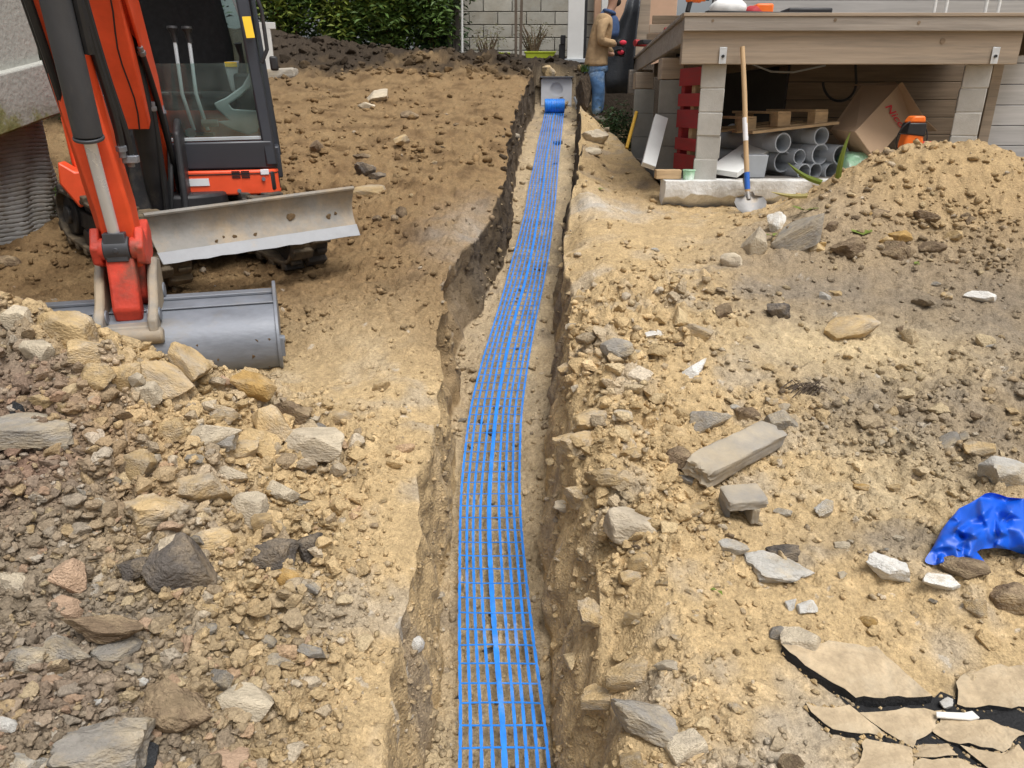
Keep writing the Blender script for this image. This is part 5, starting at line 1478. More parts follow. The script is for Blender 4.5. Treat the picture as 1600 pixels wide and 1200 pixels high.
clear = mat("green_plastic_wrap", (.35, .62, .40), .3, var=.25, scale=7, spec=.6, col2=(.70, .78, .72), thr=(.48, .6), bump=.01, bscale=15)
yel = mat("yellow_handle", (.72, .42, .05), .5, var=.15)

YF = 6.05
xL = at(1069, 60, YF).x; xR = at(1600, 60, YF).x
zt = at(1069, 21, YF).z; zm = at(1069, 49, YF).z; zb_ = at(1069, 99, YF).z
dirL = Vector((1.74 - 1.28, 11.4 - 6.05, 0)).normalized()          # along the left side of the deck
xE = xR + .55
def deck():
    t = thing("deck", (3, 8, zt), "raised wooden deck of grey boards carried on concrete block pillars", "deck")
    m = MB(); m.box(((xL + xE) / 2, YF - .02, (zt - .022 + zm) / 2), (xE - xL + .03, .035, zt - .022 - zm)); m.build("fascia_board", woodg, t, bevel=.004)
    m = MB(); m.box(((xL + xR) / 2 - .01, YF + .03, (zm + zb_) / 2 + .004), (xR - xL + .0, .06, zm - zb_ + .02)); m.build("edge_beam", woodb, t, bevel=.004)
    for px_, w_ in ((1088, .03), (1190, .02), (1345, .018), (1466, .026)):
        pass
    n = 36
    for i in range(n):
        y0 = YF - .045 + i * .150
        xl = xL - .02 + dirL.x / dirL.y * (y0 - YF)
        m = MB(); m.box(((xl + xE) / 2, y0 + .07, zt - .011), (xE - xl, .142, .024)); m.build("deck_board", woodg if i else woodb, t, bevel=.003)
    p0 = Vector((xL + .02, YF + .03, 0)); p1 = p0 + dirL * 5.3
    for zz, hh, th, nm in ((zt - .024 - .085, .165, .04, "side_fascia"),):
        m = MB(); m.bar(Vector((p0.x, p0.y, zz)), Vector((p1.x, p1.y, zz)), th, hh); m.build(nm, woodg, t, bevel=.004)
    for i in range(5):
        x = xL + .75 + i * .7
        m = MB(); m.box((x, YF + 2.7, zm - .05), (.06, 5.1, .17)); m.build("joist", woodd, t)
    for px_ in (1129, 1554):
        c = at(px_, 88, YF - .004)
        m = MB(); m.box(c + Vector((0, -.006, .005)), (.055, .005, .115)); b = m.build("bracket", galv, t, bevel=.002)
        m = MB(); m.cyl(c + Vector((0, -.008, .0)), c + Vector((0, -.02, .0)), .011, n=8); m.build("bolt", dkpl, b)
    # two knots and a split in the beam
    for px_, py_, s_ in ((1473, 64, .02), (1302, 32, .012), (1112, 33, .010), (1432, 36, .012)):
        c = at(px_, py_, YF - .002); m = MB(); m.cyl(c, c + Vector((0, -.0385 if py_ < 50 else -.003, 0)), s_, n=12); m.build("knot", woodd, t)
deck()
def pillar(pxt, pxb, y, label):
    top = at(pxt, 100, y); bot = at(pxb, 284, y)
    t = thing("block_pillar", (top.x, y + .1, bot.z), label, "pillar", "block pillars under the deck front")
    z = bot.z; k = 0; n = 5; h = (zb_ - bot.z) / n
    for k in range(n):
        m = MB(); m.box((top.x + rng.uniform(-.006, .006), y + .10 + rng.uniform(-.004, .004), z + h * k + h / 2), (.182, .182, h - .005), Euler((0, 0, -.9 * math.atan2(top.x, y) + rng.uniform(-.03, .03))).to_matrix())
        m.build("block", blockm, t, bevel=.006)
        if k:
            m = MB(); m.box((top.x, y + .10, z + h * k), (.174, .174, .010), Euler((0, 0, -.9 * math.atan2(top.x, y))).to_matrix()); m.build("mortar_joint", blockm, t)
pillar(1122, 1108, 6.1, "left front pillar of stacked concrete blocks, left of the shovel handle")
pillar(1541, 1508, 6.1, "right front pillar of stacked concrete blocks, behind the right heap")
def column(px, pyb, y, w, label, ztop, cap=True):
    b = at(px, pyb, y)
    t = thing("concrete_column", b, label, "column")
    m = MB(); h = (ztop - b.z)
    for k in range(3):
        m = MB(); m.box((b.x, y + w / 2, b.z + h * (k + .5) / 3), (w, w, h / 3 - .003), Euler((0, 0, -.8 * math.atan2(b.x, y))).to_matrix()); m.build("block", mat('column_concrete', (.27, .27, .25), .95, var=.15, scale=5, spec=.1, bump=.003, bscale=80), t, bevel=.004)
    if cap:
        m = MB(); m.box((b.x - .02, y + w / 2, ztop + .09), (w * .9, w * .9, .17)); m.build("wood_cap", woodb, t, bevel=.006)
column(1043, 278, 6.9, .21, "grey concrete column behind the leaning white board", 1.86)
column(1003, 250, 8.8, .22, "farther grey concrete column at the deck's back left corner", 1.82)

# white sill / slab edge under the deck
def slab():
    z1 = at(1160, 283, 5.98).z; x0 = at(1040, 290, 5.98).x; x1 = xE + .4
    t = thing("concrete_sill", (x0, 6, z1 - .2), "whitewashed concrete sill under the deck, crumbling along its lower edge", "sill")
    m = MB(); vs = []; n = 70
    for i in range(n + 1):
        x = x0 + (x1 - x0) * i / n
        rg = .5 * math.sin(i * .9) + .5 * math.sin(i * 2.3 + 1) + rng.uniform(-.5, .5)
        yj = rng.uniform(-.006, .006)
        vs += [(x, 5.98 + .22, z1), (x, 5.98 + yj * .5, z1 + rng.uniform(-.003, .003)), (x, 5.975 + yj, z1 - .06), (x, 5.985 + .02 * rg, z1 - .115 - .025 * rg), (x, 6.05 + .02 * rg, z1 - .17), (x, 6.2, z1 - .3)]
    fs = []
    for i in range(n):
        for q in range(5): fs.append((6 * i + q, 6 * i + q + 1, 6 * i + 7 + q, 6 * i + 6 + q))
    fs += [(5, 4, 3, 2, 1, 0), tuple(6 * n + q for q in range(6))]
    m.add(vs, fs); m.build("sill_edge", whitec, t, smooth=30)
    m = MB(); m.box(((x0 + x1) / 2 + .1, 8.2, z1 - .06), (x1 - x0 - .2, 3.96, .11)); m.build("floor_slab", mat("old_concrete_floor", (.22, .20, .18), .9, var=.2, scale=4, spec=.1), t)
    return z1
ZS = slab()

# walls under and beside the deck
def siding(name, x0, x1, y, z0, z1, h, m_, label, cat, group=None, post=None, tilt=0):
    t = thing(name, ((x0 + x1) / 2, y, z0), label, cat, group)
    n = int((z1 - z0) / h)
    for k in range(n):
        m = MB(); m.box(((x0 + x1) / 2, y, z0 + h * (k + .5)), (x1 - x0, .028, h - .006), Euler((.04, 0, 0)).to_matrix()); m.build("board", m_, t, bevel=.003)
    m = MB(); m.box(((x0 + x1) / 2, y + .05, (z0 + z1) / 2), (x1 - x0, .05, z1 - z0)); m.build("backing", dkpl, t)
    return t
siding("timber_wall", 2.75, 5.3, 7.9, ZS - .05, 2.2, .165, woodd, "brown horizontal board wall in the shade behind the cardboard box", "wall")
w2 = siding("house_wall", 4.10, 5.6, 6.75, ZS - .1, 2.2, .165, greyw, "house board wall at the right picture edge, made paler to show outside light", "wall")  # siding colour picked paler to stand in for daylight reaching it
m = MB(); m.box((4.06, 6.72, (ZS - .1 + 2.2) / 2), (.09, .09, 2.3 - ZS)); m.build("corner_board", woodb, w2, bevel=.004)
t = siding("upper_house_wall", 2.35, 6.8, 9.6, zt, zt + 2.3, .17, greyw, "pale grey board wall standing on the deck behind the balusters", "wall")
def plain_wall(name, c, d, m_, label, cat):
    m = MB(); m.box(c, d); o = m.build(name, m_, bevel=.01, origin=(c[0], c[1], c[2] - d[2] / 2)); tag(o, label, cat); return o
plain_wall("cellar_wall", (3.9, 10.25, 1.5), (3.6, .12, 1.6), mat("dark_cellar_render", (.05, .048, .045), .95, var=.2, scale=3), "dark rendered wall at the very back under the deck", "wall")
# side wall boards above the deck's left edge, and the tall end post
t = thing("deck_screen", (1.9, 11.3, zt), "stepped brown boards of the terrace screen beyond the deck's left edge", "screen")
for k in range(4):
    c = at(1040 + 3 * k, 38 - 12 * k, 10.4)
    m = MB(); m.box((c.x + .05, 10.4 + .02 * k, zt + .075 + k * .105), (.62 - .03 * k, .03, .1)); m.build("board", woodd if k % 2 else woodb, t, bevel=.004)
pp = at(1001, 88, 11.35)
m = MB(); m.box((pp.x, 11.36, pp.z + .55), (.19, .06, 1.3)); o = m.build("corner_post", woodb, bevel=.006, origin=(pp.x, 11.36, pp.z - .1)); tag(o, "upright brown plank post at the far left corner of the deck", "post")
c = at(1001, 128, 10.9)
m = MB(); m.box((c.x, 10.95, c.z), (.32, .12, .31)); o = m.build("support_block", woodg, bevel=.01, origin=c); tag(o, "grey weathered wood block under the deck's far left corner", "wood block")

# small things on the deck
p = at(1105, 8, 6.25); q = at(1325, 4, 6.45)
m = MB(); m.bar((p.x, 6.25, zt + .022), (q.x, 6.45, zt + .022), .07, .035); tag(m.build("dark_rail", dkpl, bevel=.004, origin=(p.x, 6.25, zt)), "long black strip lying along the front of the deck", "strip")
def drill(px, y, label, kind, sc=1.0, rz=0, flat=False):
    c = at(px, 40, y); o0 = Vector((c.x, y, zt))
    t = thing("power_tool", o0, label, "tool")
    rot = Matrix.Rotation(rz, 3, 'Z')
    def P(x, yy, z): return o0 + rot @ (Vector((x * sc, (z - .1) * sc, (.035 + yy) * sc)) if flat else Vector((x * sc, yy * sc, z * sc)))
    m = MB(); m.cyl(P(-.09, 0, .165), P(.06, 0, .165), .033 * sc, n=14); m.cyl(P(.06, 0, .165), P(.11, 0, .165), .02 * sc, n=12); m.build("motor_body", kind, t, bevel=.006)
    m = MB(); m.bar(P(-.05, 0, .15), P(-.075, 0, .045), .036 * sc, .045 * sc, (1, 0, 0)); m.build("handle", dkpl, t, bevel=.008)
    m = MB(); m.box(P(-.06, 0, .022), (.11 * sc, .07 * sc, .042 * sc), rot); m.build("battery", dkpl, t, bevel=.006)
    m = MB(); m.cyl(P(.11, 0, .165), P(.15, 0, .165), .011 * sc, n=8); m.build("chuck", dkpl, t)
drill(1083, 6.35, "black and orange cordless drill on the near left corner of the deck", orange, .8, .3)
drill(1010, 9.3, "red and black cordless drill lying on the deck's left edge", redp, 1.1, .5, True)
drill(1052, 7.6, "smaller red tool on the deck's left edge nearer the camera", redp, .7, .4, True)
def sack(px, y, w_, h_, m_, name, label, cat):
    c = at(px, 40, y); m = MB()
    V = ico_np(3); vs = []
    for q in V[0]:
        s_ = 1 + .12 * math.sin(q[0] * 7 + px) * math.cos(q[1] * 6)
        vs.append((c.x + q[0] * w_ / 2 * s_, y + q[1] * .12 * s_, zt + h_ / 2 + max(-.5, q[2] * .55 * s_) * h_))
    m.add(vs, V[1]); tag(m.build(name, m_, smooth=70, origin=(c.x, y, zt)), label, cat)
sack(1135, 6.5, .28, .16, mat("white_sheet", (.78, .78, .76), .6, var=.08), "plastic_sheet", "crumpled white sheet on the deck right of the orange drill", "sheet")
sack(1172, 6.55, .16, .10, redp, "red_cloth", "red cloth on the deck beside the white sheet", "cloth")
m = MB(); c = at(1190, 10, 6.6); m.box((c.x, 6.6, zt + .06), (.14, .2, .12)); tag(m.build("orange_case", orange, bevel=.015, origin=(c.x, 6.6, zt)), "orange tool case on the deck", "case")
m = MB(); c = at(1260, 10, 6.7); m.box((c.x, 6.7, zt + .05), (.36, .22, .10)); tag(m.build("black_case", dkpl, bevel=.015, origin=(c.x, 6.7, zt)), "black tool case on the deck right of the orange one", "case")
for i, px in enumerate((1461, 1479, 1541, 1561)):
    c = at(px, 8, 6.3)
    m = MB(); m.cyl((c.x, 6.3, zt), (c.x, 6.3, zt + .8), .012, n=10); m.cyl((c.x, 6.3, zt), (c.x, 6.3, zt + .012), .028, n=12)
    tag(m.build("baluster", whitec, origin=(c.x, 6.3, zt)), ("first", "second", "third", "fourth")[i] + " thin white baluster from the left on the deck", "baluster", "white balusters on the deck")

# ---- shovel
def shovel():
    top = at(1160, 73, YF - .06); bot = at(1168, 300, 5.78); tip = at(1172, 341, 5.66)
    gzv = gz(tip.x, tip.y); tip.z = gzv + .0; 
    t = thing("shovel", tip, "long-handled shovel with a blue-banded wooden shaft leaning on the deck", "shovel")
    m = MB(); L = [top, top.lerp(bot, .3) + Vector((.004, 0, 0)), top.lerp(bot, .7), bot]; m.tube(L, [.017, .018, .0185, .019], 12); sh = m.build("handle", handlew, t)
    m = MB(); m.cyl(top.lerp(bot, .48), top.lerp(bot, .64), .0192, n=12); m.build("white_band", whitep, sh)
    m = MB(); m.cyl(top.lerp(bot, .86), top.lerp(bot, .98), .0205, n=12); m.build("blue_band", blue2, sh)
    d = (tip - bot); n = Vector((0, -1, .2)).normalized(); x = d.cross(n).normalized(); d = d.normalized()
    Ln = (tip - bot).length + .02
    prof = [(0, .03), (.16, .04), (.24, .105), (.45, .122), (.75, .105), (.92, .065), (1.0, .02)]
    vs = []; fs = []; K = 8
    for sd in (0, .004):
        for v, hw in prof:
            for k in range(K + 1):
                u = -1 + 2 * k / K
                vs.append(bot + d * (Ln * v) + x * (hw * u) - n * (.035 * (1 - u * u) * (1 - .3 * v)) + n * (.03 + sd))
    P = len(prof) * (K + 1)
    for a in (0, P):
        for i in range(len(prof) - 1):
            for k in range(K):
                q = a + i * (K + 1) + k; fs.append((q, q + 1, q + K + 2, q + K + 1))
    m = MB(); m.add(vs, fs); m.build("blade", blade_s, t, smooth=60)
    m = MB(); m.cyl(bot - d * .12, bot + d * .07, .023, .017, n=12); m.build("socket", blade_s, t)
shovel()

# ---- red pallet on edge
def red_pallet():
    a = at(1053, 262, 6.75); b = at(1092, 262, 6.25); zlow = ZS + .02
    u = Vector((b.x - a.x, b.y - a.y, 0)); W = u.length; u.normalize(); n = Vector((-u.y, u.x, 0))
    if n.y < 0: n = -n
    t = thing("red_pallet", (a.x, a.y, zlow), "red painted pallet standing on its edge left of the block pillar", "pallet")
    H_ = .84; rows = [(.0, .15), (.21, .13), (.39, .16), (.60, .12), (.755, .15)]
    fr = [Vector((a.x, a.y, zlow)), u]
    zs = [.02, .18, .36, .53, .69]; hs = [.13, .10, .145, .10, .135]
    for z_, h_ in zip(zs, hs):
        m = MB(frame(fr[0], u, n, (0, 0, 1))); m.box((W / 2, 0, z_ + h_ / 2), (W, .02, h_)); m.build("board", redp, t, bevel=.003)
        m = MB(frame(fr[0], u, n, (0, 0, 1))); m.box((W / 2, .125, z_ + h_ / 2 + .03), (W, .02, h_ * .8)); m.build("board", redp, t, bevel=.003)
    for x in (.04, W / 2, W - .04):
        m = MB(frame(fr[0], u, n, (0, 0, 1))); m.box((x, .062, .42), (.07, .10, .82)); m.build("stringer", woodn if x == W / 2 else redp, t, bevel=.003)
red_pallet()

# leaning boards and odd pieces
a = at(1013, 260, 6.35); b = at(1033, 184, 6.75)
m = MB(); m.bar(a, b, .115, .05, (0, -1, .2)); tag(m.build("leaning_board", foam, bevel=.004, origin=a), "white board leaning against the grey column", "board")
a = at(1024, 272, 6.15); b = at(1063, 272, 6.15)
m = MB(); m.bar(a, b, .09, .07); tag(m.build("wood_offcut", woodn, bevel=.004, origin=a), "short offcut of squared timber lying left of the sill", "timber")
c = at(1078, 278, 6.05)
m = MB(); m.cyl((c.x, 6.1, ZS), (c.x, 6.1, ZS + .07), .042, .048, n=18); m.cyl((c.x, 6.1, ZS + .07), (c.x, 6.1, ZS + .078), .052, n=18); tag(m.build("plastic_tub", clear, bevel=.003, origin=(c.x, 6.1, ZS)), "small green and white plastic tub at the foot of the pillar", "tub")
a = at(1128, 276, 6.2); b = at(1186, 234, 6.7)
m = MB(); m.bar(a + Vector((0, 0, .03)), b + Vector((0, 0, .03)), .26, .045, (-.3, -.5, 1)); tag(m.build("leaning_slab", foam, bevel=.004, origin=a), "grey-white slab leaning between the pillar and the pipes", "slab")
c = at(1175, 281, 6.3)
m = MB(); m.prism([(-.075, 0), (.085, 0), (.10, .18), (-.065, .18)], (c.x, 6.35, ZS), (1, 0, 0), (0, 0, 1), (0, .2, 0)); tag(m.build("grey_trough", pvc, bevel=.006, origin=(c.x, 6.35, ZS)), "grey plastic trough on end under the leaning slab", "trough")

# ---- pipes
def pipes():
    P = [(1221, 223, 15, "top left grey pipe of the stack, under the wooden pallet"), (1285, 213, 14, "top right grey pipe of the stack, under the wooden pallet"), (1230, 253, 16.5, "widest grey pipe at the left of the stack"),
         (1252, 245, 11.5, "narrow grey pipe in the middle row, next to the widest one"), (1283, 241, 16, "grey pipe in the centre of the middle row"), (1311, 242, 15, "right-hand grey pipe of the middle row, beside the green wrap"),
         (1251, 268, 12.5, "left grey pipe of the bottom row"), (1273, 267, 12, "middle grey pipe of the bottom row"), (1299, 268, 13.5, "right grey pipe of the bottom row")]
    d = Vector((-.33, .94, 0)).normalized()
    for px, py, rp, lb in P:
        y = 6.42
        c = at(px, py, y); r_ = pxm(y, rp, c.z)
        c = c + d * rng.uniform(-.05, .06)
        L = 1.25
        t = thing("pipe", c, lb, "pipe", "grey plastic pipes stacked under the deck")
        m = MB(); m.pipe(c, c + d * L, r_, r_ * .87, 28); m.build("tube", pvc, t, smooth=40)
        m = MB(); m.pipe(c + d * .16, c + d * .175, r_ * 1.03, r_ * .99, 28); m.build("socket_ring", pvc, t, smooth=40)
pipes()
def pallet():
    a = at(1172, 207, 6.4); b = at(1295, 193, 6.45)
    zz = a.z
    t = thing("wooden_pallet", a, "raw wooden pallet lying upside down on the pipes", "pallet")
    u = Vector((b.x - a.x, b.y - a.y, b.z - a.z)).normalized(); n = Vector((-.33, .94, 0)); L = (b - a).length + .06
    for k in range(4):
        o_ = a + n * (.22 * k)
        m = MB(); m.bar(o_, o_ + u * L, .12, .022); m.build("board", woodn, t, bevel=.003)
    for px, py in ((1163, 198), (1217, 190), (1275, 187)):
        for k in range(2):
            c = at(px, py, 6.45) + n * (.5 * k) + Vector((.02, 0, .0))
            m = MB(); m.box(c + Vector((.01, .05, .012)), (.125, .10, .10), Euler((0, -.05, .3)).to_matrix()); m.build("block", woodn, t, bevel=.004)
        c0 = at(px, py, 6.45) + Vector((.03, .05, .07)); m = MB(); m.bar(c0 - n * .04, c0 + n * .6, .13, .02); m.build("board", woodn, t, bevel=.003)
pallet()
# ---- cardboard box
def box():
    K = {'Q': (1336, 206, 6.25), 'L': (1298, 203, 6.6), 'T': (1347, 134, 7.0), 'A': (1404, 133, 6.7), 'B': (1368, 250, 6.2), 'C': (1424, 186, 6.6)}
    P = {k: at(*v) for k, v in K.items()}
    t = thing("cardboard_box", P['B'], "big brown cardboard box tipped on its corner with a name in red marker", "box")
    cen = sum(P.values(), Vector()) / 6 + Vector((.1, .45, -.05))
    def face(nm, a, b, c_, d_, m_=card, th=.006):
        ps = [P[q] if isinstance(q, str) else q for q in (a, b, c_, d_)]
        nn = (ps[1] - ps[0]).cross(ps[3] - ps[0]).normalized()
        if nn.dot(cen - ps[0]) < 0: nn = -nn
        m = MB(); m.add(ps + [q + nn * th for q in ps], [(0, 1, 2, 3), (7, 6, 5, 4), (0, 4, 5, 1), (1, 5, 6, 2), (2, 6, 7, 3), (3, 7, 4, 0)]); return m.build(nm, m_, t, smooth=0)
    f1 = face("panel", 'L', 'T', 'A', 'Q'); f2 = face("panel", 'Q', 'A', 'C', 'B')
    D = P['L'] + (P['B'] - P['Q']); face("panel", 'L', 'Q', 'B', D)
    E_ = P['T'] + (P['C'] - P['A']); face("panel", 'T', 'A', 'C', E_) if False else None
    face("panel", 'L', 'T', E_, D)
    face("flap", 'A', at(1410, 128, 6.66), at(1446, 186, 6.45), 'C'); face("flap", 'C', at(1446, 186, 6.45), at(1465, 204, 6.5), at(1430, 205, 6.7))
    face("flap", 'T', 'A', at(1398, 127, 7.1), at(1330, 132, 7.3))
    # label and writing lie on the panels
    def on(a, b, c_, u, v, h=.004):
        a, b, c_ = P[a], P[b], P[c_]; nn = (b - a).cross(c_ - a).normalized()
        if nn.y > 0: nn = -nn
        return a + (b - a) * u + (c_ - a) * v + nn * h
    m = MB(); m.add([on('Q', 'A', 'L', u, v) for u, v in ((.22, .30), (.38, .30), (.38, .62), (.22, .62))], [(0, 1, 2, 3)]); m.build("paper_label", mat("pale_blue_label", (.38, .46, .72), .6, var=.1), t, smooth=0)
    def text(s, o, ax, ay, size, nm):
        cu = bpy.data.curves.new(nm, 'FONT'); cu.body = s; cu.size = 1; cu.shear = .35; cu.offset = .012
        tmp = bpy.data.objects.new(nm, cu); COL.objects.link(tmp)
        dg = bpy.context.evaluated_depsgraph_get(); me = bpy.data.meshes.new_from_object(tmp.evaluated_get(dg)); bpy.data.objects.remove(tmp)
        ax = ax.normalized(); ay = ay.normalized()
        m = MB(); m.add([o + ax * (v.co.x * size) + ay * (v.co.y * size) for v in me.vertices], [list(p.vertices) for p in me.polygons]); m.build(nm, redink, t, smooth=0)
    A_, Q_, L_, B_, C_ = (P[k] for k in 'AQLBC')
    up1 = (A_ - Q_)
    text("Nico", on('Q', 'A', 'L', .50, .86, .006), (Q_ - L_) , up1, .10, "handwriting")
    text("Nicolas", on('Q', 'A', 'B', .60, .12, .006), (B_ - Q_), (A_ - Q_), .115, "handwriting")
box()
# green wrapped pack
c = at(1344, 252, 6.3); V = ico_np(3); vs = []
for q in V[0]:
    qq = np.sign(q) * np.abs(q) ** .55
    s_ = 1 + .07 * math.sin(q[0] * 9 + q[2] * 5) * math.cos(q[1] * 8)
    vs.append((c.x + qq[0] * .125 * s_, c.y + .1 + qq[1] * .14 * s_, ZS + .10 + max(-.099, qq[2] * .10 * s_)))
m = MB(); m.add(vs, V[1]); tag(m.build("wrapped_pack", clear, smooth=50, origin=(c.x, c.y + .1, ZS)), "pack wrapped in crinkled green and white plastic right of the pipes", "pack")
# orange device with black strap and wire loop behind the heap
def device():
    y = 5.35; c = at(1426, 235, y)
    t = thing("cable_reel", c, "orange hand reel with a black strap and wire loop behind the heap crest", "reel")
    w_ = pxm(y, 15, c.z)
    m = MB(); m.prism([(-w_, -.12), (w_, -.12), (w_ * 1.05, .03), (w_ * .9, .10), (-w_ * .85, .10), (-w_, .03)], c + Vector((0, .05, .02)), (1, 0, 0), (0, 0, 1), (0, .10, 0)); m.build("housing", orange, t, bevel=.02, seg=3)
    m = MB(); m.prism([(-w_ * 1.02, .075), (w_ * 1.02, .06), (w_ * .95, .15), (-w_ * .8, .15)], c + Vector((0, .05, .03)), (1, 0, 0), (0, 0, 1), (0, .112, 0)); m.build("strap", dkpl, t, bevel=.008)
    m = MB(); m.prism([(-w_ * .8, .15), (w_ * .9, .15), (w_ * .75, .195), (-w_ * .4, .195)], c + Vector((0, .05, .03)), (1, 0, 0), (0, 0, 1), (0, .10, 0)); m.build("grip", orange, t, bevel=.012)
    m = MB(); m.tube([c + Vector((.105 * math.cos(a_) - .01, .02 + .01 * math.sin(2 * a_), .08 + .115 * math.sin(a_))) for a_ in np.linspace(-.6, 4.0, 30)], .0045); m.build("wire_loop", dkpl, t)
    m = MB(); m.bar(c + Vector((.015, -.005, -.05)), c + Vector((.01, -.005, .08)), .012, .008, (0, 1, 0)); m.build("slot", dkpl, t)
device()
c = at(1451, 232, 5.35)
m = MB(); m.tube([c + Vector((-.07, .05, -.015)), c + Vector((-.02, .05, .012)), c + Vector((.04, .05, .015)), c + Vector((.075, .05, -.01))], [.02, .034, .032, .014], 12); tag(m.build("red_canister", mat("red_plastic", (.65, .04, .06), .5, var=.1), origin=c), "red plastic canister lying right of the orange reel", "canister")
# tarpaulin handle tool with yellow shaft leaning at the back
a = at(979, 232, 8.4); b = at(1008, 126, 9.2)
def rake():
    t = thing("yellow_handled_tool", a, "tool with a yellow and black shaft leaning under the deck corner", "tool")
    m = MB(); m.cyl(a, a.lerp(b, .52), .019, n=10); m.build("yellow_shaft", yel, t)
    m = MB(); m.cyl(a.lerp(b, .52), b, .016, n=10); m.build("black_shaft", dkpl, t)
rake()
# hanging cable under the deck
cu = [at(1175, 100, 7.0), at(1205, 112, 7.0), at(1240, 113, 7.0), at(1290, 102, 7.0)]
m = MB(); m.tube(cu, .008); tag(m.build("hanging_cable", pvc, origin=cu[0]), "cable sagging under the deck joists", "cable")
cu = [at(1290 + 22 - 26 * math.cos(a_), 128 + 30 * math.sin(a_), 7.4) for a_ in np.linspace(0, 3.14, 16)] + [at(1336, 90, 7.4)]
m = MB(); m.tube(cu, .012); tag(m.build("looped_hose", dkpl, origin=cu[0]), "dark hose hanging in a loop behind the cardboard box", "hose")

# ---- blue plastic sheet at the right
def tarp():
    mt = mat("blue_plastic_sheet", (.004, .095, .60), .45, var=.15, scale=5, spec=.5)
    out = [(1440, 878), (1452, 862), (1478, 806), (1510, 796), (1528, 770), (1552, 768), (1568, 780), (1630, 776), (1640, 868), (1596, 866), (1560, 852), (1530, 856), (1540, 884), (1500, 872), (1470, 880)]
    g = [hit(*p) for p in out]; c = sum(g, Vector()) / len(g)
    A_ = np.array([[p.x - c.x, p.y - c.y, 1] for p in g]); cf, *_ = np.linalg.lstsq(A_, np.array([p.z for p in g]), rcond=None)
    from mathutils.geometry import delaunay_2d_cdt
    def inside(x, y, poly):
        r_ = False; j = len(poly) - 1
        for i in range(len(poly)):
            xi, yi = poly[i]; xj, yj = poly[j]
            if (yi > y) != (yj > y) and x < (xj - xi) * (y - yi) / (yj - yi) + xi: r_ = not r_
            j = i
        return r_
    def lifted(px, py, h_):
        rr_ = ray(px, py)
        tt = (cf[2] - cf[0] * c.x - cf[1] * c.y + h_ - EZ) / (rr_[2] - cf[0] * rr_[0] - cf[1] * rr_[1])
        return Vector((rr_[0] * tt, rr_[1] * tt, EZ + rr_[2] * tt))
    # outline of the sheet (photo pixels, height in metres), then its fold points
    O = [(1439, 880, .01), (1455, 860, .03), (1470, 830, .05), (1483, 812, .06), (1499, 794, .06), (1514, 787, .07), (1531, 777, .09), (1541, 769, .11), (1556, 770, .11), (1574, 777, .09), (1600, 779, .10), (1640, 782, .09), (1655, 830, .05), (1645, 868, .01), (1597, 866, .01), (1575, 858, .02), (1553, 856, .03), (1533, 858, .03), (1526, 862, .03), (1538, 876, .01), (1544, 887, .005), (1528, 880, .02), (1510, 874, .03), (1486, 878, .02), (1462, 883, .01)]
    I = [(1496, 826, .115), (1478, 852, .06), (1512, 812, .07), (1520, 836, .12), (1505, 855, .05), (1538, 800, .13), (1544, 826, .085), (1535, 845, .06), (1560, 806, .075), (1566, 832, .12), (1580, 800, .13), (1586, 846, .05), (1598, 820, .09), (1612, 800, .06), (1618, 842, .10), (1630, 815, .12), (1556, 788, .075), (1492, 806, .085), (1466, 866, .02), (1518, 860, .06)]
    rr2 = random.Random(5)
    for _ in range(260):
        x_, y_ = rr2.uniform(1440, 1650), rr2.uniform(770, 885)
        if inside(x_, y_, [q[:2] for q in O]) and min(math.hypot(x_ - q[0], y_ - q[1]) for q in O + I) >  6:
            wts = [(1 / (math.hypot(x_ - q[0], (y_ - q[1]) * 1.2) + 2) ** 2, q[2]) for q in I + O]
            I.append((x_, y_, sum(w_ * h_ for w_, h_ in wts) / sum(w_ for w_, _h in wts) + rr2.uniform(-.016, .016)))
    PT_ = O + I
    vo, eo, fo, *_ = delaunay_2d_cdt([Vector(q[:2]) for q in PT_], [(i, (i + 1) % len(O)) for i in range(len(O))], [], 1, 1e-4)
    m = MB(); hts = [min(PT_, key=lambda q: math.hypot(q[0] - v[0], q[1] - v[1]))[2] for v in vo]
    m.add([lifted(v[0], v[1], h_) for v, h_ in zip(vo, hts)], [tuple(f) for f in fo])
    o = m.build("plastic_sheet", mt, smooth=24, origin=c)
    cr_ = o.data.attributes.new("crease_edge", 'FLOAT', 'EDGE'); r3 = random.Random(9)
    cr_.data.foreach_set("value", [(.85 if r3.random() < .33 else 0.0) for _ in range(len(o.data.edges))])
    o.data.polygons.foreach_set("use_smooth", [True] * len(o.data.polygons)); 
    if o.data.attributes.get("sharp_edge"): o.data.attributes.remove(o.data.attributes["sharp_edge"])
    sb_ = o.modifiers.new("folds", 'SUBSURF'); sb_.levels = 2; sb_.render_levels = 2
    o.data.polygons.foreach_set("use_smooth", [False] * len(o.data.polygons)) if False else None
    tag(o, "crumpled bright blue plastic sheet lying at the right picture edge", "sheet")
tarp()
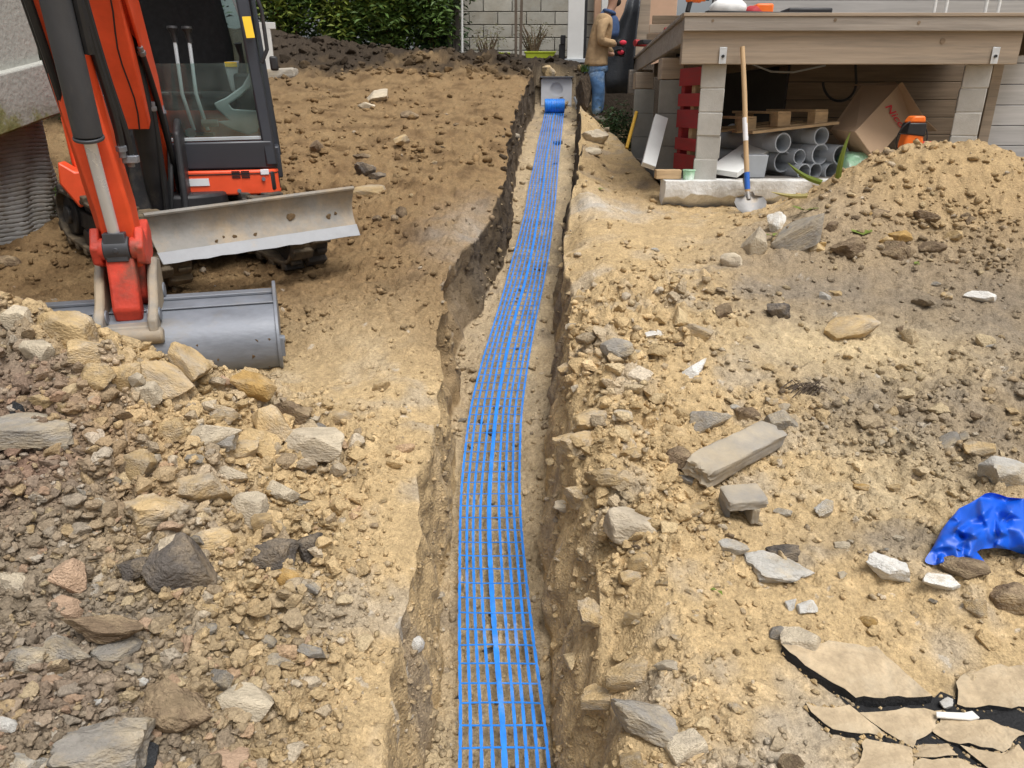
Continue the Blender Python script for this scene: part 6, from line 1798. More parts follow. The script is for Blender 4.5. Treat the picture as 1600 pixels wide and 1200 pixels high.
# ------------------------------------------------------------------ left: old house corner
def mossy():
    m = bpy.data.materials.new("mossy_concrete"); nt, b = nodes_of(m); N = nt.nodes; L = nt.links
    tc = N.new("ShaderNodeTexCoord"); n = N.new("ShaderNodeTexNoise"); n.inputs["Scale"].default_value = 3.5; n.inputs["Detail"].default_value = 9; n.inputs["Roughness"].default_value = .7
    L.new(tc.outputs["Object"], n.inputs[0])
    sx = N.new("ShaderNodeSeparateXYZ"); L.new(tc.outputs["Object"], sx.inputs[0])
    z = N.new("ShaderNodeMapRange"); z.inputs["From Min"].default_value = 1.15; z.inputs["From Max"].default_value = .55; z.inputs["To Min"].default_value = -.42; z.inputs["To Max"].default_value = .33
    L.new(sx.outputs["Z"], z.inputs["Value"])
    ad = N.new("ShaderNodeMath"); L.new(n.outputs["Fac"], ad.inputs[0]); L.new(z.outputs[0], ad.inputs[1])
    cr = N.new("ShaderNodeValToRGB"); e = cr.color_ramp.elements
    e[0].position = .32; e[0].color = (.44, .44, .40, 1); e[1].position = .48; e[1].color = (.36, .36, .31, 1)
    q = e.new(.55); q.color = (.26, .26, .12, 1); q = e.new(.66); q.color = (.16, .16, .04, 1)
    L.new(ad.outputs[0], cr.inputs[0])
    n2 = N.new("ShaderNodeTexNoise"); n2.inputs["Scale"].default_value = 30; n2.inputs["Detail"].default_value = 6; L.new(tc.outputs["Object"], n2.inputs[0])
    mr = N.new("ShaderNodeMapRange"); mr.inputs["To Min"].default_value = .8; mr.inputs["To Max"].default_value = 1.2; L.new(n2.outputs["Fac"], mr.inputs["Value"])
    vm = N.new("ShaderNodeVectorMath"); vm.operation = 'SCALE'; L.new(cr.outputs[0], vm.inputs[0]); L.new(mr.outputs[0], vm.inputs["Scale"]); L.new(vm.outputs[0], b.inputs["Base Color"])
    b.inputs["Roughness"].default_value = .92
    bp = N.new("ShaderNodeBump"); bp.inputs["Strength"].default_value = .6; bp.inputs["Distance"].default_value = .01; L.new(n2.outputs["Fac"], bp.inputs["Height"]); L.new(bp.outputs[0], b.inputs["Normal"])
    return m
def old_house():
    t = thing("old_house", (-4.0, 4.2, .8), "pale concrete corner of an old house with mossy lower edge and a ribbed footing", "house")
    m = MB(); z0a, z0b = 1.30, 1.62
    m.add([(-6, 2.4, z0a - .3), (-3.38, 2.4, z0a - .3), (-3.30, 5.62, z0b), (-6, 5.62, z0b), (-6, 2.4, 4.4), (-3.38, 2.4, 4.4), (-3.30, 5.62, 4.4), (-6, 5.62, 4.4)],
          [(0, 3, 2, 1), (4, 5, 6, 7), (0, 1, 5, 4), (1, 2, 6, 5), (2, 3, 7, 6), (3, 0, 4, 7)])
    m.build("wall", mossy(), t, bevel=.012)
    m = MB(); m.add([(-3.44, 2.4, z0a - .31), (-3.315, 2.4, z0a - .31), (-3.235, 5.66, z0b - .02), (-3.44, 5.66, z0b - .02), (-3.44, 2.4, z0a + .05), (-3.315, 2.4, z0a + .05), (-3.235, 5.66, z0b + .33), (-3.44, 5.66, z0b + .33)],
          [(0, 3, 2, 1), (4, 5, 6, 7), (0, 1, 5, 4), (1, 2, 6, 5), (2, 3, 7, 6), (3, 0, 4, 7)])
    m.build("plinth_band", MATS_MOSS, t, bevel=.015)
    rib = mat("ribbed_grey_footing", (.30, .30, .29), .9, var=.25, scale=4, spec=.1, col2=(.30, .27, .22), thr=(.5, .7))
    for y0, y1, xb in ((3.2, 5.02, -3.55), (5.0, 5.78, -3.50)):
        m = MB(); NY, NZ = 34, 200; vs = []; fs = []
        for i in range(NY + 1):
            u = i / NY
            for j in range(NZ + 1):
                v = j / NZ; z = .45 + 1.25 * v
                rip = .0032 * math.sin(v * 2 * math.pi * 46 + 1.6 * math.sin(u * 9) + 2 * math.sin(v * 7)) + .02 * math.sin(u * 8 + v * 3) + .012 * math.sin(u * 19 - v * 9) + rng.uniform(-.003, .003)
                vs.append((xb + .10 * math.sin(math.pi * min(1, max(0, u))) ** .6 + rip, y0 + (y1 - y0) * u, z))
        for i in range(NY):
            for j in range(NZ): q = i * (NZ + 1) + j; fs.append((q, q + 1, q + NZ + 2, q + NZ + 1))
        m.add(vs, fs); o = m.build("ribbed_footing", rib, t, smooth=80)
        s_ = o.modifiers.new("thick", 'SOLIDIFY'); s_.thickness = .04; s_.offset = 0
MATS_MOSS = mossy()
old_house()

# ------------------------------------------------------------------ plants
def leafmat(name, c, var=.35):
    m = mat(name, c, .55, var=var, scale=1.7, spec=.3)
    return m
lf1 = leafmat("hedge_leaf", (.075, .135, .024)); lf2 = leafmat("yellow_green_leaf", (.17, .215, .032)); lf3 = leafmat("dark_leaf", (.030, .060, .018)); lf4 = leafmat("iris_leaf", (.16, .21, .035)); twig = mat("twig", (.16, .115, .07), .9, var=.25, scale=20); lf5 = leafmat("dull_shrub_leaf", (.17, .165, .085))
def leaf_cloud(m, n, c, rad, L, W, seed, droop=.5, shell=.45, clump=10, zmin=None):
    r = np.random.RandomState(seed)
    cl = r.normal(size=(clump, 3)); cl /= np.linalg.norm(cl, axis=1, keepdims=True); cl *= r.uniform(.45, 1.0, (clump, 1))
    for k in range(n):
        if r.rand() < .75:
            d = cl[r.randint(clump)] + r.normal(size=3) * .25
        else:
            d = r.normal(size=3); d *= (shell + (1 - shell) * r.rand()) / np.linalg.norm(d)
        p = Vector((c[0] + d[0] * rad[0], c[1] + d[1] * rad[1], c[2] + d[2] * rad[2]))
        if zmin is not None and p.z < zmin: continue
        a = r.uniform(0, 6.283); dirv = Vector((math.cos(a), math.sin(a), r.uniform(-droop, droop * .6))).normalized()
        side = dirv.cross(Vector((r.normal(), r.normal(), r.normal()))).normalized()
        l = L * r.uniform(.6, 1.3); w_ = W * r.uniform(.7, 1.2); nn = dirv.cross(side)
        q = p + dirv * l
        m.add([p, p + dirv * l * .5 + side * w_ / 2 + nn * w_ * .2, q - Vector((0, 0, l * .2)), p + dirv * l * .5 - side * w_ / 2 + nn * w_ * .2], [(0, 1, 2, 3)])
def bush(name, x, y, z, rad, n, L, W, m_, label, seed, stems=7, stem_m=None, group=None, cat='bush', extra=None):
    t = thing(name, (x, y, z), label, cat, group)
    m = MB(); leaf_cloud(m, n, (x, y, z + rad[2] * .95), rad, L, W, seed, zmin=z + .02); m.build("foliage", m_, t, smooth=0)
    if extra:
        m = MB(); leaf_cloud(m, n // 2, (x, y - rad[1] * .25, z + rad[2] * 1.05), rad, L, W, seed + 77, zmin=z + .05); m.build("foliage", extra, t, smooth=0)
    m = MB()
    for k in range(stems):
        a = rng.uniform(0, 6.28); e = Vector((x + rad[0] * .7 * math.cos(a), y + rad[1] * .7 * math.sin(a), z + rad[2] * rng.uniform(.9, 1.7)))
        b = Vector((x + rad[0] * .15 * math.cos(a), y + rad[1] * .15 * math.sin(a), z - .06)); mid = b.lerp(e, .5) + Vector((rng.uniform(-.05, .05), rng.uniform(-.05, .05), .05))
        m.tube([b, mid, e], [.012, .009, .003], 5)
    m.build("stems", stem_m or twig, t)
    return t
for x, y, rx, hz_, mm, ex, lb, sd_ in (
    (-3.75, 13.6, .62, .95, lf1, lf2, "leafy green bush at the left end of the hedge above the dug slope", 1),
    (-2.85, 13.9, .66, .98, lf1, lf2, "second bush of the hedge from the left, dense and green", 2),
    (-2.0, 13.8, .62, .92, lf1, lf2, "third bush of the hedge from the left, with brownish stems showing", 3),
    (-1.28, 13.7, .50, .86, lf3, lf1, "dark feathery bush at the right end of the hedge by the slatted fence", 4)):
    zb0 = gz(x, y)
    bush("bush", x, y, zb0 - .05, (rx, .55, hz_), 4300, .13, .038, mm, lb, sd_, 9, mat("reddish_stem", (.16, .075, .04), .8), "hedge bushes at the back", extra=ex)
bush("bush", -2.4, 15.3, gz(-2.4, 15.3) - .1, (2.7, .6, 1.25), 5200, .16, .06, lf3, "dark bush added behind the leafy hedge to block its bright gaps", 9, 8)  # added backdrop, keeps bright sky out of the hedge gaps
bush("shrub", 1.36, 9.9, gz(1.36, 9.9) - .03, (.26, .25, .34), 2300, .05, .022, lf3, "dark green shrub growing under the deck corner behind the worker's legs", 11, 6)
bush("shrub", -4.6, 8.6, gz(-4.6, 8.6) - .1, (1.0, .8, 1.0), 4200, .09, .04, lf3, "dark shrub in the gap between the old house and the digger", 12, 8)
bush("shrub", -3.1, 5.55, gz(-3.1, 5.55) - .03, (.27, .20, .15), 900, .07, .02, lf3, "low green weeds at the foot of the ribbed footing", 13, 5, extra=lf1)
bush("shrub", -.42, 13.3, gz(-.42, 13.3) - .02, (.28, .2, .24), 240, .06, .016, lf5, "thin greyish shrub against the block wall, left of the two stakes", 14, 22)
bush("shrub", .36, 13.45, gz(.36, 13.45) + .1, (.34, .2, .25), 330, .05, .015, lf5, "thin twiggy shrub in the yellow-green planter", 15, 26)
def tuft(name, p, n, L, W, m_, label, lean=.5, cat='grass'):
    m = MB()
    for k in range(n):
        a = rng.uniform(0, 6.28); b = Vector(p) + Vector((rng.uniform(-.06, .06), rng.uniform(-.05, .05), 0)); l = L * rng.uniform(.6, 1.2); d = Vector((math.cos(a) * lean, math.sin(a) * lean, 1)).normalized(); s_ = d.cross(Vector((0, 0, 1))).normalized() * W
        m.add([b - s_, b + s_, b + d * l * .6 + s_ * .7, b + d * l * .6 - s_ * .7, b + d * l + Vector((0, 0, -l * .15))], [(0, 1, 2, 3), (3, 2, 4)])
    tag(m.build(name, m_, smooth=0, origin=p), label, cat)
# iris-like leaves on the right heap
def strap(px0, py0, px1, py1, y, w_, label, bend=.02, m_=None):
    a = at(px0, py0, y); a.z = max(a.z, gz(a.x, a.y) - .01); b = at(px1, py1, y - .05); m = MB(); vs = []; n = 10; x = (b - a).cross(Vector((0, 1, 0))).normalized()
    for i in range(n + 1):
        u = i / n; p = a.lerp(b, u) + Vector((0, -.02, 0)) * math.sin(u * 3.1) + x * bend * math.sin(u * 3.14); ww = w_ * (1 - u ** 2.2) * .5 + .001
        vs += [p - x * ww + Vector((0, .006, 0)), p, p + x * ww + Vector((0, .006, 0))]
    fs = []
    for i in range(n): fs += [(3 * i, 3 * i + 1, 3 * i + 4, 3 * i + 3), (3 * i + 1, 3 * i + 2, 3 * i + 5, 3 * i + 4)]
    m.add(vs, fs); tag(m.build("strap_leaf", m_ or lf4, smooth=0, origin=a), label, "leaf")
strap(1309, 285, 1329, 206, 4.95, .038, "tall upright strap leaf standing on the left flank of the right heap")
strap(1284, 285, 1231, 254, 4.9, .034, "strap leaf arching to the left in front of the pipes")
strap(1262, 306, 1205, 300, 4.85, .03, "withered strap leaf lying left of the heap under the sill", .01, mat("withered_leaf", (.36, .31, .12), .8))
for px, py, s_, lb in ((1255, 332, .09, "green leaf on top of the slanting slab"), (1348, 370, .1, "pale green leaf lying below the slanting slab"), (1428, 416, .05, "small green leaf at the foot of the right heap"), (1208, 372, .06, "green sprig beside the upright pale stone"), (1120, 928, .022, "tiny green leaf on the sandy flat"), (936, 198 + 100, .05, "scrap of green leaf on the far bank")):
    p = hit(px, py) + Vector((0, 0, .012)); m = MB()
    for k in range(4 if s_ > .05 else 2):
        a = rng.uniform(0, 6.28); d = Vector((math.cos(a), math.sin(a), .35)); x = d.cross(Vector((0, 0, 1))).normalized() * s_ * .28
        m.add([p, p + d * s_ * .5 + x, p + d * s_ + Vector((0, 0, -.01)), p + d * s_ * .5 - x], [(0, 1, 2, 3)])
    tag(m.build("loose_leaf", lf4, smooth=0, origin=p), lb, "leaf")
# root tangle
p = hit(1258, 612); m = MB()
for k in range(26):
    a = rng.uniform(-.5, .9); l = rng.uniform(.05, .14); o_ = p + Vector((rng.uniform(-.06, .06), rng.uniform(-.03, .03), rng.uniform(.0, .02)))
    d = Vector((math.cos(a), math.sin(a) * .6, rng.uniform(.0, .5))); m.tube([o_ - d * l * .5, o_ + Vector((0, 0, rng.uniform(.01, .03))), o_ + d * l * .5 + Vector((rng.uniform(-.02, .02), 0, -.02))], [.002, .0028, .0012], 4)
tag(m.build("root_tangle", mat("dark_root", (.10, .075, .055), .95), origin=p), "tangle of dark torn roots lying in the loam", "roots")

# ------------------------------------------------------------------ back of the garden
bw = mat("old_block_wall", (.40, .385, .335), .95, var=.16, scale=4, spec=.1, bump=.006, bscale=60, col2=(.33, .30, .24), thr=(.48, .68), objrand=.10)
def block_wall():
    y = 14.3; x0, x1 = -1.0, 1.75; z0 = 1.95
    t = thing("block_wall", ((x0 + x1) / 2, y, z0), "grey concrete block wall closing the garden at the back", "wall")
    m = MB(); m.box(((x0 + x1) / 2, y + .07, z0 + 1.05), (x1 - x0, .1, 2.1)); m.build("mortar", mat("old_mortar", (.27, .255, .225), .95, var=.2, scale=8), t)
    for r_ in range(10):
        x = x0 - (.25 if r_ % 2 else 0)
        while x < x1:
            a = max(x, x0); b = min(x + .5, x1)
            if b - a > .06:
                m = MB(); m.box(((a + b) / 2, y + rng.uniform(-.003, .003), z0 + .205 * r_ + .1), (b - a - .012, .08, .193)); m.build("block", bw, t, bevel=.006)
            x += .5
block_wall()
darkw = mat("dark_weathered_slat", (.07, .06, .05), .9, var=.3, scale=6, stretch=(6, 6, .7)); whitew = mat("white_painted_panel", (.66, .66, .64), .6, var=.07, scale=3)
t = thing("slat_fence", (-1.0, 13.5, gz(-1.0, 13.5)), "dark fence of upright slats between the hedge and the block wall", "fence")
for k, px in enumerate((703, 710, 716)):
    a = at(px, 86 - 3 * k, 13.5); m = MB(); m.box((a.x, 13.5 + .03 * (k % 2), a.z + .75), (.07, .025, 1.5), Euler((0, rng.uniform(-.03, .03), 0)).to_matrix()); m.build("slat", darkw, t, bevel=.003)
m = MB(); m.bar(at(698, 40, 13.56), at(722, 40, 13.56), .03, .06); m.build("rail", darkw, t)
a = at(722, 85, 13.4); m = MB(); m.cyl(a - Vector((0, 0, .1)), a + Vector((.03, 0, 1.4)), .02, n=10); tag(m.build("white_pole", whitew, origin=a), "thin white pole at the right end of the slat fence", "pole")
for px, lb, lean in ((806, "left of two dark stakes standing before the block wall", .0), (813, "right of two dark stakes standing before the block wall", .03)):
    a = at(px, 88, 13.3); m = MB(); m.bar(a - Vector((0, 0, .15)), a + Vector((lean, 0, .85 if px < 810 else 1.5)), .045, .045, (0, 1, 0)); tag(m.build("stake", mat("brown_stake", (.13, .10, .075), .9, var=.25, scale=10), bevel=.004, origin=a), lb, "stake", "stakes by the block wall")
lime = mat("lime_green_plastic", (.42, .50, .03), .5, var=.08)
def planter(px0, px1, pyt, pyb, y, label):
    a = at(px0, pyb, y); b = at(px1, pyt, y); w_ = b.x - a.x; h_ = b.z - a.z; c = Vector(((a.x + b.x) / 2, y + .1, a.z))
    t = thing("planter", c, label, "planter")
    m = MB(); W2 = w_ / 2; D2 = .1
    vs = []
    for z, k in ((0, .86), (h_ * .85, .97), (h_ * .85, 1.03), (h_, 1.03), (h_, .93), (h_ * .6, .9)):
        vs += [c + Vector((sx * W2 * k, sy * D2 * (k if k < 1 else 1.05), z)) for sx, sy in ((-1, -1), (1, -1), (1, 1), (-1, 1))]
    fs = [(3, 2, 1, 0)]
    for q in range(5): fs += [(4 * q + i, 4 * q + (i + 1) % 4, 4 * q + 4 + (i + 1) % 4, 4 * q + 4 + i) for i in range(4)]
    m.add(vs, fs); m.build("trough", lime, t, bevel=.004)
    m = MB(); m.box(c + Vector((0, 0, h_ * .7)), (w_ * .86, .17, .02)); m.build("potting_soil", mat("potting_soil", (.035, .025, .018), .95, var=.4, scale=40), t)
planter(820, 868, 80, 97, 13.35, "lime green plastic planter in front of the block wall, the fuller one with twigs")
planter(768, 797, 82, 92, 13.4, "lime green planter half hidden behind the soil, left of the stakes")
a = at(886, 93, 12.95); b = at(911, 93, 12.95)
t = thing("white_door", ((a.x + b.x) / 2, 12.95, a.z), "tall white door leaf standing beside the worker's back", "door")
m = MB(); m.box(((a.x + b.x) / 2, 12.98, a.z + .8), (b.x - a.x, .06, 1.6)); m.build("sheet", whitew, t, bevel=.004)
m = MB(); m.box((b.x + .025, 13.0, a.z + .8), (.045, .05, 1.62)); m.build("gap_shade_strip", dkpl, t)  # black strip added for the shade in the gap beside the door
m = MB(); m.box(((a.x + b.x) / 2, 12.95, a.z - .02), (b.x - a.x + .08, .14, .06)); m.build("foot", greyp, t, bevel=.006)
a = at(878, 90, 13.1); m = MB(); m.box((a.x, 13.1, a.z + .05), (.1, .1, .3)); m.box((a.x + .01, 13.08, a.z + .26), (.08, .08, .14)); tag(m.build("dark_crate", dkpl, bevel=.01, origin=a), "dark stacked box between the planter and the white panel", "box")
pw = mat("peach_render", (.62, .40, .27), .85, var=.08, scale=3)
plain_wall("peach_wall", (2.1, 14.0, 3.0), (1.4, .12, 2.4), pw, "peach coloured house wall behind the worker", "wall")
a = at(950, 30, 13.6); m = MB(); m.box((a.x, 13.7, a.z + .3), (.22, .05, 1.0)); tag(m.build("white_window_frame", whitew, bevel=.01, origin=a), "white window edge in the peach wall behind the worker's face", "window")
# behind the cab
a = at(417, 118, 11.0); b = at(430, 118, 11.0); m = MB(); m.box(((a.x + b.x) / 2 - .06, 11.0, a.z + .28), (b.x - a.x + .12, .05, .62)); m.box(((a.x + b.x) / 2 - .02, 11.0, a.z + .62), (b.x - a.x + .18, .05, .08)); tag(m.build("white_board", whitew, bevel=.004, origin=a), "white board standing behind the digger's cab", "board")
a = at(440, 120, 10.9); rough_b = rough_box(Vector((a.x, 10.9, gz(a.x, 10.9) + .02)), Vector((1, 0, .06)).normalized(), Vector((0, 1, 0)), Vector((-.06, 0, 1)).normalized(), (.42, .3, .13), 'concrete_lump', SM['conc'], seed=21); tag(rough_b, "flat pale concrete lump behind the digger's cab", "concrete lump")

# ------------------------------------------------------------------ chamber at the end of the trench
def chamber():
    y = 11.78; a = at(845, 188, y); b = at(894, 122, y); w_ = b.x - a.x; z1 = b.z; z0 = z1 - .68; cx = (a.x + b.x) / 2
    gr = mat("grey_chamber_plastic", (.60, .61, .63), .6, var=.08, scale=4, spec=.3)
    t = thing("inspection_chamber", (cx, y, z0), "pale grey inspection chamber with a round knock-out, at the end of the trench", "chamber")
    m = MB(); h_ = z1 - z0; n = 48; rc = w_ * .205; cz = z1 - .152
    vs = []; 
    for k in range(n):
        an = 2 * math.pi * k / n; c_, s_ = math.cos(an), math.sin(an)
        top = z1 - cz; bot = cz - z0; f = min((w_ / 2) / max(1e-6, abs(c_)), (top if s_ > 0 else bot) / max(1e-6, abs(s_)))
        vs.append((cx + c_ * f, y, cz + s_ * f))
    for k in range(n): an = 2 * math.pi * k / n; vs.append((cx + rc * math.cos(an), y, cz + rc * math.sin(an)))
    for k in range(n): an = 2 * math.pi * k / n; vs.append((cx + rc * math.cos(an), y + .03, cz + rc * math.sin(an)))
    for k in range(n): vs.append((vs[k][0], y + .45, vs[k][2]))
    fs = [(k, (k + 1) % n, n + (k + 1) % n, n + k) for k in range(n)] + [(n + k, n + (k + 1) % n, 2 * n + (k + 1) % n, 2 * n + k) for k in range(n)] + [tuple(range(2 * n, 3 * n))] + [(k, (k + 1) % n, 3 * n + (k + 1) % n, 3 * n + k) for k in range(n)] + [tuple(range(3 * n, 4 * n))]
    m.add(vs, fs); m.build("body", gr, t, smooth=30)
    m = MB(); m.box((cx, y + .2, z1 + .012), (w_ + .03, .5, .022)); m.build("lid", mat("dark_lid", (.10, .10, .105), .7, var=.2, scale=8), t, bevel=.004)
    m = MB(); m.box((cx, y - .004, z1 - .37), (w_ * .98, .006, .008)); m.build("rib", gr, t)
    c = Vector((cx + w_ / 2 + .035, y - .02, z1 - .36))
    m = MB(); m.tube([c + Vector((.0, 0, .10)), c + Vector((.04, 0, .02)), c + Vector((.045, 0, -.1)), c + Vector((.045, 0, -.30))], .02, 10); tag(m.build("grey_conduit", pvc, origin=c), "short grey conduit beside the right side of the chamber", "conduit")
chamber()
# earth pillar with turf, right of the chamber
a = at(911, 172, 10.9); zg_ = gz(a.x, 10.9)
o = bpy.data.objects.new("earth_clump", STN['clod'][2]); COL.objects.link(o); o.location = (a.x + .01, 10.95, zg_ + .22); o.scale = (.24, .26, .62); o.material_slots[0].link = 'OBJECT'; o.material_slots[0].material = mat("dark_topsoil", (.085, .062, .042), .95, var=.4, scale=6, bump=.04, bscale=12)
tag(o, "upright clump of dark earth with turf on top, right of the chamber", "earth clump")
tuft("grass_tuft", (a.x + .03, 10.92, zg_ + .48), 130, .12, .006, lf1, "green grass tuft on the earth clump by the worker")

# black dimpled membrane hanging behind the worker
def membrane():
    mm = mat("black_membrane", (.045, .05, .058), .42, var=.2, scale=3, spec=.5, bump=.012, bscale=55)
    rows = [(146, 948, 986), (120, 946, 988), (95, 948, 990), (70, 955, 992), (45, 964, 994), (20, 976, 997), (-10, 984, 1000)]
    m = MB(); vs = []; K = 16; fs = []
    for i, (py, xa, xb) in enumerate(rows):
        for k in range(K + 1):
            u = k / K; vs.append(at(xa + (xb - xa) * u, py, 11.28 + .13 * math.sin(u * 3.14) - .05 * u))
    for i in range(len(rows) - 1):
        for k in range(K): q = i * (K + 1) + k; fs.append((q, q + 1, q + K + 2, q + K + 1))
    m.add(vs, fs); o = m.build("membrane_roll", mm, smooth=80, origin=vs[8]); s_ = o.modifiers.new("thick", 'SOLIDIFY'); s_.thickness = .02
    tag(o, "black dimpled membrane sheet standing between the worker and the deck corner", "membrane")
membrane()

# ------------------------------------------------------------------ worker
def skin(name, pts, edges, m_, parent, root=0, sub=2):
    me = bpy.data.meshes.new(name); off = ORG[parent.name] if parent else Vector((0, 0, 0))
    me.from_pydata([tuple(Vector(p[0]) - off) for p in pts], edges, [])
    o = bpy.data.objects.new(name, me); COL.objects.link(o)
    if parent: o.parent = parent
    ORG[o.name] = off
    sk = o.modifiers.new("skin", 'SKIN'); sk.use_smooth_shade = True
    sv = me.skin_vertices[0].data if me.skin_vertices else None
    if sv is None:
        bm = bmesh.new(); bm.from_mesh(me); bm.verts.layers.skin.verify(); bm.to_mesh(me); bm.free(); sv = me.skin_vertices[0].data
    for i, p in enumerate(pts):
        r_ = p[1] if isinstance(p[1], tuple) else (p[1], p[1]); sv[i].radius = r_; sv[i].use_root = (i == root)
    ss = o.modifiers.new("sub", 'SUBSURF'); ss.levels = sub; ss.render_levels = sub
    me.materials.append(m_)
    return o
def worker():
    Y = 11.0
    P = lambda px, py, dy=0.0: at(px, py, Y) + Vector((0, dy, 0))
    feet = P(930, 188)
    t = thing("person", feet, "worker in a tan jacket, navy vest, blue jeans and red-black gloves beside the membrane", "person")
    skinm = mat("skin", (.50, .29, .20), .55, var=.1, scale=10); jac = mat("tan_jacket_cloth", (.40, .275, .155), .85, var=.2, scale=9, bump=.03, bscale=11, spec=.15); jean = mat("blue_denim", (.075, .155, .30), .85, var=.28, scale=7, bump=.03, bscale=12, col2=(.34, .44, .55), thr=(.46, .66), spec=.15)
    navy = mat("navy_vest", (.045, .085, .19), .8, var=.2, scale=9, bump=.02, bscale=14); glv = mat("black_glove", (.02, .02, .022), .7, var=.2); glr = mat("red_glove_back", (.62, .03, .06), .6, var=.1); bootm = mat("worn_boot", (.13, .11, .09), .8, var=.3, scale=10); hairm = mat("dark_hair", (.025, .018, .014), .7, var=.3, scale=30); sole = mat("boot_sole", (.04, .035, .03), .9)
    hip, chest, neckb, neck, head = P(931, 100), P(938, 60), P(950, 24), P(955, 14), P(960, -8)
    # continuous body
    pts = [(hip, (.10, .10)), (P(934, 80), (.11, .10)), (chest, (.12, .11)), (P(944, 36), (.11, .10)), (neckb, .065), (neck, .058), (P(959, 2), .075), (P(959, -14), (.095, .10)), (P(957, -30), .07)]
    E_ = [(i, i + 1) for i in range(8)]
    def limb(base, lst):
        k = base
        for p in lst:
            pts.append(p); E_.append((k, len(pts) - 1)); k = len(pts) - 1
    for dy, (ex, ey), (wx, wy), (kx, ky), (ax, ay) in ((-.19, (934, 66), (962, 70), (934, 146), (929, 181)), (.19, (944, 68), (962, 84), (939, 146), (937, 181))):
        limb(3, [(P(941, 32, dy * .9), .062), (P(ex, ey, dy * 1.15), .046), (P(wx - 8, wy, dy * .7), .034), (P(wx, wy, dy * .6), .028)])
        limb(0, [(P(930, 108, dy * .5), .075), (P(kx, ky, dy * .55), .055), (P(ax, ay - 12, dy * .5), .044), (P(ax, ay - 1, dy * .5), .036)])
    skin("body", pts, E_, skinm, t)
    # face: nose, eyes, ears, beard, hair
    m = MB(); f = P(968, -9); m.prism([(0, .02), (.028, -.018), (.02, -.03), (0, -.03)], f + Vector((0, 0, 0)), (1, 0, 0), (0, 0, 1), (0, .03, 0)); m.build("nose", skinm, t, bevel=.006)
    for dy in (-.035, .035):
        m = MB(); c = P(966.5, -13, dy); m.cyl(c - Vector((.006, 0, 0)), c + Vector((.004, 0, 0)), .011, .009, n=10); m.build("eye", dkpl, t)
    for dy in (-.088, .088):
        m = MB(); c = P(957, -9, dy); m.cyl(c - Vector((0, .01, 0)), c + Vector((0, .01, 0)), .028, .022, n=12); m.build("ear", skinm, t, bevel=.006)
    skin("hair", [(P(954, -22), (.095, .098)), (P(958, -30), (.09, .095)), (P(950, -12), (.07, .085))], [(0, 1), (0, 2)], hairm, t)
    skin("beard", [(P(962, -4), (.055, .075)), (P(964, 4), (.055, .065)), (P(966, 10), (.035, .045))], [(0, 1), (1, 2)], hairm, t)
    m = MB(); c = P(969, -1.5); m.box(c, (.01, .045, .010)); m.build("mouth", mat("lips", (.40, .14, .12), .5), t, bevel=.003)
    # jacket
    pts = [(P(931, 107), (.205, .18)), (P(931, 99), (.20, .175)), (P(933, 84), (.185, .16)), (P(937, 62), (.185, .16)), (P(943, 38), (.17, .15)), (P(949, 25), (.10, .09))]; E_ = [(0, 1), (1, 2), (2, 3), (3, 4), (4, 5)]
    for dy, (ex, ey), (wx, wy) in ((-.20, (934, 66), (960, 69.5)), (.20, (944, 68), (960, 83))):
        limb(4, [(P(941, 33, dy * .9), .085), (P(937, 50, dy * 1.1), .072), (P(ex, ey, dy * 1.15), .068), (P((ex + wx) / 2, (ey + wy) / 2 + .5, dy * .9), .056), (P(wx, wy, dy * .65), .05)])
    skin("jacket", pts, E_, jac, t)
    # vest front and hood collar, a little proud of the jacket
    skin("vest", [(P(951.5, 62), (.115, .135)), (P(953, 48), (.11, .145)), (P(953, 34), (.095, .14)), (P(952, 22), (.085, .10))], [(0, 1), (1, 2), (2, 3)], navy, t)
    skin("hood", [(P(945, 24), (.07, .11)), (P(940, 17), (.05, .09))], [(0, 1)], navy, t)
    m = MB(); m.tube([P(952, 19) + Vector((.07 * math.cos(a_), .075 * math.sin(a_), -.02 * math.cos(a_))) for a_ in np.linspace(0, 6.283, 20)], .024, 8); m.build("collar", navy, t, smooth=80)
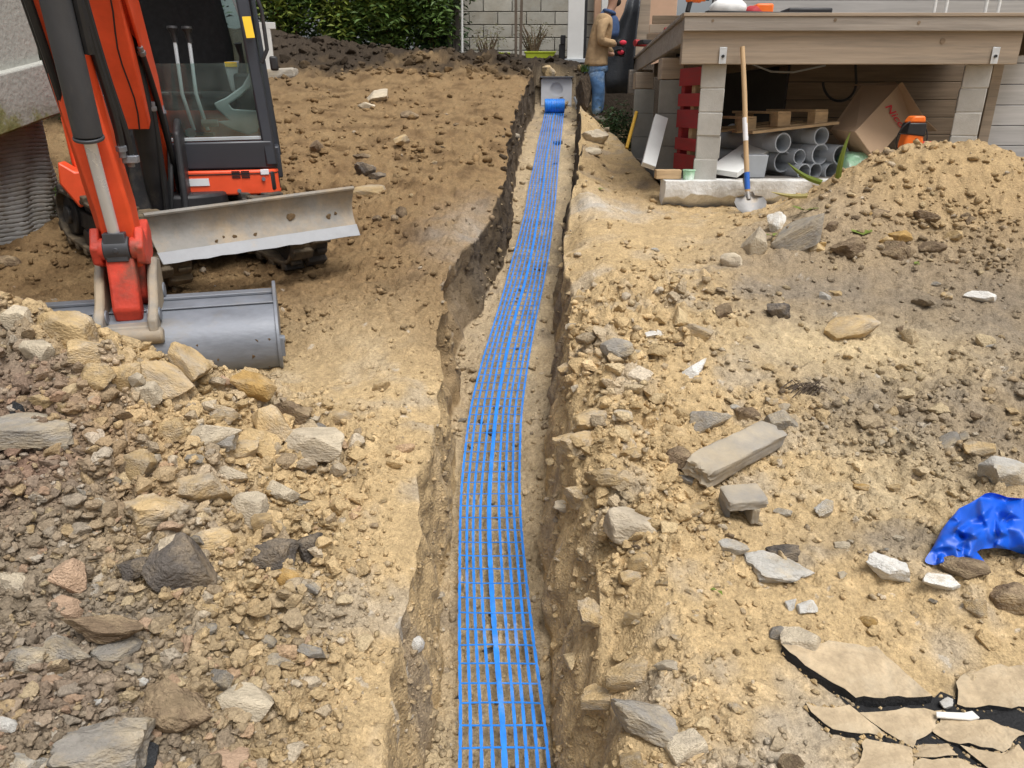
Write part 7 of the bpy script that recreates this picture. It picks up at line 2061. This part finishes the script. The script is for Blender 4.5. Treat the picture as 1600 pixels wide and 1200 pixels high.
    skin("jeans", [(P(931, 97), (.165, .15)), (P(931, 106), (.165, .15)), (P(930, 113, -.085), .125), (P(932, 130, -.095), .105), (P(934, 146, -.10), .09), (P(931, 165, -.095), .078), (P(930, 181, -.095), .074), (P(932, 113, .085), .122), (P(936, 130, .095), .10), (P(938, 146, .10), .085), (P(937, 165, .095), .075), (P(936, 180, .095), .070)],
         [(0, 1), (1, 2), (2, 3), (3, 4), (4, 5), (5, 6), (1, 7), (7, 8), (8, 9), (9, 10), (10, 11)], jean, t)
    m = MB(); m.tube([P(931, 100), P(931, 106), P(931.5, 112), P(932, 117)], [.15, .165, .165, .13], 18); m.build("jeans_seat", jean, t, smooth=80)
    for dy, ax in ((-.095, 929), (.095, 936)):
        b = skin("boot", [(P(ax, 180, dy), .066), (P(ax + .5, 185.5, dy), (.06, .052)), (P(ax + 9, 187, dy), (.052, .04)), (P(ax + 16, 188.3, dy), (.045, .03))], [(0, 1), (1, 2), (2, 3)], bootm, t)
    # gloves with five fingers, closed on the sheet
    def glove(wx, wy, dy, nm):
        w0 = P(wx, wy, dy); k = Vector((.075, 0, -.004)); pts = [(w0, .038), (w0 + Vector((.045, 0, 0)), (.046, .034)), (w0 + k, (.044, .030))]; E2 = [(0, 1), (1, 2)]
        for i, (oz, L) in enumerate(((.033, .062), (.011, .072), (-.011, .066), (-.032, .052))):
            b = w0 + Vector((.088, 0, oz)); s_ = 1 if dy < 0 else -1
            a1 = b + Vector((L * .45, s_ * .010, .0)); a2 = a1 + Vector((L * .32, s_ * .026, -.004)); a3 = a2 + Vector((L * .05, s_ * .026, -.004))
            n0 = len(pts); pts += [(b, .0125), (a1, .0115), (a2, .0105), (a3, .0095)]; E2 += [(2, n0), (n0, n0 + 1), (n0 + 1, n0 + 2), (n0 + 2, n0 + 3)]
        s_ = 1 if dy < 0 else -1; b = w0 + Vector((.03, s_ * .022, .040)); n0 = len(pts)
        pts += [(b, .015), (b + Vector((.035, s_ * .022, .012)), .0135), (b + Vector((.062, s_ * .030, .004)), .0115)]; E2 += [(1, n0), (n0, n0 + 1), (n0 + 1, n0 + 2)]
        g = skin("glove", pts, E2, glv, t)
        m = MB(); c = w0 + Vector((.085, -.036, .012))
        V = ico_np(2); m.add([(c.x + q[0] * .05, c.y + q[1] * .014, c.z + q[2] * .030) for q in V[0]], V[1]); m.build("red_knuckle_pad", glr, g, smooth=80)
    glove(961, 69.5, -.13, 'r'); glove(960, 83.5, .02, 'l')
worker()
